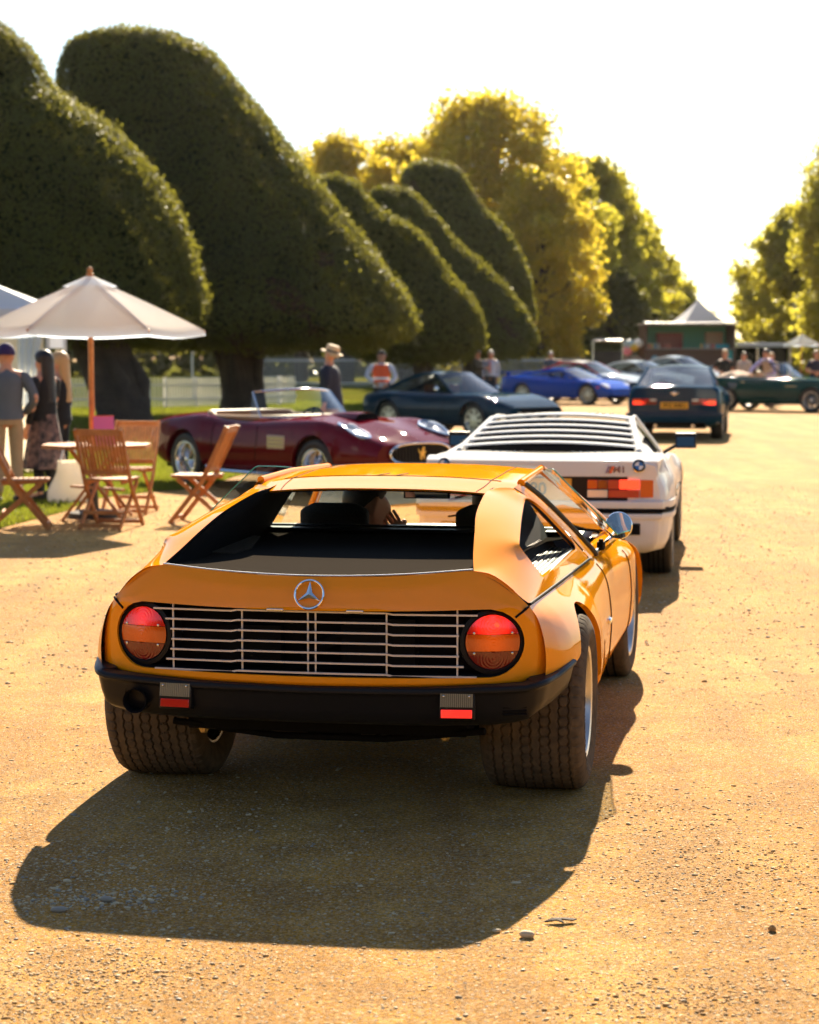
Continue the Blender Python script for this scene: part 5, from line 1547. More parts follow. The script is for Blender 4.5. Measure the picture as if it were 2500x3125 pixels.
    bm_ = MB(); bm_.poly([(-x * 1.0, cy + 0.022, cz + z) for x, z in horse]); bm_.build('horse_emblem', 'gold_badge', gr, smooth=False, solid=0.008)
    mb = MB(); mb.tube(crom([(-0.66, 3.30, 0.36), (-0.50, 3.56, 0.345), (0, 3.66, 0.34), (0.50, 3.56, 0.345), (0.66, 3.30, 0.36)], 6), [0.012] + [0.022] * 23 + [0.012], 8); mb.build('front_bumper', 'chrome', car)
    mb = MB(); mb.tube(crom([(-0.60, -0.85, 0.42), (-0.40, -1.06, 0.42), (0, -1.10, 0.42), (0.40, -1.06, 0.42), (0.60, -0.85, 0.42)], 6), 0.022, 8); mb.build('rear_bumper', 'chrome', car)
    under(car, -0.7, 3.2)
    four_wheels(car, 2.60, 0.69, 0.325, 0.215, 0.19, 'wire', 30, 'chrome', steer=rad(4))
    return car
maroon_car = build_maroon()

# ---------------------------------------------------------------- generic closed coupe with per-car tables
def coupe(name, loc, rz, label, pm, T, wb, cab, arch_r, wheel, sill=0.20, glass='glass_dark', group=None, seat_m='black'):
    car = empty(name, loc, rz, label, 'car', group)
    b = Body(T, [(0, wheel[0], arch_r), (wb, wheel[0], arch_r)], [(T[0][0], sill + 0.1), (T[0][0] + 0.4, sill), (T[-1][0] - 0.4, sill), (T[-1][0], sill + 0.1)], 24)
    b.build('body', pm, car)
    cabin(car, pm, **cab, glass=glass)
    under(car, -0.6, wb + 0.6, 0.58)
    four_wheels(car, wb, wheel[3], wheel[0], wheel[1], wheel[2], wheel[4], wheel[5])
    seats(car, (-0.34, 0.34), wb * 0.32, 0.28, seat_m, 0.52)
    dash(car, wb * 0.72, 0.72, 0.55)
    for sx in (1, -1):
        for y0, y1 in ((cab['C0'][1] + 0.55, cab['C0'][1] + 0.5), (cab['A0'][1] - 0.1, cab['A0'][1] - 0.12)):
            mb = MB(); mb.tube([(sx * (p[0] + 0.002), p[1], p[2]) for p in seam(b, [(y0, 0.75), (y1, 0.55), (y1, 0.34)])], 0.004, 5); mb.build('door_gap', 'black', car)
    return car, b

def T6(rows):
    """(y, half width, shoulder z, centre z, sill z) -> seven-point stations"""
    out = []
    for y, hw, zs, zc, z0 in rows:
        out.append((y, [(hw * 0.76, z0), (hw * 0.94, z0 + 0.10), (hw, z0 + (zs - z0) * 0.45), (hw * 0.99, z0 + (zs - z0) * 0.72), (hw * 0.93, zs - 0.02), (hw * 0.72, zs + (zc - zs) * 0.55), (0, zc)]))
    return out

# navy fastback with long peaked wings
navy, nb = coupe('fastback_coupe', (0.17, 40.43, 0), rad(-138), 'dark navy fastback coupe parked behind the maroon open car', 'navy',
    T6([(-1.00, 0.60, 0.72, 0.74, 0.36), (-0.80, 0.78, 0.80, 0.82, 0.26), (0.0, 0.86, 0.86, 0.88, 0.20), (0.8, 0.82, 0.83, 0.86, 0.18), (1.6, 0.84, 0.83, 0.87, 0.18), (2.45, 0.88, 0.84, 0.82, 0.20), (3.0, 0.84, 0.74, 0.74, 0.24), (3.42, 0.70, 0.60, 0.60, 0.32)]),
    2.49, dict(A0=(0.68, 1.75, 0.86), A1=(0.50, 1.12, 1.22), C1=(0.46, 0.45, 1.20), C0=(0.40, -0.75, 0.84), crown=0.04, mid=[(0.52, 0.8, 1.235)], inset=0.07), 0.37, (0.335, 0.22, 0.19, 0.73, 'spoke', 8), seat_m='leather_red')
for sx in (1, -1):
    mb = MB(); mb.tube([(sx * 0.55, 3.40, 0.42), (sx * 0.40, 3.50, 0.42), (sx * 0.12, 3.53, 0.42)], 0.03, 8); mb.build('bumper', 'chrome', navy)
    mb = MB(); mb.box((sx * 0.70, -0.1, 0.98), (0.06, 0.02, 0.14)); mb.build('vent_pillar', 'navy', navy, bevel=0.01)
    mb = MB(); mb.lathe([(0.05, 0), (0.055, 0.02), (0.03, 0.06), (0.001, 0.065)], 16, o=(sx * 0.84, 1.45, 0.93), axis=(0, 1, 0)); mb.tube([(sx * 0.76, 1.46, 0.84), (sx * 0.84, 1.46, 0.90)], 0.008, 6); mb.build('wing_mirror', 'chrome', navy)
mb = MB(); mb.box((0, 3.42, 0.50), (0.9, 0.03, 0.12)); mb.build('grille', 'black', navy, bevel=0.01)

# bright blue supercar
blue, bb = coupe('supercar', (4.27, 64.98, 0), rad(-130), 'bright blue low supercar with rear wing and many-hole wheels', 'racing_blue',
    T6([(-0.95, 0.80, 0.86, 0.88, 0.30), (-0.70, 0.92, 0.90, 0.92, 0.20), (0.0, 0.97, 0.88, 0.92, 0.15), (0.9, 0.94, 0.80, 0.84, 0.13), (1.7, 0.93, 0.78, 0.84, 0.13), (2.55, 0.96, 0.76, 0.78, 0.14), (3.0, 0.90, 0.64, 0.68, 0.16), (3.42, 0.72, 0.48, 0.52, 0.22)]),
    2.55, dict(A0=(0.74, 2.15, 0.80), A1=(0.50, 1.28, 1.12), C1=(0.48, 0.75, 1.12), C0=(0.60, -0.45, 0.90), crown=0.04, inset=0.10), 0.36, (0.33, 0.235, 0.26, 0.80, 'spoke', 7))
mb = MB(); mb.box((0, -0.82, 1.02), (1.7, 0.28, 0.03)); [mb.box((s * 0.62, -0.80, 0.95), (0.04, 0.16, 0.14)) for s in (1, -1)]; mb.build('rear_wing', 'racing_blue', blue, bevel=0.01)
for sx in (1, -1):
    mb = MB(); mb.box((sx * 0.62, 3.12, 0.60), (0.30, 0.30, 0.05), rot=Matrix.Rotation(rad(-24), 3, 'X')); mb.build('headlamp', 'white_lens', blue, bevel=0.02)
    mb = MB(); mb.box((sx * 0.93, 2.98, 0.56), (0.02, 0.10, 0.05)); mb.build('indicator_lamp', 'amber', blue, bevel=0.006)
    mb = MB(); mb.box((sx * 0.93, 1.75, 0.90), (0.16, 0.08, 0.10)); mb.tube([(sx * 0.78, 1.8, 0.80), (sx * 0.9, 1.76, 0.88)], 0.02, 6); mb.build('wing_mirror', 'racing_blue', blue, bevel=0.02)

# red and silver cars parked beyond
SED = T6([(-1.0, 0.72, 0.86, 0.90, 0.34), (-0.75, 0.86, 0.92, 0.95, 0.22), (0.0, 0.92, 0.93, 0.97, 0.20), (1.3, 0.91, 0.90, 0.95, 0.19), (2.0, 0.92, 0.89, 0.96, 0.19), (2.75, 0.93, 0.82, 0.86, 0.20), (3.2, 0.86, 0.68, 0.72, 0.22), (3.55, 0.70, 0.54, 0.58, 0.28)])
CABS = dict(A0=(0.76, 2.05, 0.93), A1=(0.56, 1.25, 1.30), C1=(0.54, 0.35, 1.30), C0=(0.62, -0.70, 0.93), crown=0.05, mid=[(0.58, 0.8, 1.34)], inset=0.07)
red, rb_ = coupe('coupe', (5.4, 70.3, 0), rad(-128), 'pale coupe with red pillars and white roof half hidden behind the bright blue supercar', 'silver_paint', SED, 2.7, dict(CABS), 0.37, (0.335, 0.23, 0.22, 0.79, 'spoke', 6))
for o in red.children:
    if o.name.startswith('roof'): o.data.materials[0] = M['white_paint']
    if o.name.startswith(('pillar', 'window_frame')): o.data.materials[0] = M['red_paint']
sil1, _ = coupe('coupe', (7.7, 73.5, 0), rad(-132), 'silver coupe next to the one with red pillars, beyond the bright blue supercar', 'silver_paint', SED, 2.7, dict(CABS), 0.37, (0.335, 0.23, 0.22, 0.79, 'spoke', 6))
SUV = [(y, [(x, z * 1.10) for x, z in P]) for y, P in SED]
CAB2 = {k: (tuple([v[0], v[1], v[2] * 1.115]) if k in ('A0', 'A1', 'C1', 'C0') else v) for k, v in CABS.items()}; CAB2['mid'] = [(0.58, 0.8, 1.50)]
sil2, _ = coupe('coupe', (10.0, 79.5, 0), rad(-134), 'tall pale silver car with sloping tail parked before the green food kiosk', 'silver_paint', SUV, 2.8, CAB2, 0.40, (0.36, 0.25, 0.24, 0.80, 'spoke', 6))
for c_ in (red, sil1, sil2):
    for sx in (1, -1):
        mb = MB(); mb.box((sx * 0.62, 3.25, 0.68), (0.28, 0.24, 0.08), rot=Matrix.Rotation(rad(-26), 3, 'X')); mb.build('headlamp', 'white_lens', c_, bevel=0.02)
        mb = MB(); mb.box((sx * 0.95, 1.75, 0.98), (0.18, 0.09, 0.12)); mb.tube([(sx * 0.80, 1.8, 0.90), (sx * 0.92, 1.76, 0.95)], 0.02, 6); mb.build('wing_mirror', 'black_satin', c_, bevel=0.02)

# teal blue coupe in the queue, seen from behind
teal, tb = coupe('grand_tourer', (5.16, 37.9, 0), -rad(11), 'dark teal grand tourer with lit brake lamps and yellow number plate', 'teal_blue',
    T6([(-1.02, 0.80, 0.96, 1.00, 0.34), (-0.92, 0.86, 1.00, 1.03, 0.28), (-0.5, 0.90, 1.01, 1.04, 0.22), (0.2, 0.93, 0.98, 1.02, 0.20), (1.2, 0.90, 0.92, 0.98, 0.19), (2.0, 0.90, 0.90, 0.97, 0.19), (2.65, 0.92, 0.88, 0.92, 0.20), (3.1, 0.88, 0.80, 0.84, 0.22), (3.5, 0.76, 0.66, 0.70, 0.30)]),
    2.61, dict(A0=(0.72, 2.0, 0.96), A1=(0.58, 1.30, 1.34), C1=(0.60, 0.35, 1.345), C0=(0.74, -0.62, 1.02), crown=0.045, mid=[(0.61, 0.8, 1.365)], inset=0.06), 0.375, (0.34, 0.22, 0.24, 0.76, 'spoke', 8))
for sx in (1, -1):
    h = MB(); h.box((sx * 0.55, -1.025, 0.725), (0.46, 0.05, 0.115)); hs = h.build('tail_lamp', 'black', teal, bevel=0.01)
    for x0, x1, z0, z1, mt in ((0.33, 0.45, 0.735, 0.775, 'white_lens'), (0.46, 0.60, 0.735, 0.775, 'red_lens'), (0.61, 0.77, 0.735, 0.775, 'amber'), (0.33, 0.52, 0.675, 0.728, 'dark_red'), (0.53, 0.59, 0.675, 0.728, 'red_lit'), (0.595, 0.77, 0.672, 0.730, 'red_glow')):
        mb = MB(); mb.box((sx * (x0 + x1) / 2, -1.052, (z0 + z1) / 2), (x1 - x0, 0.02, z1 - z0)); mb.build('lens', mt, hs, bevel=0.004)
    mb = MB(); mb.tube([(sx * 0.35, -0.85, 0.27), (sx * 0.35, -1.06, 0.27)], 0.035, 12); mb.build('exhaust_pipe', 'steel', teal)
    mb = MB(); mb.box((sx * 0.98, 1.7, 0.99), (0.18, 0.09, 0.12)); mb.tube([(sx * 0.84, 1.75, 0.90), (sx * 0.94, 1.72, 0.97)], 0.02, 6); mb.build('wing_mirror', 'teal_blue', teal, bevel=0.02)
plate(teal, (0, -1.045, 0.655), (0, -1, 0), 0.52, 0.125, 'C800 3YR', 0.10)
mb = MB(); mb.grid(np.array([[(x, -1.03 - 0.03 * (1 - (x / 0.9) ** 2) + dy, z) for x in np.linspace(-0.90, 0.90, 13)] for z, dy in ((0.52, 0.02), (0.50, -0.03), (0.42, -0.03), (0.34, 0.02))])); mb.build('rear_bumper', 'teal_blue', teal, angle=50)
mb = MB(); mb.lathe([(0.04, 0), (0.04, 0.01), (0.001, 0.014)], 12, o=(0, -1.03, 0.88), axis=(0, -1, 0)); [mb.add([(0, -1.045, 0.88), (s * 0.085, -1.045, 0.90), (s * 0.07, -1.045, 0.872)], [(0, 1, 2)]) for s in (1, -1)]; mb.build('winged_badge', 'steel', teal)

# dark green convertible
def build_green():
    car = empty('convertible', (9.49, 56.8, 0), rad(-125), 'dark green convertible with folded cream hood and driver aboard', 'car')
    T = T6([(-1.05, 0.78, 0.92, 0.94, 0.36), (-0.9, 0.86, 0.96, 0.98, 0.26), (0.0, 0.92, 0.95, 0.98, 0.20), (1.2, 0.90, 0.91, 0.95, 0.19), (2.0, 0.90, 0.91, 0.97, 0.19), (2.65, 0.92, 0.90, 0.94, 0.20), (3.1, 0.88, 0.82, 0.86, 0.24), (3.5, 0.76, 0.68, 0.72, 0.32)])
    b = Body(T, [(0, 0.34, 0.375), (2.61, 0.34, 0.375)], [(-1.0, 0.32), (-0.6, 0.2), (3.0, 0.2), (3.5, 0.32)], 24)
    o = b.build('body', 'green_paint', car); open_cockpit(o, 0, 0.85, 0.66, 0.85)
    tub = [(0.66 * np.sign(math.cos(t)) * abs(math.cos(t)) ** 0.5, 0.85 + 0.85 * np.sign(math.sin(t)) * abs(math.sin(t)) ** 0.5) for t in np.linspace(0, 2 * math.pi, 40, endpoint=False)]
    mb = MB(); mb.grid(np.array([[(x * 1.02, y, 0.945), (x * 0.97, y, 0.6), (x * 0.93, y, 0.30)] for x, y in tub]), closed_u=True); mb.poly([(x * 0.93, y, 0.30) for x, y in tub]); mb.build('cockpit_tub', 'leather_tan', car)
    mb = MB(); mb.tube([(x * 1.03, y, 0.955) for x, y in tub], 0.03, 8, closed=True); mb.build('cockpit_trim', 'black', car)
    seats(car, (-0.36, 0.36), 0.62, 0.36, 'leather_tan', 0.5)
    dash(car, 1.62, 0.86, 0.6, 'black_satin', 0.36)
    G = []
    for f in np.linspace(0, 1, 9):
        y = -0.35 + 0.60 * f; h = 0.17 * math.sin(math.pi * (0.12 + 0.8 * f)) + 0.015 * math.sin(f * 14)
        G.append([(x, y, 0.955 + h * (1 - (x / 0.74) ** 4) + 0.012 * math.sin(x * 9 + f * 5)) for x in np.linspace(-0.74, 0.74, 13)])
    mb = MB(); mb.grid(np.array(G)); mb.build('folded_hood', mat('hood_cloth', (0.42, 0.27, 0.18), 0.9), car)
    base = [(x, 1.72 + 0.16 * (1 - (x / 0.74) ** 2), 0.955) for x in np.linspace(-0.74, 0.74, 13)]
    top = [(x * 0.84, y - 0.48, z + 0.40) for x, y, z in base]
    mb = MB(); mb.grid(np.array([np.array(base) * (1 - t) + np.array(top) * t for t in np.linspace(0, 1, 5)])); ws = mb.build('windscreen', 'glass', car)
    mb = MB(); mb.tube([base[0]] + top + [base[-1]], 0.022, 8); mb.build('windscreen_frame', 'black_satin', ws)
    for sx in (1, -1):
        mb = MB(); mb.tube([(sx * (p[0] + 0.002), p[1], p[2]) for p in seam(b, [(0.35, 0.85), (0.33, 0.6), (0.36, 0.34)])], 0.004, 5); mb.build('door_gap', 'black', car)
        mb = MB(); mb.box((sx * 0.915, 2.02, 0.72), (0.02, 0.34, 0.03)); mb.build('side_vent', 'chrome', car, bevel=0.006)
        mb = MB(); mb.box((sx * 0.80, 0.55, 0.83), (0.2, 0.14, 0.03)); mb.build('door_handle', 'chrome', car, bevel=0.006)
    mb = MB(); mb.tube(crom([(-0.80, 3.30, 0.50), (-0.6, 3.52, 0.50), (0.6, 3.52, 0.50), (0.80, 3.30, 0.50)], 5), 0.04, 8); mb.build('front_bumper', 'chrome', car)
    under(car, -0.7, 3.1); four_wheels(car, 2.61, 0.76, 0.34, 0.23, 0.23, 'wire', 24, 'alloy')
    return car
green_car = build_green()
# ================================================================ garden furniture, tents, kiosk, fences
M['teak'] = mat('teak', (0.52, 0.20, 0.045), 0.55, noise=(14, (0.32, 0.11, 0.025), 0.8))
M['canvas'] = mat('cream_canvas', (0.82, 0.85, 0.90), 0.85, trans=((0.78, 0.88, 1.0), 0.75), noise=(3, (0.74, 0.76, 0.81), 0.6))
M['tent_wall'] = mat('tent_wall', (0.78, 0.68, 0.52), 0.8, trans=((0.95, 0.80, 0.58), 0.45))
M['tent_roof'] = mat('tent_roof', (0.70, 0.72, 0.80), 0.7, trans=((0.7, 0.72, 0.85), 0.3))
M['white_wood'] = mat('white_painted_wood', (0.88, 0.85, 0.80), 0.7)
M['pole_white'] = mat('white_pole', (0.7, 0.7, 0.68), 0.5)
M['kiosk_brown'] = mat('kiosk_brown', (0.10, 0.045, 0.03), 0.6, noise=(4, (0.07, 0.03, 0.02), 0.7))
M['kiosk_green'] = mat('kiosk_green', (0.06, 0.36, 0.20), 0.6)
M['kiosk_teal'] = mat('kiosk_teal', (0.01, 0.33, 0.36), 0.5)

def parasol(loc, R, zr, za, n, rz, label, pole_m='teak', pole_r=0.028, cloth='canvas', flap=True):
    u = empty('parasol', loc, rz, label, 'parasol')
    mb = MB(); mb.tube([(0, 0, 0), (0, 0, za - 0.02)], pole_r, 12); mb.build('pole', pole_m, u)
    mb = MB(); mb.lathe([(0.25, 0), (0.25, 0.05), (0.06, 0.09), (0.045, 0.35), (0.001, 0.35)], 20); mb.build('base', 'dark_metal', u)
    # gores: taut between ribs, sagging slightly between them
    for k in range(n):
        G = []
        for f in np.linspace(0.10 if flap else 0.0, 1, 9):
            row_ = []
            for s in np.linspace(0, 1, 9):
                a = 2 * math.pi * (k + s) / n
                chord = math.cos(math.pi / n) / math.cos((s - 0.5) * 2 * math.pi / n)
                r = R * f * chord
                z = za - (za - zr) * f + 0.05 * (f * (1 - f)) * 4 * 0.25 - 0.045 * math.sin(math.pi * s) * f * (1 - 0.4 * f)
                row_.append((r * math.cos(a), r * math.sin(a), z))
            G.append(row_)
        hem = [(p[0] * 1.0, p[1] * 1.0, p[2] - 0.05) for p in G[-1]]
        G.append(hem)
        mb = MB(); mb.grid(np.array(G)); mb.build('canopy_panel', cloth, u, angle=60)
        a = 2 * math.pi * k / n
        mb = MB(); mb.beam((0.03 * math.cos(a), 0.03 * math.sin(a), za - 0.04), (R * math.cos(a), R * math.sin(a), zr - 0.015), 0.018, 0.025); mb.build('rib', pole_m, u, smooth=False)
    if flap:
        mb = MB()
        G = []
        for f in (0.0, 0.08, 0.16, 0.24):
            G.append([(R * f * math.cos(t) * (math.cos(math.pi / n) / math.cos(((t * n / (2 * math.pi)) % 1 - 0.5) * 2 * math.pi / n)), R * f * math.sin(t) * (math.cos(math.pi / n) / math.cos(((t * n / (2 * math.pi)) % 1 - 0.5) * 2 * math.pi / n)), za + 0.03 - (za - zr) * f * 0.95) for t in np.linspace(0, 2 * math.pi, n * 6 + 1)])
        mb.grid(np.array(G)); mb.build('vent_flap', cloth, u, angle=60)
        mb = MB(); mb.lathe([(0.030, za), (0.036, za + 0.035), (0.022, za + 0.05), (0.030, za + 0.075), (0.018, za + 0.10), (0.001, za + 0.105)], 12); mb.build('finial', pole_m, u)
    return u
parasol((-3.15, 19.5, 0), 1.13, 1.85, 2.37, 6, rad(8), 'cream canvas market umbrella on a teak pole over the garden table')
parasol((15.9, 80, 0), 0.78, 2.0, 2.38, 6, rad(10), 'small pale parasol in the distance before the dark tree', cloth='canvas')

def garden_table(loc, r=0.54, h=0.72):
    t = empty('garden_table', loc, 0, 'octagonal slatted teak table under the cream umbrella', 'table')
    oct_ = lambda rr, z: [(rr * math.cos(a), rr * math.sin(a), z) for a in np.linspace(rad(22.5), rad(382.5), 8, endpoint=False)]
    # slats of the top, cut to the octagon
    for k in range(13):
        x = -r * 0.92 + (k + 0.5) * (r * 1.84) / 13
        hy = min(r * 0.92, (r * 1.30 - abs(x))) * 0.97
        mb = MB(); mb.box((x, 0, h), (r * 1.84 / 13 - 0.008, 2 * hy, 0.022)); mb.build('table_slat', 'teak', t, smooth=False)
    o1, o2 = oct_(r, h - 0.002), oct_(r * 0.90, h - 0.002)
    for k in range(8):
        a, b = np.array(o1[k]), np.array(o1[(k + 1) % 8]); mb = MB(); mb.beam(a * [0.97, 0.97, 1], b * [0.97, 0.97, 1], 0.05, 0.035); mb.build('rim_board', 'teak', t, smooth=False)
    for sx in (1, -1):
        for sy in (1, -1):
            mb = MB(); mb.beam((sx * 0.30, sy * 0.30, 0), (sx * -0.22, sy * 0.26, h - 0.02), 0.045, 0.028); mb.build('leg', 'teak', t, smooth=False)
    mb = MB(); mb.beam((-0.3, 0.28, 0.30), (0.3, -0.28, 0.30), 0.04, 0.025); mb.build('stretcher', 'teak', t, smooth=False)
    return t
garden_table((-3.08, 19.35, 0))

def folding_chair():
    """faces +y; X-frame: long legs run from the front foot up to the top of the back"""
    c = empty('folding_chair', (0, 0, 0), 0, '', 'chair', 'teak folding chairs round the table')
    for sx in (1, -1):
        x = sx * 0.225
        mb = MB(); mb.beam((x, 0.27, 0), (x, -0.05, 0.40), 0.024, 0.042); mb.beam((x, -0.05, 0.40), (x, -0.30, 0.93), 0.024, 0.042); mb.build('back_leg', 'teak', c, smooth=False)
        x2 = sx * 0.195
        mb = MB(); mb.beam((x2, -0.30, 0), (x2, 0.20, 0.43), 0.022, 0.04); mb.build('front_leg', 'teak', c, smooth=False)
        mb = MB(); mb.beam((sx * 0.17, -0.16, 0.43), (sx * 0.17, 0.25, 0.45), 0.022, 0.035); mb.build('seat_rail', 'teak', c, smooth=False)
    for k in range(9):
        y = -0.15 + k * 0.05
        mb = MB(); mb.box((0, y, 0.455 + 0.0), (0.40, 0.038, 0.016)); mb.build('seat_slat', 'teak', c, smooth=False)
    pt = lambda z: -0.05 - 0.25 * (z - 0.40) / 0.53
    for z, h in ((0.90, 0.06), (0.52, 0.045)):
        mb = MB(); mb.beam((-0.225, pt(z), z), (0.225, pt(z), z), 0.024, h); mb.build('back_rail', 'teak', c, smooth=False)
    for k in range(12):
        x = -0.187 + k * 0.034
        mb = MB(); mb.beam((x, pt(0.52), 0.52), (x, pt(0.90), 0.90), 0.024, 0.012, up=(0, 1, 0.4)); mb.build('back_slat', 'teak', c, smooth=False)
    for y, z in ((0.255, 0.02), (-0.16, 0.13), (-0.285, 0.02)):
        mb = MB(); mb.beam((-0.21, y, z + 0.02), (0.21, y, z + 0.02), 0.02, 0.035); mb.build('cross_bar', 'teak', c, smooth=False)
    return c
ch0 = folding_chair()
for i, (x, y, rz, lb) in enumerate([(-2.80, 18.35, rad(-12), 'teak folding chair with its back towards the drive, tucked at the table front'),
                                   (-2.85, 20.05, rad(172), 'teak folding chair on the lawn side of the table, facing the drive'),
                                   (-2.00, 18.95, rad(82), 'teak folding chair pulled out beside the table, nearest the maroon car'),
                                   (-3.62, 18.25, rad(-82), 'teak folding chair at the table end next to the standing couple')]):
    c = ch0 if i == 0 else copy_tree(ch0)
    c.location = (x, y, 0); c.rotation_euler = (0, 0, rz); c['label'] = lb
card = empty('menu_box', (-2.98, 19.15, 0.731), rad(20), 'pink and orange tent card on the teak table', 'card')
mb = MB(); mb.add([(-0.10, -0.05, 0), (0.10, -0.05, 0), (0.10, 0, 0.29), (-0.10, 0, 0.29)], [(0, 1, 2, 3)]); mb.build('front_face', mat('card_pink', (0.75, 0.14, 0.33), 0.5), card, smooth=False, solid=0.004)
mb = MB(); mb.add([(-0.10, 0.05, 0), (0.10, 0.05, 0), (0.10, 0.001, 0.29), (-0.10, 0.001, 0.29)], [(3, 2, 1, 0)]); mb.build('back_face', mat('card_orange', (0.85, 0.13, 0.02), 0.5), card, smooth=False, solid=0.004)
mb = MB(); mb.add([(-0.105, -0.05, 0), (-0.105, 0.05, 0), (-0.105, 0, 0.29)], [(0, 1, 2)]); mb.build('end_face', mat('card_orange2', (0.85, 0.13, 0.02), 0.5), card, smooth=False)

# marquee at the left edge
tent = empty('marquee', (-7.4, 28.0, 0), 0, 'cream walled marquee behind the couple, its curtain tied back', 'tent')
mb = MB(); mb.grid(np.array([[(x, -1.0 + 0.03 * math.sin(x * 7), z) for z in (0, 0.8, 1.6, 2.25)] for x in np.linspace(-2.4, 2.40, 28)])); mb.build('front_wall', 'tent_wall', tent)
mb = MB(); mb.grid(np.array([[(2.46, y, z) for z in (1.7, 2.25)] for y in np.linspace(-1.0, 0.3, 12)])); mb.build('side_valance', 'tent_roof', tent)
mb = MB(); mb.grid(np.array([[(2.05 + 0.42 * s * min(1, 0.35 + (z / 2.25) ** 2 * 0.65), -1.08 + 0.05 * math.sin(s * 20), z) for z in np.linspace(0.9, 2.25, 9)] for s in np.linspace(0, 1, 13)])); mb.build('curtain', 'canvas', tent)
mb = MB(); mb.add([(-2.5, -1.08, 2.22), (2.5, -1.08, 2.22), (2.5, 0.4, 2.22), (-2.5, 0.4, 2.22), (-1.5, -0.35, 2.75), (1.2, -0.35, 2.75)], [(0, 1, 5, 4), (1, 2, 5), (2, 3, 4, 5), (3, 0, 4)]); mb.build('roof', 'tent_roof', tent, smooth=False)
mb = MB(); mb.grid(np.array([[(x, -1.09, z) for z in (2.05, 2.24)] for x in np.linspace(-2.5, 2.5, 20)])); mb.build('front_valance', 'tent_roof', tent)
for x, y in ((2.45, -1.0), (2.45, 0.3), (-2.45, -1.0), (-2.45, 0.3)):
    mb = MB(); mb.tube([(x, y, 0), (x, y, 2.22)], 0.03, 8); mb.build('post', 'pole_white', tent)

# picket fence on the lawn behind the first yews
def picket_fence(p0, p1, label, step=0.115, h=0.92):
    p0 = np.array(p0, float); p1 = np.array(p1, float)
    Ln = np.linalg.norm(p1 - p0); d = (p1 - p0) / Ln
    f = empty('picket_fence', (p0[0], p0[1], 0), math.atan2(d[1], d[0]), label, 'fence')
    mb = MB(); mb.add([(-0.032, -0.01, 0.05), (0.032, -0.01, 0.05), (0.032, -0.01, h - 0.04), (0, -0.01, h), (-0.032, -0.01, h - 0.04), (-0.032, 0.01, 0.05), (0.032, 0.01, 0.05), (0.032, 0.01, h - 0.04), (0, 0.01, h), (-0.032, 0.01, h - 0.04)], [(0, 1, 2, 3, 4), (9, 8, 7, 6, 5), (0, 5, 6, 1), (1, 6, 7, 2), (2, 7, 8, 3), (3, 8, 9, 4), (4, 9, 5, 0)])
    pk = mb.build('picket', 'white_wood', f, smooth=False)
    for k in range(1, int(Ln / step)):
        c = pk.copy(); COL.objects.link(c); c.parent = f; c.location = (k * step, 0, 0)
    for z in (0.28, 0.70):
        mb = MB(); mb.box((Ln / 2, 0.025, z), (Ln, 0.03, 0.07)); mb.build('rail', 'white_wood', f, smooth=False)
    for k in range(int(Ln / 1.25) + 1):
        mb = MB(); mb.box((min(k * 1.25, Ln), 0.06, h / 2), (0.09, 0.06, h)); mb.build('post', 'white_wood', f, smooth=False)
    return f
picket_fence((-11.6, 57.5), (-7.2, 58.5), 'white picket fence between the couple and the first yew trunk')
picket_fence((-7.2, 58.5), (-3.6, 63.0), 'white picket fence between the two big yew trunks')

# light frame stand behind that fence
gz = empty('canopy_frame', (-6.6, 72, 0), 0, 'white canopy on thin posts beyond the picket fence', 'canopy')
mb = MB(); mb.box((0, 0, 1.82), (2.6, 1.6, 0.16)); mb.build('canopy', 'pole_white', gz, bevel=0.02)
for x in (-1.25, -0.1, 1.2):
    mb = MB(); mb.tube([(x, -0.75, 0), (x, -0.75, 1.76)], 0.035, 8); mb.build('post', 'pole_white', gz)
for x in (0.25, 0.55):
    mb = MB(); mb.sphere((x, -0.8, 1.45), 0.10, 10, 8); mb.tube([(x, -0.8, 1.53), (x, -0.8, 1.76)], 0.006, 5); mb.build('red_lantern', mat('lantern_red', (0.65, 0.05, 0.02), 0.5), gz)

# iron railings across the far lawn
rl = empty('iron_railing', (-9, 96, 0), 0, 'pale iron railings far across the lawn behind the yews', 'railing')
n_ = 110
V = []; F = []
for k in range(n_):
    b_ = len(V)
    x = k * 0.16
    V += [(x - 0.014, 0, 0), (x + 0.014, 0, 0), (x + 0.014, 0, 1.45), (x - 0.014, 0, 1.45), (x - 0.014, 0.028, 0), (x + 0.014, 0.028, 0), (x + 0.014, 0.028, 1.45), (x - 0.014, 0.028, 1.45)]
    F += [tuple(b_ + i for i in q) for q in ((0, 1, 2, 3), (7, 6, 5, 4), (0, 4, 5, 1), (1, 5, 6, 2), (2, 6, 7, 3), (3, 7, 4, 0))]
mb = MB(); mb.add(V, F); o = mb.build('bars', 'pole_white', rl, smooth=False, weld=0); o['kind'] = 'stuff'
for z in (0.2, 1.3):
    mb = MB(); mb.box((n_ * 0.08, 0.014, z), (n_ * 0.16, 0.05, 0.05)); mb.build('rail', 'pole_white', rl, smooth=False)

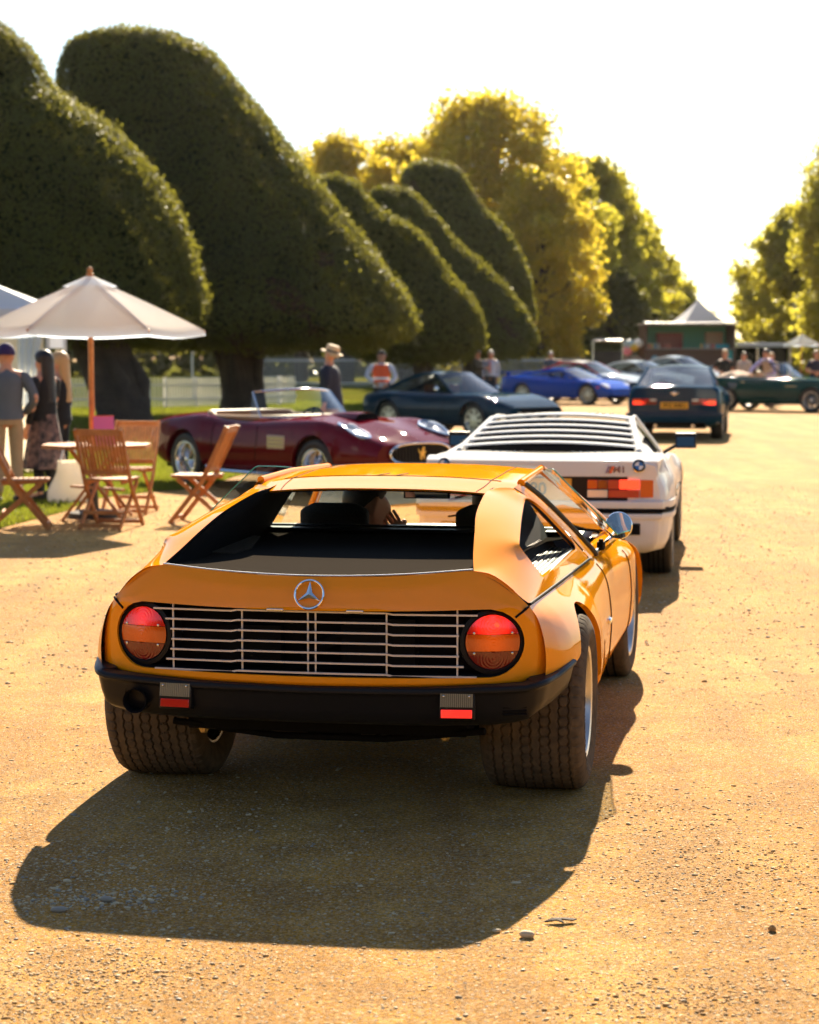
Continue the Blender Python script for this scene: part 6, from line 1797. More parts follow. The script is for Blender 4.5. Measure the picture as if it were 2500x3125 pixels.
# food kiosk
kk = empty('food_kiosk', (13.35, 95, 0), rad(2), 'brown and green food kiosk with open serving hatch at the end of the drive', 'kiosk')
W2, D2, H2 = 2.12, 2.0, 3.0
mb = MB(); mb.box((0, -D2 / 2 + 0.06, 0.95), (2 * W2, 0.12, 1.78)); mb.build('counter_front', 'kiosk_brown', kk, bevel=0.02)
mb = MB(); mb.box((0, D2 / 2, H2 / 2), (2 * W2, 0.08, H2)); mb.build('back_wall', 'kiosk_green', kk, smooth=False)
for sx in (1, -1):
    mb = MB(); mb.box((sx * W2, 0, H2 / 2), (0.10, D2, H2)); mb.build('side_wall', 'kiosk_brown', kk, smooth=False)
mb = MB(); mb.box((0, -0.05, H2), (2 * W2 + 0.20, D2 + 0.1, 0.06)); mb.build('roof', 'kiosk_brown', kk, bevel=0.02)
mb = MB(); mb.tube([(-W2 - 0.1, -D2 / 2 - 0.1, H2 + 0.08), (W2 + 0.1, -D2 / 2 - 0.1, H2 + 0.08)], 0.04, 8); mb.build('roof_rail', 'steel', kk)
mb = MB(); mb.box((0, -D2 / 2 - 0.15, 1.86), (2 * W2, 0.35, 0.05)); mb.build('serving_shelf', mat('kiosk_shelf', (0.3, 0.27, 0.25), 0.5), kk, bevel=0.01)
mb = MB(); mb.box((W2 - 0.28, -D2 / 2 - 0.02, 1.40), (0.36, 0.04, 0.80)); mb.build('teal_sign', 'kiosk_teal', kk, smooth=False)
mb = MB(); mb.lathe([(0.17, 0), (0.17, 0.03), (0.001, 0.03)], 20, o=(-W2 + 0.42, -D2 / 2 - 0.01, 1.38), axis=(0, -1, 0)); mb.build('round_sign', mat('kiosk_blue', (0.10, 0.28, 0.42), 0.5), kk)
mb = MB(); mb.box((-0.75, 0.55, 2.25), (1.25, 0.3, 0.75)); mb.build('red_cabinet', mat('kiosk_red', (0.28, 0.05, 0.03), 0.6), kk, bevel=0.03)
mb = MB(); mb.box((1.42, 0.55, 2.28), (0.85, 0.2, 0.75)); mb.build('menu_board', mat('kiosk_board', (0.42, 0.24, 0.11), 0.6), kk, bevel=0.02)
mb = MB(); mb.box((1.45, -0.45, 1.98), (1.0, 0.3, 0.20)); mb.build('teal_counter', 'kiosk_teal', kk, bevel=0.02)
cols = [(0.5, 0.10, 0.04), (0.55, 0.30, 0.05), (0.10, 0.25, 0.30), (0.45, 0.40, 0.30), (0.40, 0.08, 0.05)]
for i, x in enumerate([-1.95, -1.80, -1.66, -1.50, -1.15, -1.0, 0.55, 0.70, 0.84, 1.0, 1.14]):
    j = empty('jar', (13.35 + x, 95 - D2 / 2 - 0.13, 1.885), 0, ['rust red', 'amber', 'dark teal', 'cream', 'crimson'][i % 5] + ' jar on the serving shelf of the food kiosk', 'jar', 'jars on the kiosk shelf')
    mb = MB(); mb.lathe([(0.001, 0), (0.055, 0), (0.058, 0.16), (0.035, 0.20), (0.035, 0.22)], 10); mb.build('glass_body', mat('jar%d' % i, cols[i % 5], 0.3), j)
    mb = MB(); mb.lathe([(0.040, 0.22), (0.040, 0.25), (0.001, 0.25)], 10); mb.build('lid', 'steel', j)
# flower stand left of the kiosk
fs = empty('flower_stand', (10.3, 94.2, 0), 0, 'dark stand with pink and yellow flowers left of the food kiosk', 'stand')
mb = MB(); mb.box((0.35, 0, 0.75), (0.9, 0.6, 1.5)); mb.build('cabinet', 'kiosk_brown', fs, bevel=0.02)
for cx, cz, col, sd in ((0.1, 1.75, (0.75, 0.25, 0.28), 1), (0.42, 1.95, (0.80, 0.55, 0.05), 2), (0.62, 2.12, (0.8, 0.8, 0.78), 3), (0.2, 2.1, (0.45, 0.6, 0.65), 4)):
    r_ = np.random.default_rng(sd); P = r_.normal(0, 1, (160, 3)); P /= np.linalg.norm(P, axis=1)[:, None]
    Q, F4 = leaf_quads(np.array([cx, 0, cz]) + P * [0.24, 0.2, 0.20], P, 0.06, 0.4, sd, 0.8)
    big_mesh('flowers', Q, F4, [mat('flower%d' % sd, col, 0.6)], fs)['kind'] = 'stuff'
bs = empty('bar_frame', (8.7, 93.5, 0), 0, 'low metal frame with dark panel left of the flower stand', 'frame')
mb = MB(); mb.box((0.7, 0, 1.35), (1.35, 0.05, 0.80)); mb.build('panel', 'black_satin', bs, smooth=False)
for x in (0.0, 1.4):
    mb = MB(); mb.tube([(x, 0, 0), (x, 0, 2.25)], 0.035, 8); mb.build('post', 'steel', bs)
mb = MB(); mb.tube([(0, 0, 2.25), (1.4, 0, 2.25)], 0.05, 8); mb.build('top_bar', 'steel', bs)
# white awning right of the kiosk
aw = empty('awning', (17.3, 97, 0), 0, 'flat white awning on a grey post right of the food kiosk', 'awning')
mb = MB(); mb.box((0, 0, 2.05), (2.6, 2.0, 0.20)); mb.build('awning_top', 'pole_white', aw, bevel=0.03)
for x in (-0.35, 1.25):
    mb = MB(); mb.tube([(x, -0.95, 0), (x, -0.95, 1.96)], 0.06, 8); mb.build('post', 'steel', aw)
mb = MB(); mb.box((0, 1.1, 1.1), (3.0, 0.08, 2.2)); mb.build('backdrop', 'black', aw, smooth=False)
# pointed tent
pt_ = empty('pagoda_tent', (16.35, 112, 0), rad(12), 'white pointed pagoda tent behind the food kiosk', 'tent')
G = []
for f in np.linspace(0, 1, 8):
    r_ = 1.55 * (1 - f) ** 1.25 + 0.03
    z = 3.05 + 1.65 * f
    G.append([(r_ * x, r_ * y, z) for x, y in ((-1, -1), (1, -1), (1, 1), (-1, 1), (-1, -1))])
mb = MB(); mb.grid(np.array(G), flip=True); mb.build('peak', 'tent_roof', pt_, smooth=False)
mb = MB(); mb.grid(np.array([[(1.58 * x, 1.58 * y, z) for x, y in ((-1, -1), (1, -1), (1, 1), (-1, 1), (-1, -1))] for z in (2.6, 3.05)]), flip=True); mb.build('valance', 'tent_roof', pt_, smooth=False)
for x, y in ((-1, -1), (1, -1), (1, 1), (-1, 1)):
    mb = MB(); mb.tube([(1.55 * x, 1.55 * y, 0), (1.55 * x, 1.55 * y, 2.9)], 0.05, 8); mb.build('post', 'pole_white', pt_)
# wrought iron gate far away
ga = empty('iron_gate', (24.0, 175, 0), 0, 'ornate wrought iron gate at the far end of the avenue', 'gate')
for x in np.linspace(-3.2, 3.2, 17):
    mb = MB(); mb.tube([(x, 0, 0), (x, 0, 4.4 + 0.6 * math.cos(x * 0.9))], 0.05, 6); mb.build('bar', 'black', ga)
for k in range(6):
    c = np.array([-2.7 + k * 1.1, 0, 5.0 + 0.5 * math.sin(k * 1.3)])
    mb = MB(); mb.tube([c + 0.42 * (1 - t / 14) * np.array([math.cos(t), 0, math.sin(t)]) for t in np.linspace(0, 9, 24)], 0.05, 6); mb.build('scroll', 'black', ga)
mb = MB(); mb.tube([(-3.4, 0, 4.2), (0, 0, 5.0), (3.4, 0, 4.2)], 0.07, 6); mb.build('top_rail', 'black', ga)
rbx = empty('red_bin', (5.75, 78, 0), 0, 'red box behind the man in the dark shirt beyond the blue supercar', 'bin')
mb = MB(); mb.box((0, 0, 0.65), (0.55, 0.5, 1.3)); mb.build('bin_body', mat('bin_red', (0.5, 0.02, 0.03), 0.5), rbx, bevel=0.02)
mb = MB(); mb.box((0, 0, 1.33), (0.6, 0.55, 0.07)); mb.build('lid', mat('bin_red_lid', (0.4, 0.02, 0.03), 0.5), rbx, bevel=0.02)

# ================================================================ people
M['skin'] = mat('skin', (0.55, 0.27, 0.17), 0.55)
M['skin_tan'] = mat('skin_tan', (0.42, 0.19, 0.11), 0.55)
M['hair_dark'] = mat('dark_hair', (0.012, 0.008, 0.007), 0.5)
M['hair_brown'] = mat('brown_hair', (0.07, 0.035, 0.018), 0.5)
M['hair_blond'] = mat('blond_hair', (0.50, 0.30, 0.12), 0.5)
M['hair_grey'] = mat('grey_hair', (0.45, 0.42, 0.38), 0.5)
_cloth = {}
def cloth(col, rough=0.85):
    if col not in _cloth:
        _cloth[col] = mat('cloth_%d' % len(_cloth), col, rough, noise=(8, tuple(c * 0.75 for c in col), 0.5))
    return _cloth[col]

STAND = dict(pelvis=(0, 0, 0.93), waist=(0, 0.01, 1.08), chest=(0, 0.0, 1.28), neck=(0, 0.0, 1.44), sh=(0.185, 0, 1.38), el=(0.235, -0.03, 1.10), wr=(0.235, 0.05, 0.86), hip=(0.09, 0, 0.90), kn=(0.10, 0.02, 0.49), an=(0.105, -0.02, 0.09))
SIT = dict(pelvis=(0, 0, 0.30), waist=(0, -0.07, 0.43), chest=(0, -0.12, 0.60), neck=(0, -0.10, 0.76), sh=(0.18, -0.12, 0.69), el=(0.24, 0.08, 0.47), wr=(0.18, 0.30, 0.58), hip=(0.09, 0.02, 0.28), kn=(0.13, 0.42, 0.44), an=(0.12, 0.72, 0.20))

def person(loc, rz, label, top, bottom, hair='hair_brown', hair_style='short', pose=STAND, over=None, lean=0.0, head_rz=0.0, head_rx=0.0, sc=1.0, group=None, skin='skin', jacket=False, skirt=None, hat=None, sleeves=1.0, shoes=(0.02, 0.018, 0.016), vest=None):
    """over: {'elR': (x,y,z), 'wrL': ...} replaces single joints (after mirroring)"""
    root = empty('person', loc, rz, label, 'person', group)
    root.scale = (sc, sc, sc)
    J = {}
    for k, v in pose.items():
        v = np.array(v, float)
        if k in ('pelvis', 'waist', 'chest', 'neck'): J[k] = v
        else:
            J[k + 'R'] = v; J[k + 'L'] = v * [-1, 1, 1]
    if lean:
        p0 = J['pelvis']; c, s = math.cos(lean), math.sin(lean)
        for k in J:
            if k[:2] in ('wa', 'ch', 'ne', 'sh', 'el', 'wr'):
                d = J[k] - p0; J[k] = p0 + np.array([d[0], d[1] * c + d[2] * s, d[2] * c - d[1] * s])
    for k, v in (over or {}).items(): J[k] = np.array(v, float)
    nk = J['neck']
    Rh = np.array(Matrix.Rotation(head_rz, 3, 'Z') @ Matrix.Rotation(-head_rx - lean * 0.5, 3, 'X'))
    H = lambda x, y, z: nk + Rh @ np.array([x, y, z])
    # --- body: one skinned skeleton
    V = []; E = []; Rr = []
    def add(p, r, par=None):
        V.append(tuple(p)); Rr.append(r)
        if par is not None: E.append((par, len(V) - 1))
        return len(V) - 1
    pel = add(J['pelvis'], 0.115)
    wa = add(J['waist'], 0.105, pel); chs = add(J['chest'], 0.125, wa); ne = add(nk, 0.056, chs)
    jaw = add(H(0, 0.020, 0.075), 0.060, ne); mid = add(H(0, 0.012, 0.140), 0.078, jaw); cr = add(H(0, -0.008, 0.195), 0.078, mid)
    nose = add(H(0, 0.098, 0.115), 0.013, mid)
    for s_ in (1, -1): add(H(s_ * 0.092, 0.010, 0.125), 0.021, mid)
    for sd in ('R', 'L'):
        sh = add(J['sh' + sd], 0.062, chs); el = add(J['el' + sd], 0.042, sh); wr = add(J['wr' + sd], 0.027, el)
        d = J['wr' + sd] - J['el' + sd]; d /= np.linalg.norm(d); _, a_, b_ = frame(d)
        pm = add(J['wr' + sd] + d * 0.07, 0.034, wr)
        for q, (off, ln) in enumerate(((-0.030, 0.060), (-0.010, 0.075), (0.010, 0.070), (0.030, 0.055))):
            f1 = add(J['wr' + sd] + d * (0.10) + b_ * off, 0.0095, pm)
            add(J['wr' + sd] + d * (0.10 + ln) + b_ * off * 1.05 + a_ * 0.018, 0.008, f1)
        add(J['wr' + sd] + d * 0.085 + b_ * 0.062, 0.010, pm)
        hp = add(J['hip' + sd], 0.085, pel); kn = add(J['kn' + sd], 0.056, hp); an = add(J['an' + sd], 0.040, kn)
        td = np.array([0.15 * (1 if sd == 'R' else -1), 1, 0]); td /= np.linalg.norm(td)
        add(J['an' + sd] + td * 0.13 - np.array([0, 0, 0.055]), 0.034, an)
    me = bpy.data.meshes.new('body'); me.from_pydata(V, E, []); me.materials.append(M[skin])
    bo = bpy.data.objects.new('body', me); COL.objects.link(bo); bo.parent = root
    bo.modifiers.new('skin', 'SKIN').use_smooth_shade = True
    sk = me.skin_vertices[0].data
    for i, r in enumerate(Rr): sk[i].radius = (r, r)
    sk[pel].use_root = True
    md = bo.modifiers.new('sub', 'SUBSURF'); md.levels = 1; md.render_levels = 2
    # --- shirt or jacket
    def oval(c, rx, ry, ax, n=18):
        d, s_, u_ = frame(ax, (0, 1, 0)); s_ = np.array([1.0, 0, 0]); u_ = np.cross(d, s_); u_ /= np.linalg.norm(u_)
        return [c + rx * math.cos(t) * s_ + ry * math.sin(t) * u_ for t in np.linspace(0, 2 * math.pi, n)]
    spine = [J['pelvis'], J['waist'], J['chest'], (J['shR'] + J['shL']) / 2, nk]
    ax = J['chest'] - J['waist']
    low = J['pelvis'] - (0.16 if jacket else 0.02) * ax / np.linalg.norm(ax)
    k = 1.22 if jacket else 1.04
    mb = MB()
    mb.grid(np.array([oval(low, 0.180 * k, 0.140 * k, ax), oval(J['pelvis'] + [0, 0, 0.03], 0.172 * k, 0.132 * k, ax), oval(J['waist'], 0.158 * k, 0.125 * k, ax), oval(J['chest'], 0.188 * k, 0.135 * k, ax), oval((J['shR'] + J['shL']) / 2 + [0, 0, 0.01], 0.178 * k, 0.098 * k, ax), oval(nk + (J['chest'] - nk) * 0.22, 0.10, 0.075, ax), oval(nk + (nk - J['chest']) * 0.03, 0.064, 0.062, ax)]))
    for sd in ('R', 'L'):
        a, e, w_ = J['sh' + sd], J['el' + sd], J['wr' + sd]
        if sleeves >= 1: pth, rs = [a * 0.75 + J['chest'] * 0.25, a, a * 0.5 + e * 0.5, e, e * 0.5 + w_ * 0.5, w_], [0.07 * k, 0.076 * k, 0.066 * k, 0.058 * k, 0.05 * k, 0.042 * k]
        else: pth, rs = [a * 0.75 + J['chest'] * 0.25, a, a * 0.5 + e * 0.5, a * 0.25 + e * 0.75], [0.07 * k, 0.074 * k, 0.068 * k, 0.066 * k]
        mb.tube(pth, rs, 12)
    mb.build('jacket' if jacket else 'shirt', cloth(top), root, angle=70, sub=1)
    if vest:
        mb = MB(); mb.grid(np.array([oval(J['waist'] - [0, 0, 0.06], 0.185, 0.150, ax), oval(J['waist'], 0.180, 0.146, ax), oval(J['chest'], 0.208, 0.155, ax), oval((J['shR'] + J['shL']) / 2 + [0, 0, 0.02], 0.195, 0.115, ax), oval(nk + (J['chest'] - nk) * 0.25, 0.115, 0.09, ax)])); v_ = mb.build('hi_vis_vest', vest, root, angle=70, sub=1)
        mb = MB(); mb.grid(np.array([oval(J['waist'] + [0, 0, z], 0.188, 0.153, ax) for z in (0.0, 0.05)])); mb.build('reflective_band', 'badge_white', v_)
    # --- trousers or skirt
    if skirt:
        mb = MB(); rows = []
        for f in np.linspace(0, 1, 9):
            z = J['pelvis'][2] + 0.06 - f * skirt[0]
            rows.append([(J['pelvis'][0] + (0.165 + 0.10 * f + 0.02 * f * math.sin(t * 9)) * math.cos(t), J['pelvis'][1] + (0.13 + 0.10 * f + 0.02 * f * math.sin(t * 9)) * math.sin(t), z) for t in np.linspace(0, 2 * math.pi, 41)])
        mb.grid(np.array(rows)); mb.build('skirt', skirt[1], root)
    mb = MB()
    mb.grid(np.array([oval(J['pelvis'] + [0, 0, 0.07], 0.162, 0.122, (0, 0, 1)), oval(J['pelvis'], 0.172, 0.132, (0, 0, 1)), oval(J['pelvis'] - [0, 0, 0.08], 0.170, 0.125, (0, 0, 1))]))
    for sd in ('R', 'L'):
        h, kn, an = J['hip' + sd], J['kn' + sd], J['an' + sd]
        mb.tube([h + [0, 0, 0.04], h * 0.7 + kn * 0.3, kn, kn * 0.5 + an * 0.5, an - [0, 0, 0.02]], [0.095, 0.088, 0.070, 0.066, 0.062], 12)
    mb.build('trousers', cloth(bottom), root, angle=70, sub=1)
    for sd in ('R', 'L'):
        an = J['an' + sd]
        mb = MB(); mb.sphere(an + [0, 0.065, -0.045], (0.047, 0.135, 0.045), 12, 8); mb.build('shoe', cloth(shoes), root)
    # --- hair, hat
    def cap(scale, low_, back=0.0, nm='hair', mt=hair):
        mb = MB(); rows = []
        for i in range(9):
            t = (math.pi * 0.5 + low_) * i / 8
            rows.append([H(0.094 * scale * math.sin(t) * math.cos(a), -0.012 + (0.108 * scale) * math.sin(t) * math.sin(a) - back * (1 if math.sin(a) < 0 else 0), 0.165 + 0.113 * scale * math.cos(t) + (0.080 * max(0, math.sin(a)) ** 2 * (i / 8) ** 2)) for a in np.linspace(0, 2 * math.pi, 25)])
        mb.grid(np.array(rows)); return mb.build(nm, mt, root)
    if hair_style == 'short': cap(1.0, 0.35)
    elif hair_style == 'long':
        cap(1.04, 0.35)
        mb = MB(); rows = []
        for f in np.linspace(0, 1, 8):
            rows.append([H((0.098 - 0.01 * f) * math.cos(a), -0.055 - 0.03 * f + 0.06 * math.sin(a), 0.20 - 0.52 * f) for a in np.linspace(0, 2 * math.pi, 19)])
        mb.grid(np.array(rows)); mb.build('long_hair', hair, root)
    if hat == 'panama':
        m_ = mat('straw', (0.72, 0.52, 0.30), 0.8)
        d = Rh @ np.array([0, 0, 1.0])
        cap(0.97, 0.15)
        mb = MB(); mb.lathe([(0.175, -0.012), (0.165, 0.0), (0.108, 0.0), (0.104, 0.08), (0.085, 0.105), (0.03, 0.098), (0.001, 0.096)], 28, o=H(0, 0, 0.185), axis=d); mb.build('straw_hat', m_, root)
        mb = MB(); mb.lathe([(0.1085, 0.004), (0.1075, 0.03)], 28, o=H(0, 0, 0.185), axis=d); mb.build('hat_band', 'black', root)
    elif hat:
        cap(1.06, 0.10, nm='cap', mt=cloth(hat))
        mb = MB(); mb.grid(np.array([[H(x, 0.09 + (0.085 if j else 0) * math.sqrt(max(0, 1 - (x / 0.085) ** 2)), 0.185 - 0.012 * j) for x in np.linspace(-0.085, 0.085, 9)] for j in (0, 1)])); mb.build('peak', cloth(hat), root)
        if hair_style == 'none': pass
    return root

NAVY = (0.015, 0.020, 0.045); KHAKI = (0.42, 0.29, 0.16); BLACK = (0.008, 0.008, 0.010); GREYB = (0.10, 0.12, 0.15); JEAN = (0.04, 0.07, 0.14)
floral = mat('floral_cloth', (0.02, 0.015, 0.018), 0.8, noise=(14, (0.35, 0.20, 0.16), 0.6))
person((-4.36, 21.3, 0), rad(20), 'man in grey blue shirt, khaki trousers and purple cap at the marquee', GREYB, KHAKI, hair_style='none', hat=(0.035, 0.018, 0.09), over={'elR': (0.30, -0.10, 1.12), 'wrR': (0.20, 0.10, 0.96)}, sc=1.01)
person((-4.03, 21.7, 0), rad(62), 'woman with long dark hair, black top and dark floral skirt at the marquee', BLACK, BLACK, 'hair_dark', 'long', skirt=(0.62, floral), over={'elR': (0.24, 0.02, 1.12), 'wrR': (0.16, 0.22, 1.22), 'elL': (-0.24, -0.04, 1.10)}, sc=0.97)
person((-3.98, 22.4, 0), rad(80), 'blond person in black standing just behind the long haired woman', BLACK, BLACK, 'hair_blond', 'long', sc=0.96)
# white carrier bag standing on the grass by the woman
bag = empty('carrier_bag', (-3.72, 21.45, 0), rad(15), 'large white carrier bag on the grass beside the woman in black', 'bag')
G = []
for f in np.linspace(0, 1, 8):
    hw = 0.23 * (1 - 0.55 * f ** 1.6); hd = 0.11 * (1 - 0.8 * f)
    G.append([(hw * np.sign(math.cos(t)) * abs(math.cos(t)) ** 0.6 + 0.02 * math.sin(7 * f + t), hd * np.sign(math.sin(t)) * abs(math.sin(t)) ** 0.6 + 0.015 * math.sin(3 * t + 5 * f), 0.46 * f + 0.004) for t in np.linspace(0, 2 * math.pi, 29)])
mb = MB(); mb.grid(np.array(G)); mb.build('bag_body', mat('white_plastic', (0.74, 0.72, 0.68), 0.45, trans=((0.9, 0.8, 0.6), 0.35)), bag)
mb = MB(); mb.tube(crom([(-0.09, 0, 0.45), (-0.05, 0.0, 0.60), (0.0, 0, 0.66), (0.05, 0, 0.60), (0.09, 0, 0.45)], 4), 0.012, 6); mb.build('handle', 'badge_white', bag)

person((-1.18, 30.0, 0), rad(75), 'man in navy blazer, tan trousers and straw hat behind the maroon car', NAVY, (0.45, 0.26, 0.10), 'hair_grey', pose=STAND, jacket=True, hat='panama', head_rx=-0.35, lean=0.10, sc=1.02, skin='skin')
person((-0.60, 42.0, 0), rad(175), 'marshal in orange high visibility vest and dark cap among the yews', (0.55, 0.55, 0.62), BLACK, hair_style='none', hat=(0.03, 0.05, 0.07), vest=mat('hi_vis_orange', (0.85, 0.09, 0.01), 0.6, emit=None), over={'elR': (0.34, 0.10, 1.16), 'wrR': (0.12, 0.28, 1.02), 'elL': (-0.34, 0.06, 1.12), 'wrL': (-0.16, 0.26, 0.98)}, head_rx=-0.4, sc=0.99, skin='skin_tan')
person((2.13, 62.0, 0), rad(-120), 'man in dark jacket and pale cap talking to a man in a pink tie', (0.05, 0.045, 0.04), BLACK, hair_style='none', hat=(0.45, 0.50, 0.60), jacket=True, over={'elR': (0.26, 0.12, 1.14), 'wrR': (0.10, 0.32, 1.14)}, sc=1.03)
tm = person((2.56, 62.0, 0), rad(165), 'man in pale blue shirt and pink tie beside the man in the pale cap', (0.50, 0.55, 0.75), NAVY, 'hair_grey', over={'elR': (0.28, -0.04, 1.12)}, sc=1.01)
mb = MB(); mb.add([(-0.025, 0.140, 1.38), (0.025, 0.140, 1.38), (0.035, 0.158, 1.06), (0, 0.16, 1.0), (-0.035, 0.158, 1.06)], [(0, 1, 2, 3, 4)]); mb.build('tie', cloth((0.75, 0.22, 0.28)), tm, smooth=False, solid=0.01)
person((5.37, 75.0, 0), rad(180), 'man in dark shirt standing behind the bright blue supercar', (0.05, 0.08, 0.14), BLACK, 'hair_grey', sc=1.0, sleeves=0.5)
person((9.7, 60.6, 0), rad(170), 'person in dark tee shirt and jeans beside the kiosk end of the green convertible', (0.008, 0.012, 0.012), (0.12, 0.18, 0.35), 'hair_blond', sleeves=0.5, sc=1.02, over={'elR': (0.30, 0.0, 1.10), 'wrR': (0.14, 0.20, 1.05)})
person((11.05, 60.2, 0), rad(110), 'man in lavender shirt and beige waistcoat leaning over the green convertible', (0.40, 0.38, 0.70), BLACK, 'hair_dark', lean=0.35, head_rx=-0.2, sc=1.06, vest=cloth((0.42, 0.33, 0.26)), over={'elR': (0.26, 0.45, 1.12), 'wrR': (0.18, 0.62, 0.98)})
person((10.95, 64.5, 0), rad(150), 'red haired person in pale jacket behind the leaning man', (0.40, 0.36, 0.32), BLACK, 'hair_brown', sc=0.98)
person((11.75, 64.0, 0), rad(-170), 'fair person in beige coat at the far side of the leaning man', (0.45, 0.36, 0.28), (0.2, 0.15, 0.1), 'hair_blond', 'long', sc=0.97)
person((12.25, 59.4, 0), rad(178), 'man in navy polo shirt and sunglasses behind the windscreen of the green convertible', (0.012, 0.016, 0.045), KHAKI, 'hair_blond', sleeves=0.5, sc=1.01, over={'elR': (0.30, 0.05, 1.10), 'wrR': (0.05, 0.24, 1.06), 'elL': (-0.30, 0.05, 1.10), 'wrL': (-0.05, 0.26, 1.02)}, lean=0.08)

def seat_in(o_loc, yaw, x, y, z=0.0):
    c, s = math.cos(yaw), math.sin(yaw)
    return (o_loc[0] + x * c - y * s, o_loc[1] + x * s + y * c, z)
person(seat_in(CAR_O, CAR_YAW, -0.30, 1.50, 0.0), CAR_YAW, 'dark haired driver of the orange car, hand raised to his chin', (0.03, 0.03, 0.035), BLACK, 'hair_dark', pose=dict(SIT, waist=(0.02, -0.05, 0.43), chest=(0.04, -0.09, 0.63), neck=(0.06, -0.06, 0.80)), head_rz=rad(-78), over={'elR': (0.31, 0.06, 0.54), 'wrR': (0.215, -0.02, 0.765)}, skin='skin')
person(seat_in(CAR_O, CAR_YAW, 0.33, 1.50, 0.0), CAR_YAW, 'passenger of the orange car, half hidden by the right headrest', (0.10, 0.10, 0.11), BLACK, 'hair_brown', pose=dict(SIT, chest=(0, -0.10, 0.63), neck=(0, -0.08, 0.80)), head_rz=rad(15))
GO, GY = (9.49, 56.8), rad(-125)
person(seat_in(GO, GY, 0.36, 0.92, 0.10), GY, 'driver of the green convertible in a pale shirt', (0.50, 0.46, 0.62), BLACK, 'hair_blond', pose=SIT, sc=1.0)
# ================================================================ loose stones on the drive
M['st_tan'] = mat('tan_stone', (0.42, 0.30, 0.17), 0.8)
M['st_pale'] = mat('pale_stone', (0.60, 0.46, 0.28), 0.8)
M['st_grey'] = mat('grey_stone', (0.30, 0.255, 0.20), 0.7)
M['st_brown'] = mat('brown_clod', (0.42, 0.24, 0.09), 0.95)
_ico_v = None
def stones(name, X, Y, S, K, seed, squash=0.5, label='loose gravel and small pebbles scattered over the drive'):
    """one mesh of many small lumpy stones (twenty faces each)"""
    bm = bmesh.new(); bmesh.ops.create_icosphere(bm, subdivisions=1, radius=1.0)
    bm.verts.ensure_lookup_table()
    V0 = np.array([v.co[:] for v in bm.verts]); F0 = np.array([[v.index for v in f.verts] for f in bm.faces]); bm.free()
    r = np.random.default_rng(seed); n = len(X)
    V = V0[None] * (1 + r.normal(0, 0.16, (n, len(V0), 1)))
    V = V * np.stack([r.uniform(0.8, 1.5, n), r.uniform(0.7, 1.1, n), squash * r.uniform(0.6, 1.4, n)], 1)[:, None]
    a = r.uniform(0, 6.28, n); c, s = np.cos(a)[:, None], np.sin(a)[:, None]
    V = np.stack([V[..., 0] * c - V[..., 1] * s, V[..., 0] * s + V[..., 1] * c, V[..., 2]], -1) * S[:, None, None]
    V[..., 0] += X[:, None]; V[..., 1] += Y[:, None]; V[..., 2] += (S * 0.15)[:, None]
    F = (F0[None] + (np.arange(n) * len(V0))[:, None, None]).reshape(-1, 3)
    o = big_mesh(name, V.reshape(-1, 3), F, ['st_tan', 'st_pale', 'st_grey', 'st_brown'], mi=np.repeat(K, len(F0)), smooth=True)
    tag(o, label, 'gravel', kind='stuff')
    return o
def scatter(n, y0, y1, seed):
    r = np.random.default_rng(seed)
    y = y0 + (y1 - y0) * r.uniform(0, 1, n); x = r.uniform(-0.235, 0.235, n) * y * 1.05
    return x, y, r
x, y, r = scatter(42000, 4.3, 9.5, 5)
dens = snoise(np.stack([x, y, x * 0], 1), 3, 1.4)
k = r.uniform(-0.9, 1.4, len(x)) < dens; x, y = x[k], y[k]
s = np.clip(r.lognormal(math.log(0.0028), 0.45, len(x)), 0.0014, 0.012)
stones('gravel', x, y, s, r.choice([0, 1, 2, 3], len(x), p=[0.42, 0.34, 0.08, 0.16]), 6, 0.36)
x, y, r = scatter(9000, 9.5, 24, 8)
s = np.clip(r.lognormal(math.log(0.006), 0.4, len(x)), 0.003, 0.016)
k = ~in_poly(x, y, LAWN_A)
stones('gravel', x[k], y[k], s[k], r.choice([0, 1, 2, 3], int(k.sum()), p=[0.4, 0.25, 0.15, 0.2]), 9)
# crumbly clods where wheels have turned the sand
X = []; Y = []
for cx, cy, sx_, sy_, n in ((-0.80, 5.02, 0.20, 0.13, 900), (-0.96, 4.72, 0.18, 0.08, 500), (1.02, 6.05, 0.24, 0.22, 900), (0.72, 4.85, 0.20, 0.10, 700), (0.95, 6.9, 0.2, 0.3, 400)):
    X.append(RNG.normal(cx, sx_, n)); Y.append(RNG.normal(cy, sy_, n))
X = np.concatenate(X); Y = np.concatenate(Y)
stones('sand_clods', X, Y, np.clip(RNG.lognormal(math.log(0.0032), 0.4, len(X)), 0.0018, 0.009), RNG.choice([0, 3], len(X), p=[0.3, 0.7]), 12, 0.45, 'crumbly brown clods of turned sand on the drive')
X = []; Y = []
for cx, cy, sx_, sy_, n in ((-1.02, 6.10, 0.12, 0.10, 260), (-0.98, 5.72, 0.15, 0.07, 420), (-0.85, 5.80, 0.10, 0.05, 160), (-0.55, 6.5, 0.3, 0.2, 160)):
    X.append(RNG.normal(cx, sx_, n)); Y.append(RNG.normal(cy, sy_, n))
X = np.concatenate(X); Y = np.concatenate(Y)
stones('flint_patch', X, Y, np.clip(RNG.lognormal(math.log(0.0036), 0.45, len(X)), 0.002, 0.013), RNG.choice([1, 2], len(X), p=[0.7, 0.3]), 14, 0.4, 'patch of pale and grey flints worn bare in the drive')
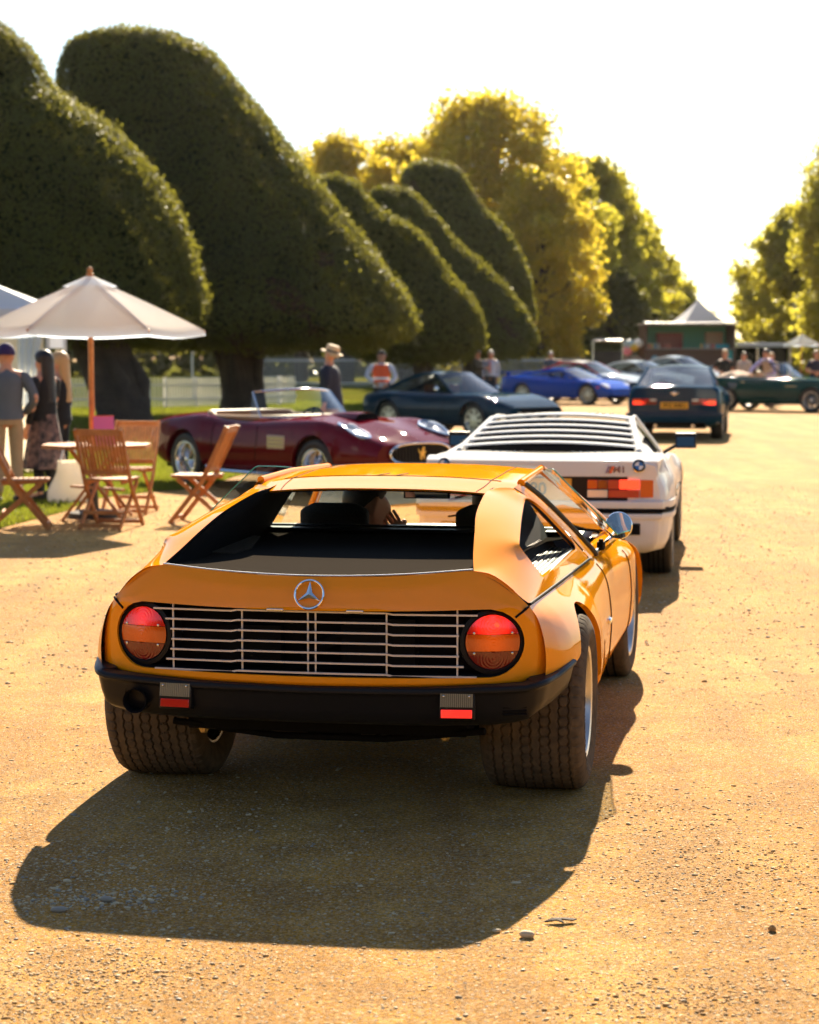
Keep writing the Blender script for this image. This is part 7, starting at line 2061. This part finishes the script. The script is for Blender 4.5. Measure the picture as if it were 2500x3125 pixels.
# pebbles one can pick out singly
def pebble(loc, s, mt, label, seed):
    bm = bmesh.new(); bmesh.ops.create_icosphere(bm, subdivisions=3, radius=1.0)
    r_ = np.random.default_rng(seed)
    k_ = r_.normal(0, 1, (3, 3)) * 1.6; ph = r_.uniform(0, 6, 3)
    for v in bm.verts:
        q = np.array(v.co); m_ = 1 + 0.07 * sum(math.sin(float(q @ k_[i]) + ph[i]) for i in range(3))
        v.co = Vector(q * m_ * s)
    me = bpy.data.meshes.new('pebble'); bm.to_mesh(me); bm.free()
    me.polygons.foreach_set('use_smooth', [True] * len(me.polygons)); me.materials.append(M[mt] if isinstance(mt, str) else mt)
    o = bpy.data.objects.new('pebble', me); COL.objects.link(o); o.location = loc
    tag(o, label, 'pebble')
pebble((0.325, 5.36, 0.009), (0.021, 0.014, 0.012), 'st_pale', 'biggest pale pebble lying just outside the shadow of the orange car', 1)
pebble((0.245, 5.41, 0.004), (0.012, 0.008, 0.006), 'st_pale', 'small flat pale pebble at the very edge of the orange car shadow', 2)
pebble((1.02, 5.42, 0.008), (0.012, 0.010, 0.010), 'st_brown', 'round brown pebble alone on the sunlit sand', 3)
pebble((-0.90, 5.72, 0.008), (0.020, 0.014, 0.010), 'st_grey', 'rounded blue grey pebble in the shadow of the orange car', 4)
pebble((-1.02, 5.62, 0.006), (0.024, 0.015, 0.009), 'st_grey', 'flat grey pebble beside the blue grey one in the car shadow', 5)
br = empty('bark_piece', (0.43, 5.50, 0.004), rad(10), 'ragged piece of dark bark on the sand by the car shadow', 'bark')
mb = MB(); mb.add([(-0.045, 0, 0), (-0.02, 0.012, 0.006), (0.02, 0.010, 0.005), (0.05, 0.004, 0.002), (0.035, -0.012, 0.003), (0.0, -0.008, 0.008), (0.004, -0.028, 0.002), (-0.012, -0.012, 0.007)], [(0, 1, 7), (1, 2, 5), (2, 3, 4), (2, 4, 5), (1, 5, 7), (5, 6, 7)]); mb.build('flake', 'bark', br, smooth=False, solid=0.004)

# ================================================================ thin sunlit air
hm = bpy.data.materials.new('haze'); hm.use_nodes = True
hn = hm.node_tree.nodes; hn.remove(hn['Principled BSDF'])
pv = hn.new('ShaderNodeVolumePrincipled'); pv.inputs['Density'].default_value = 0.00005; pv.inputs['Color'].default_value = (1.0, 0.93, 0.80, 1); pv.inputs['Anisotropy'].default_value = 0.7
hm.node_tree.links.new(pv.outputs[0], hn['Material Output'].inputs['Volume'])
mb = MB(); mb.box((0, 1550, 9.0), (5200, 4200, 20.0)); tag(mb.build('haze', hm, smooth=False), 'thin sunlit haze over the drive', kind='stuff')
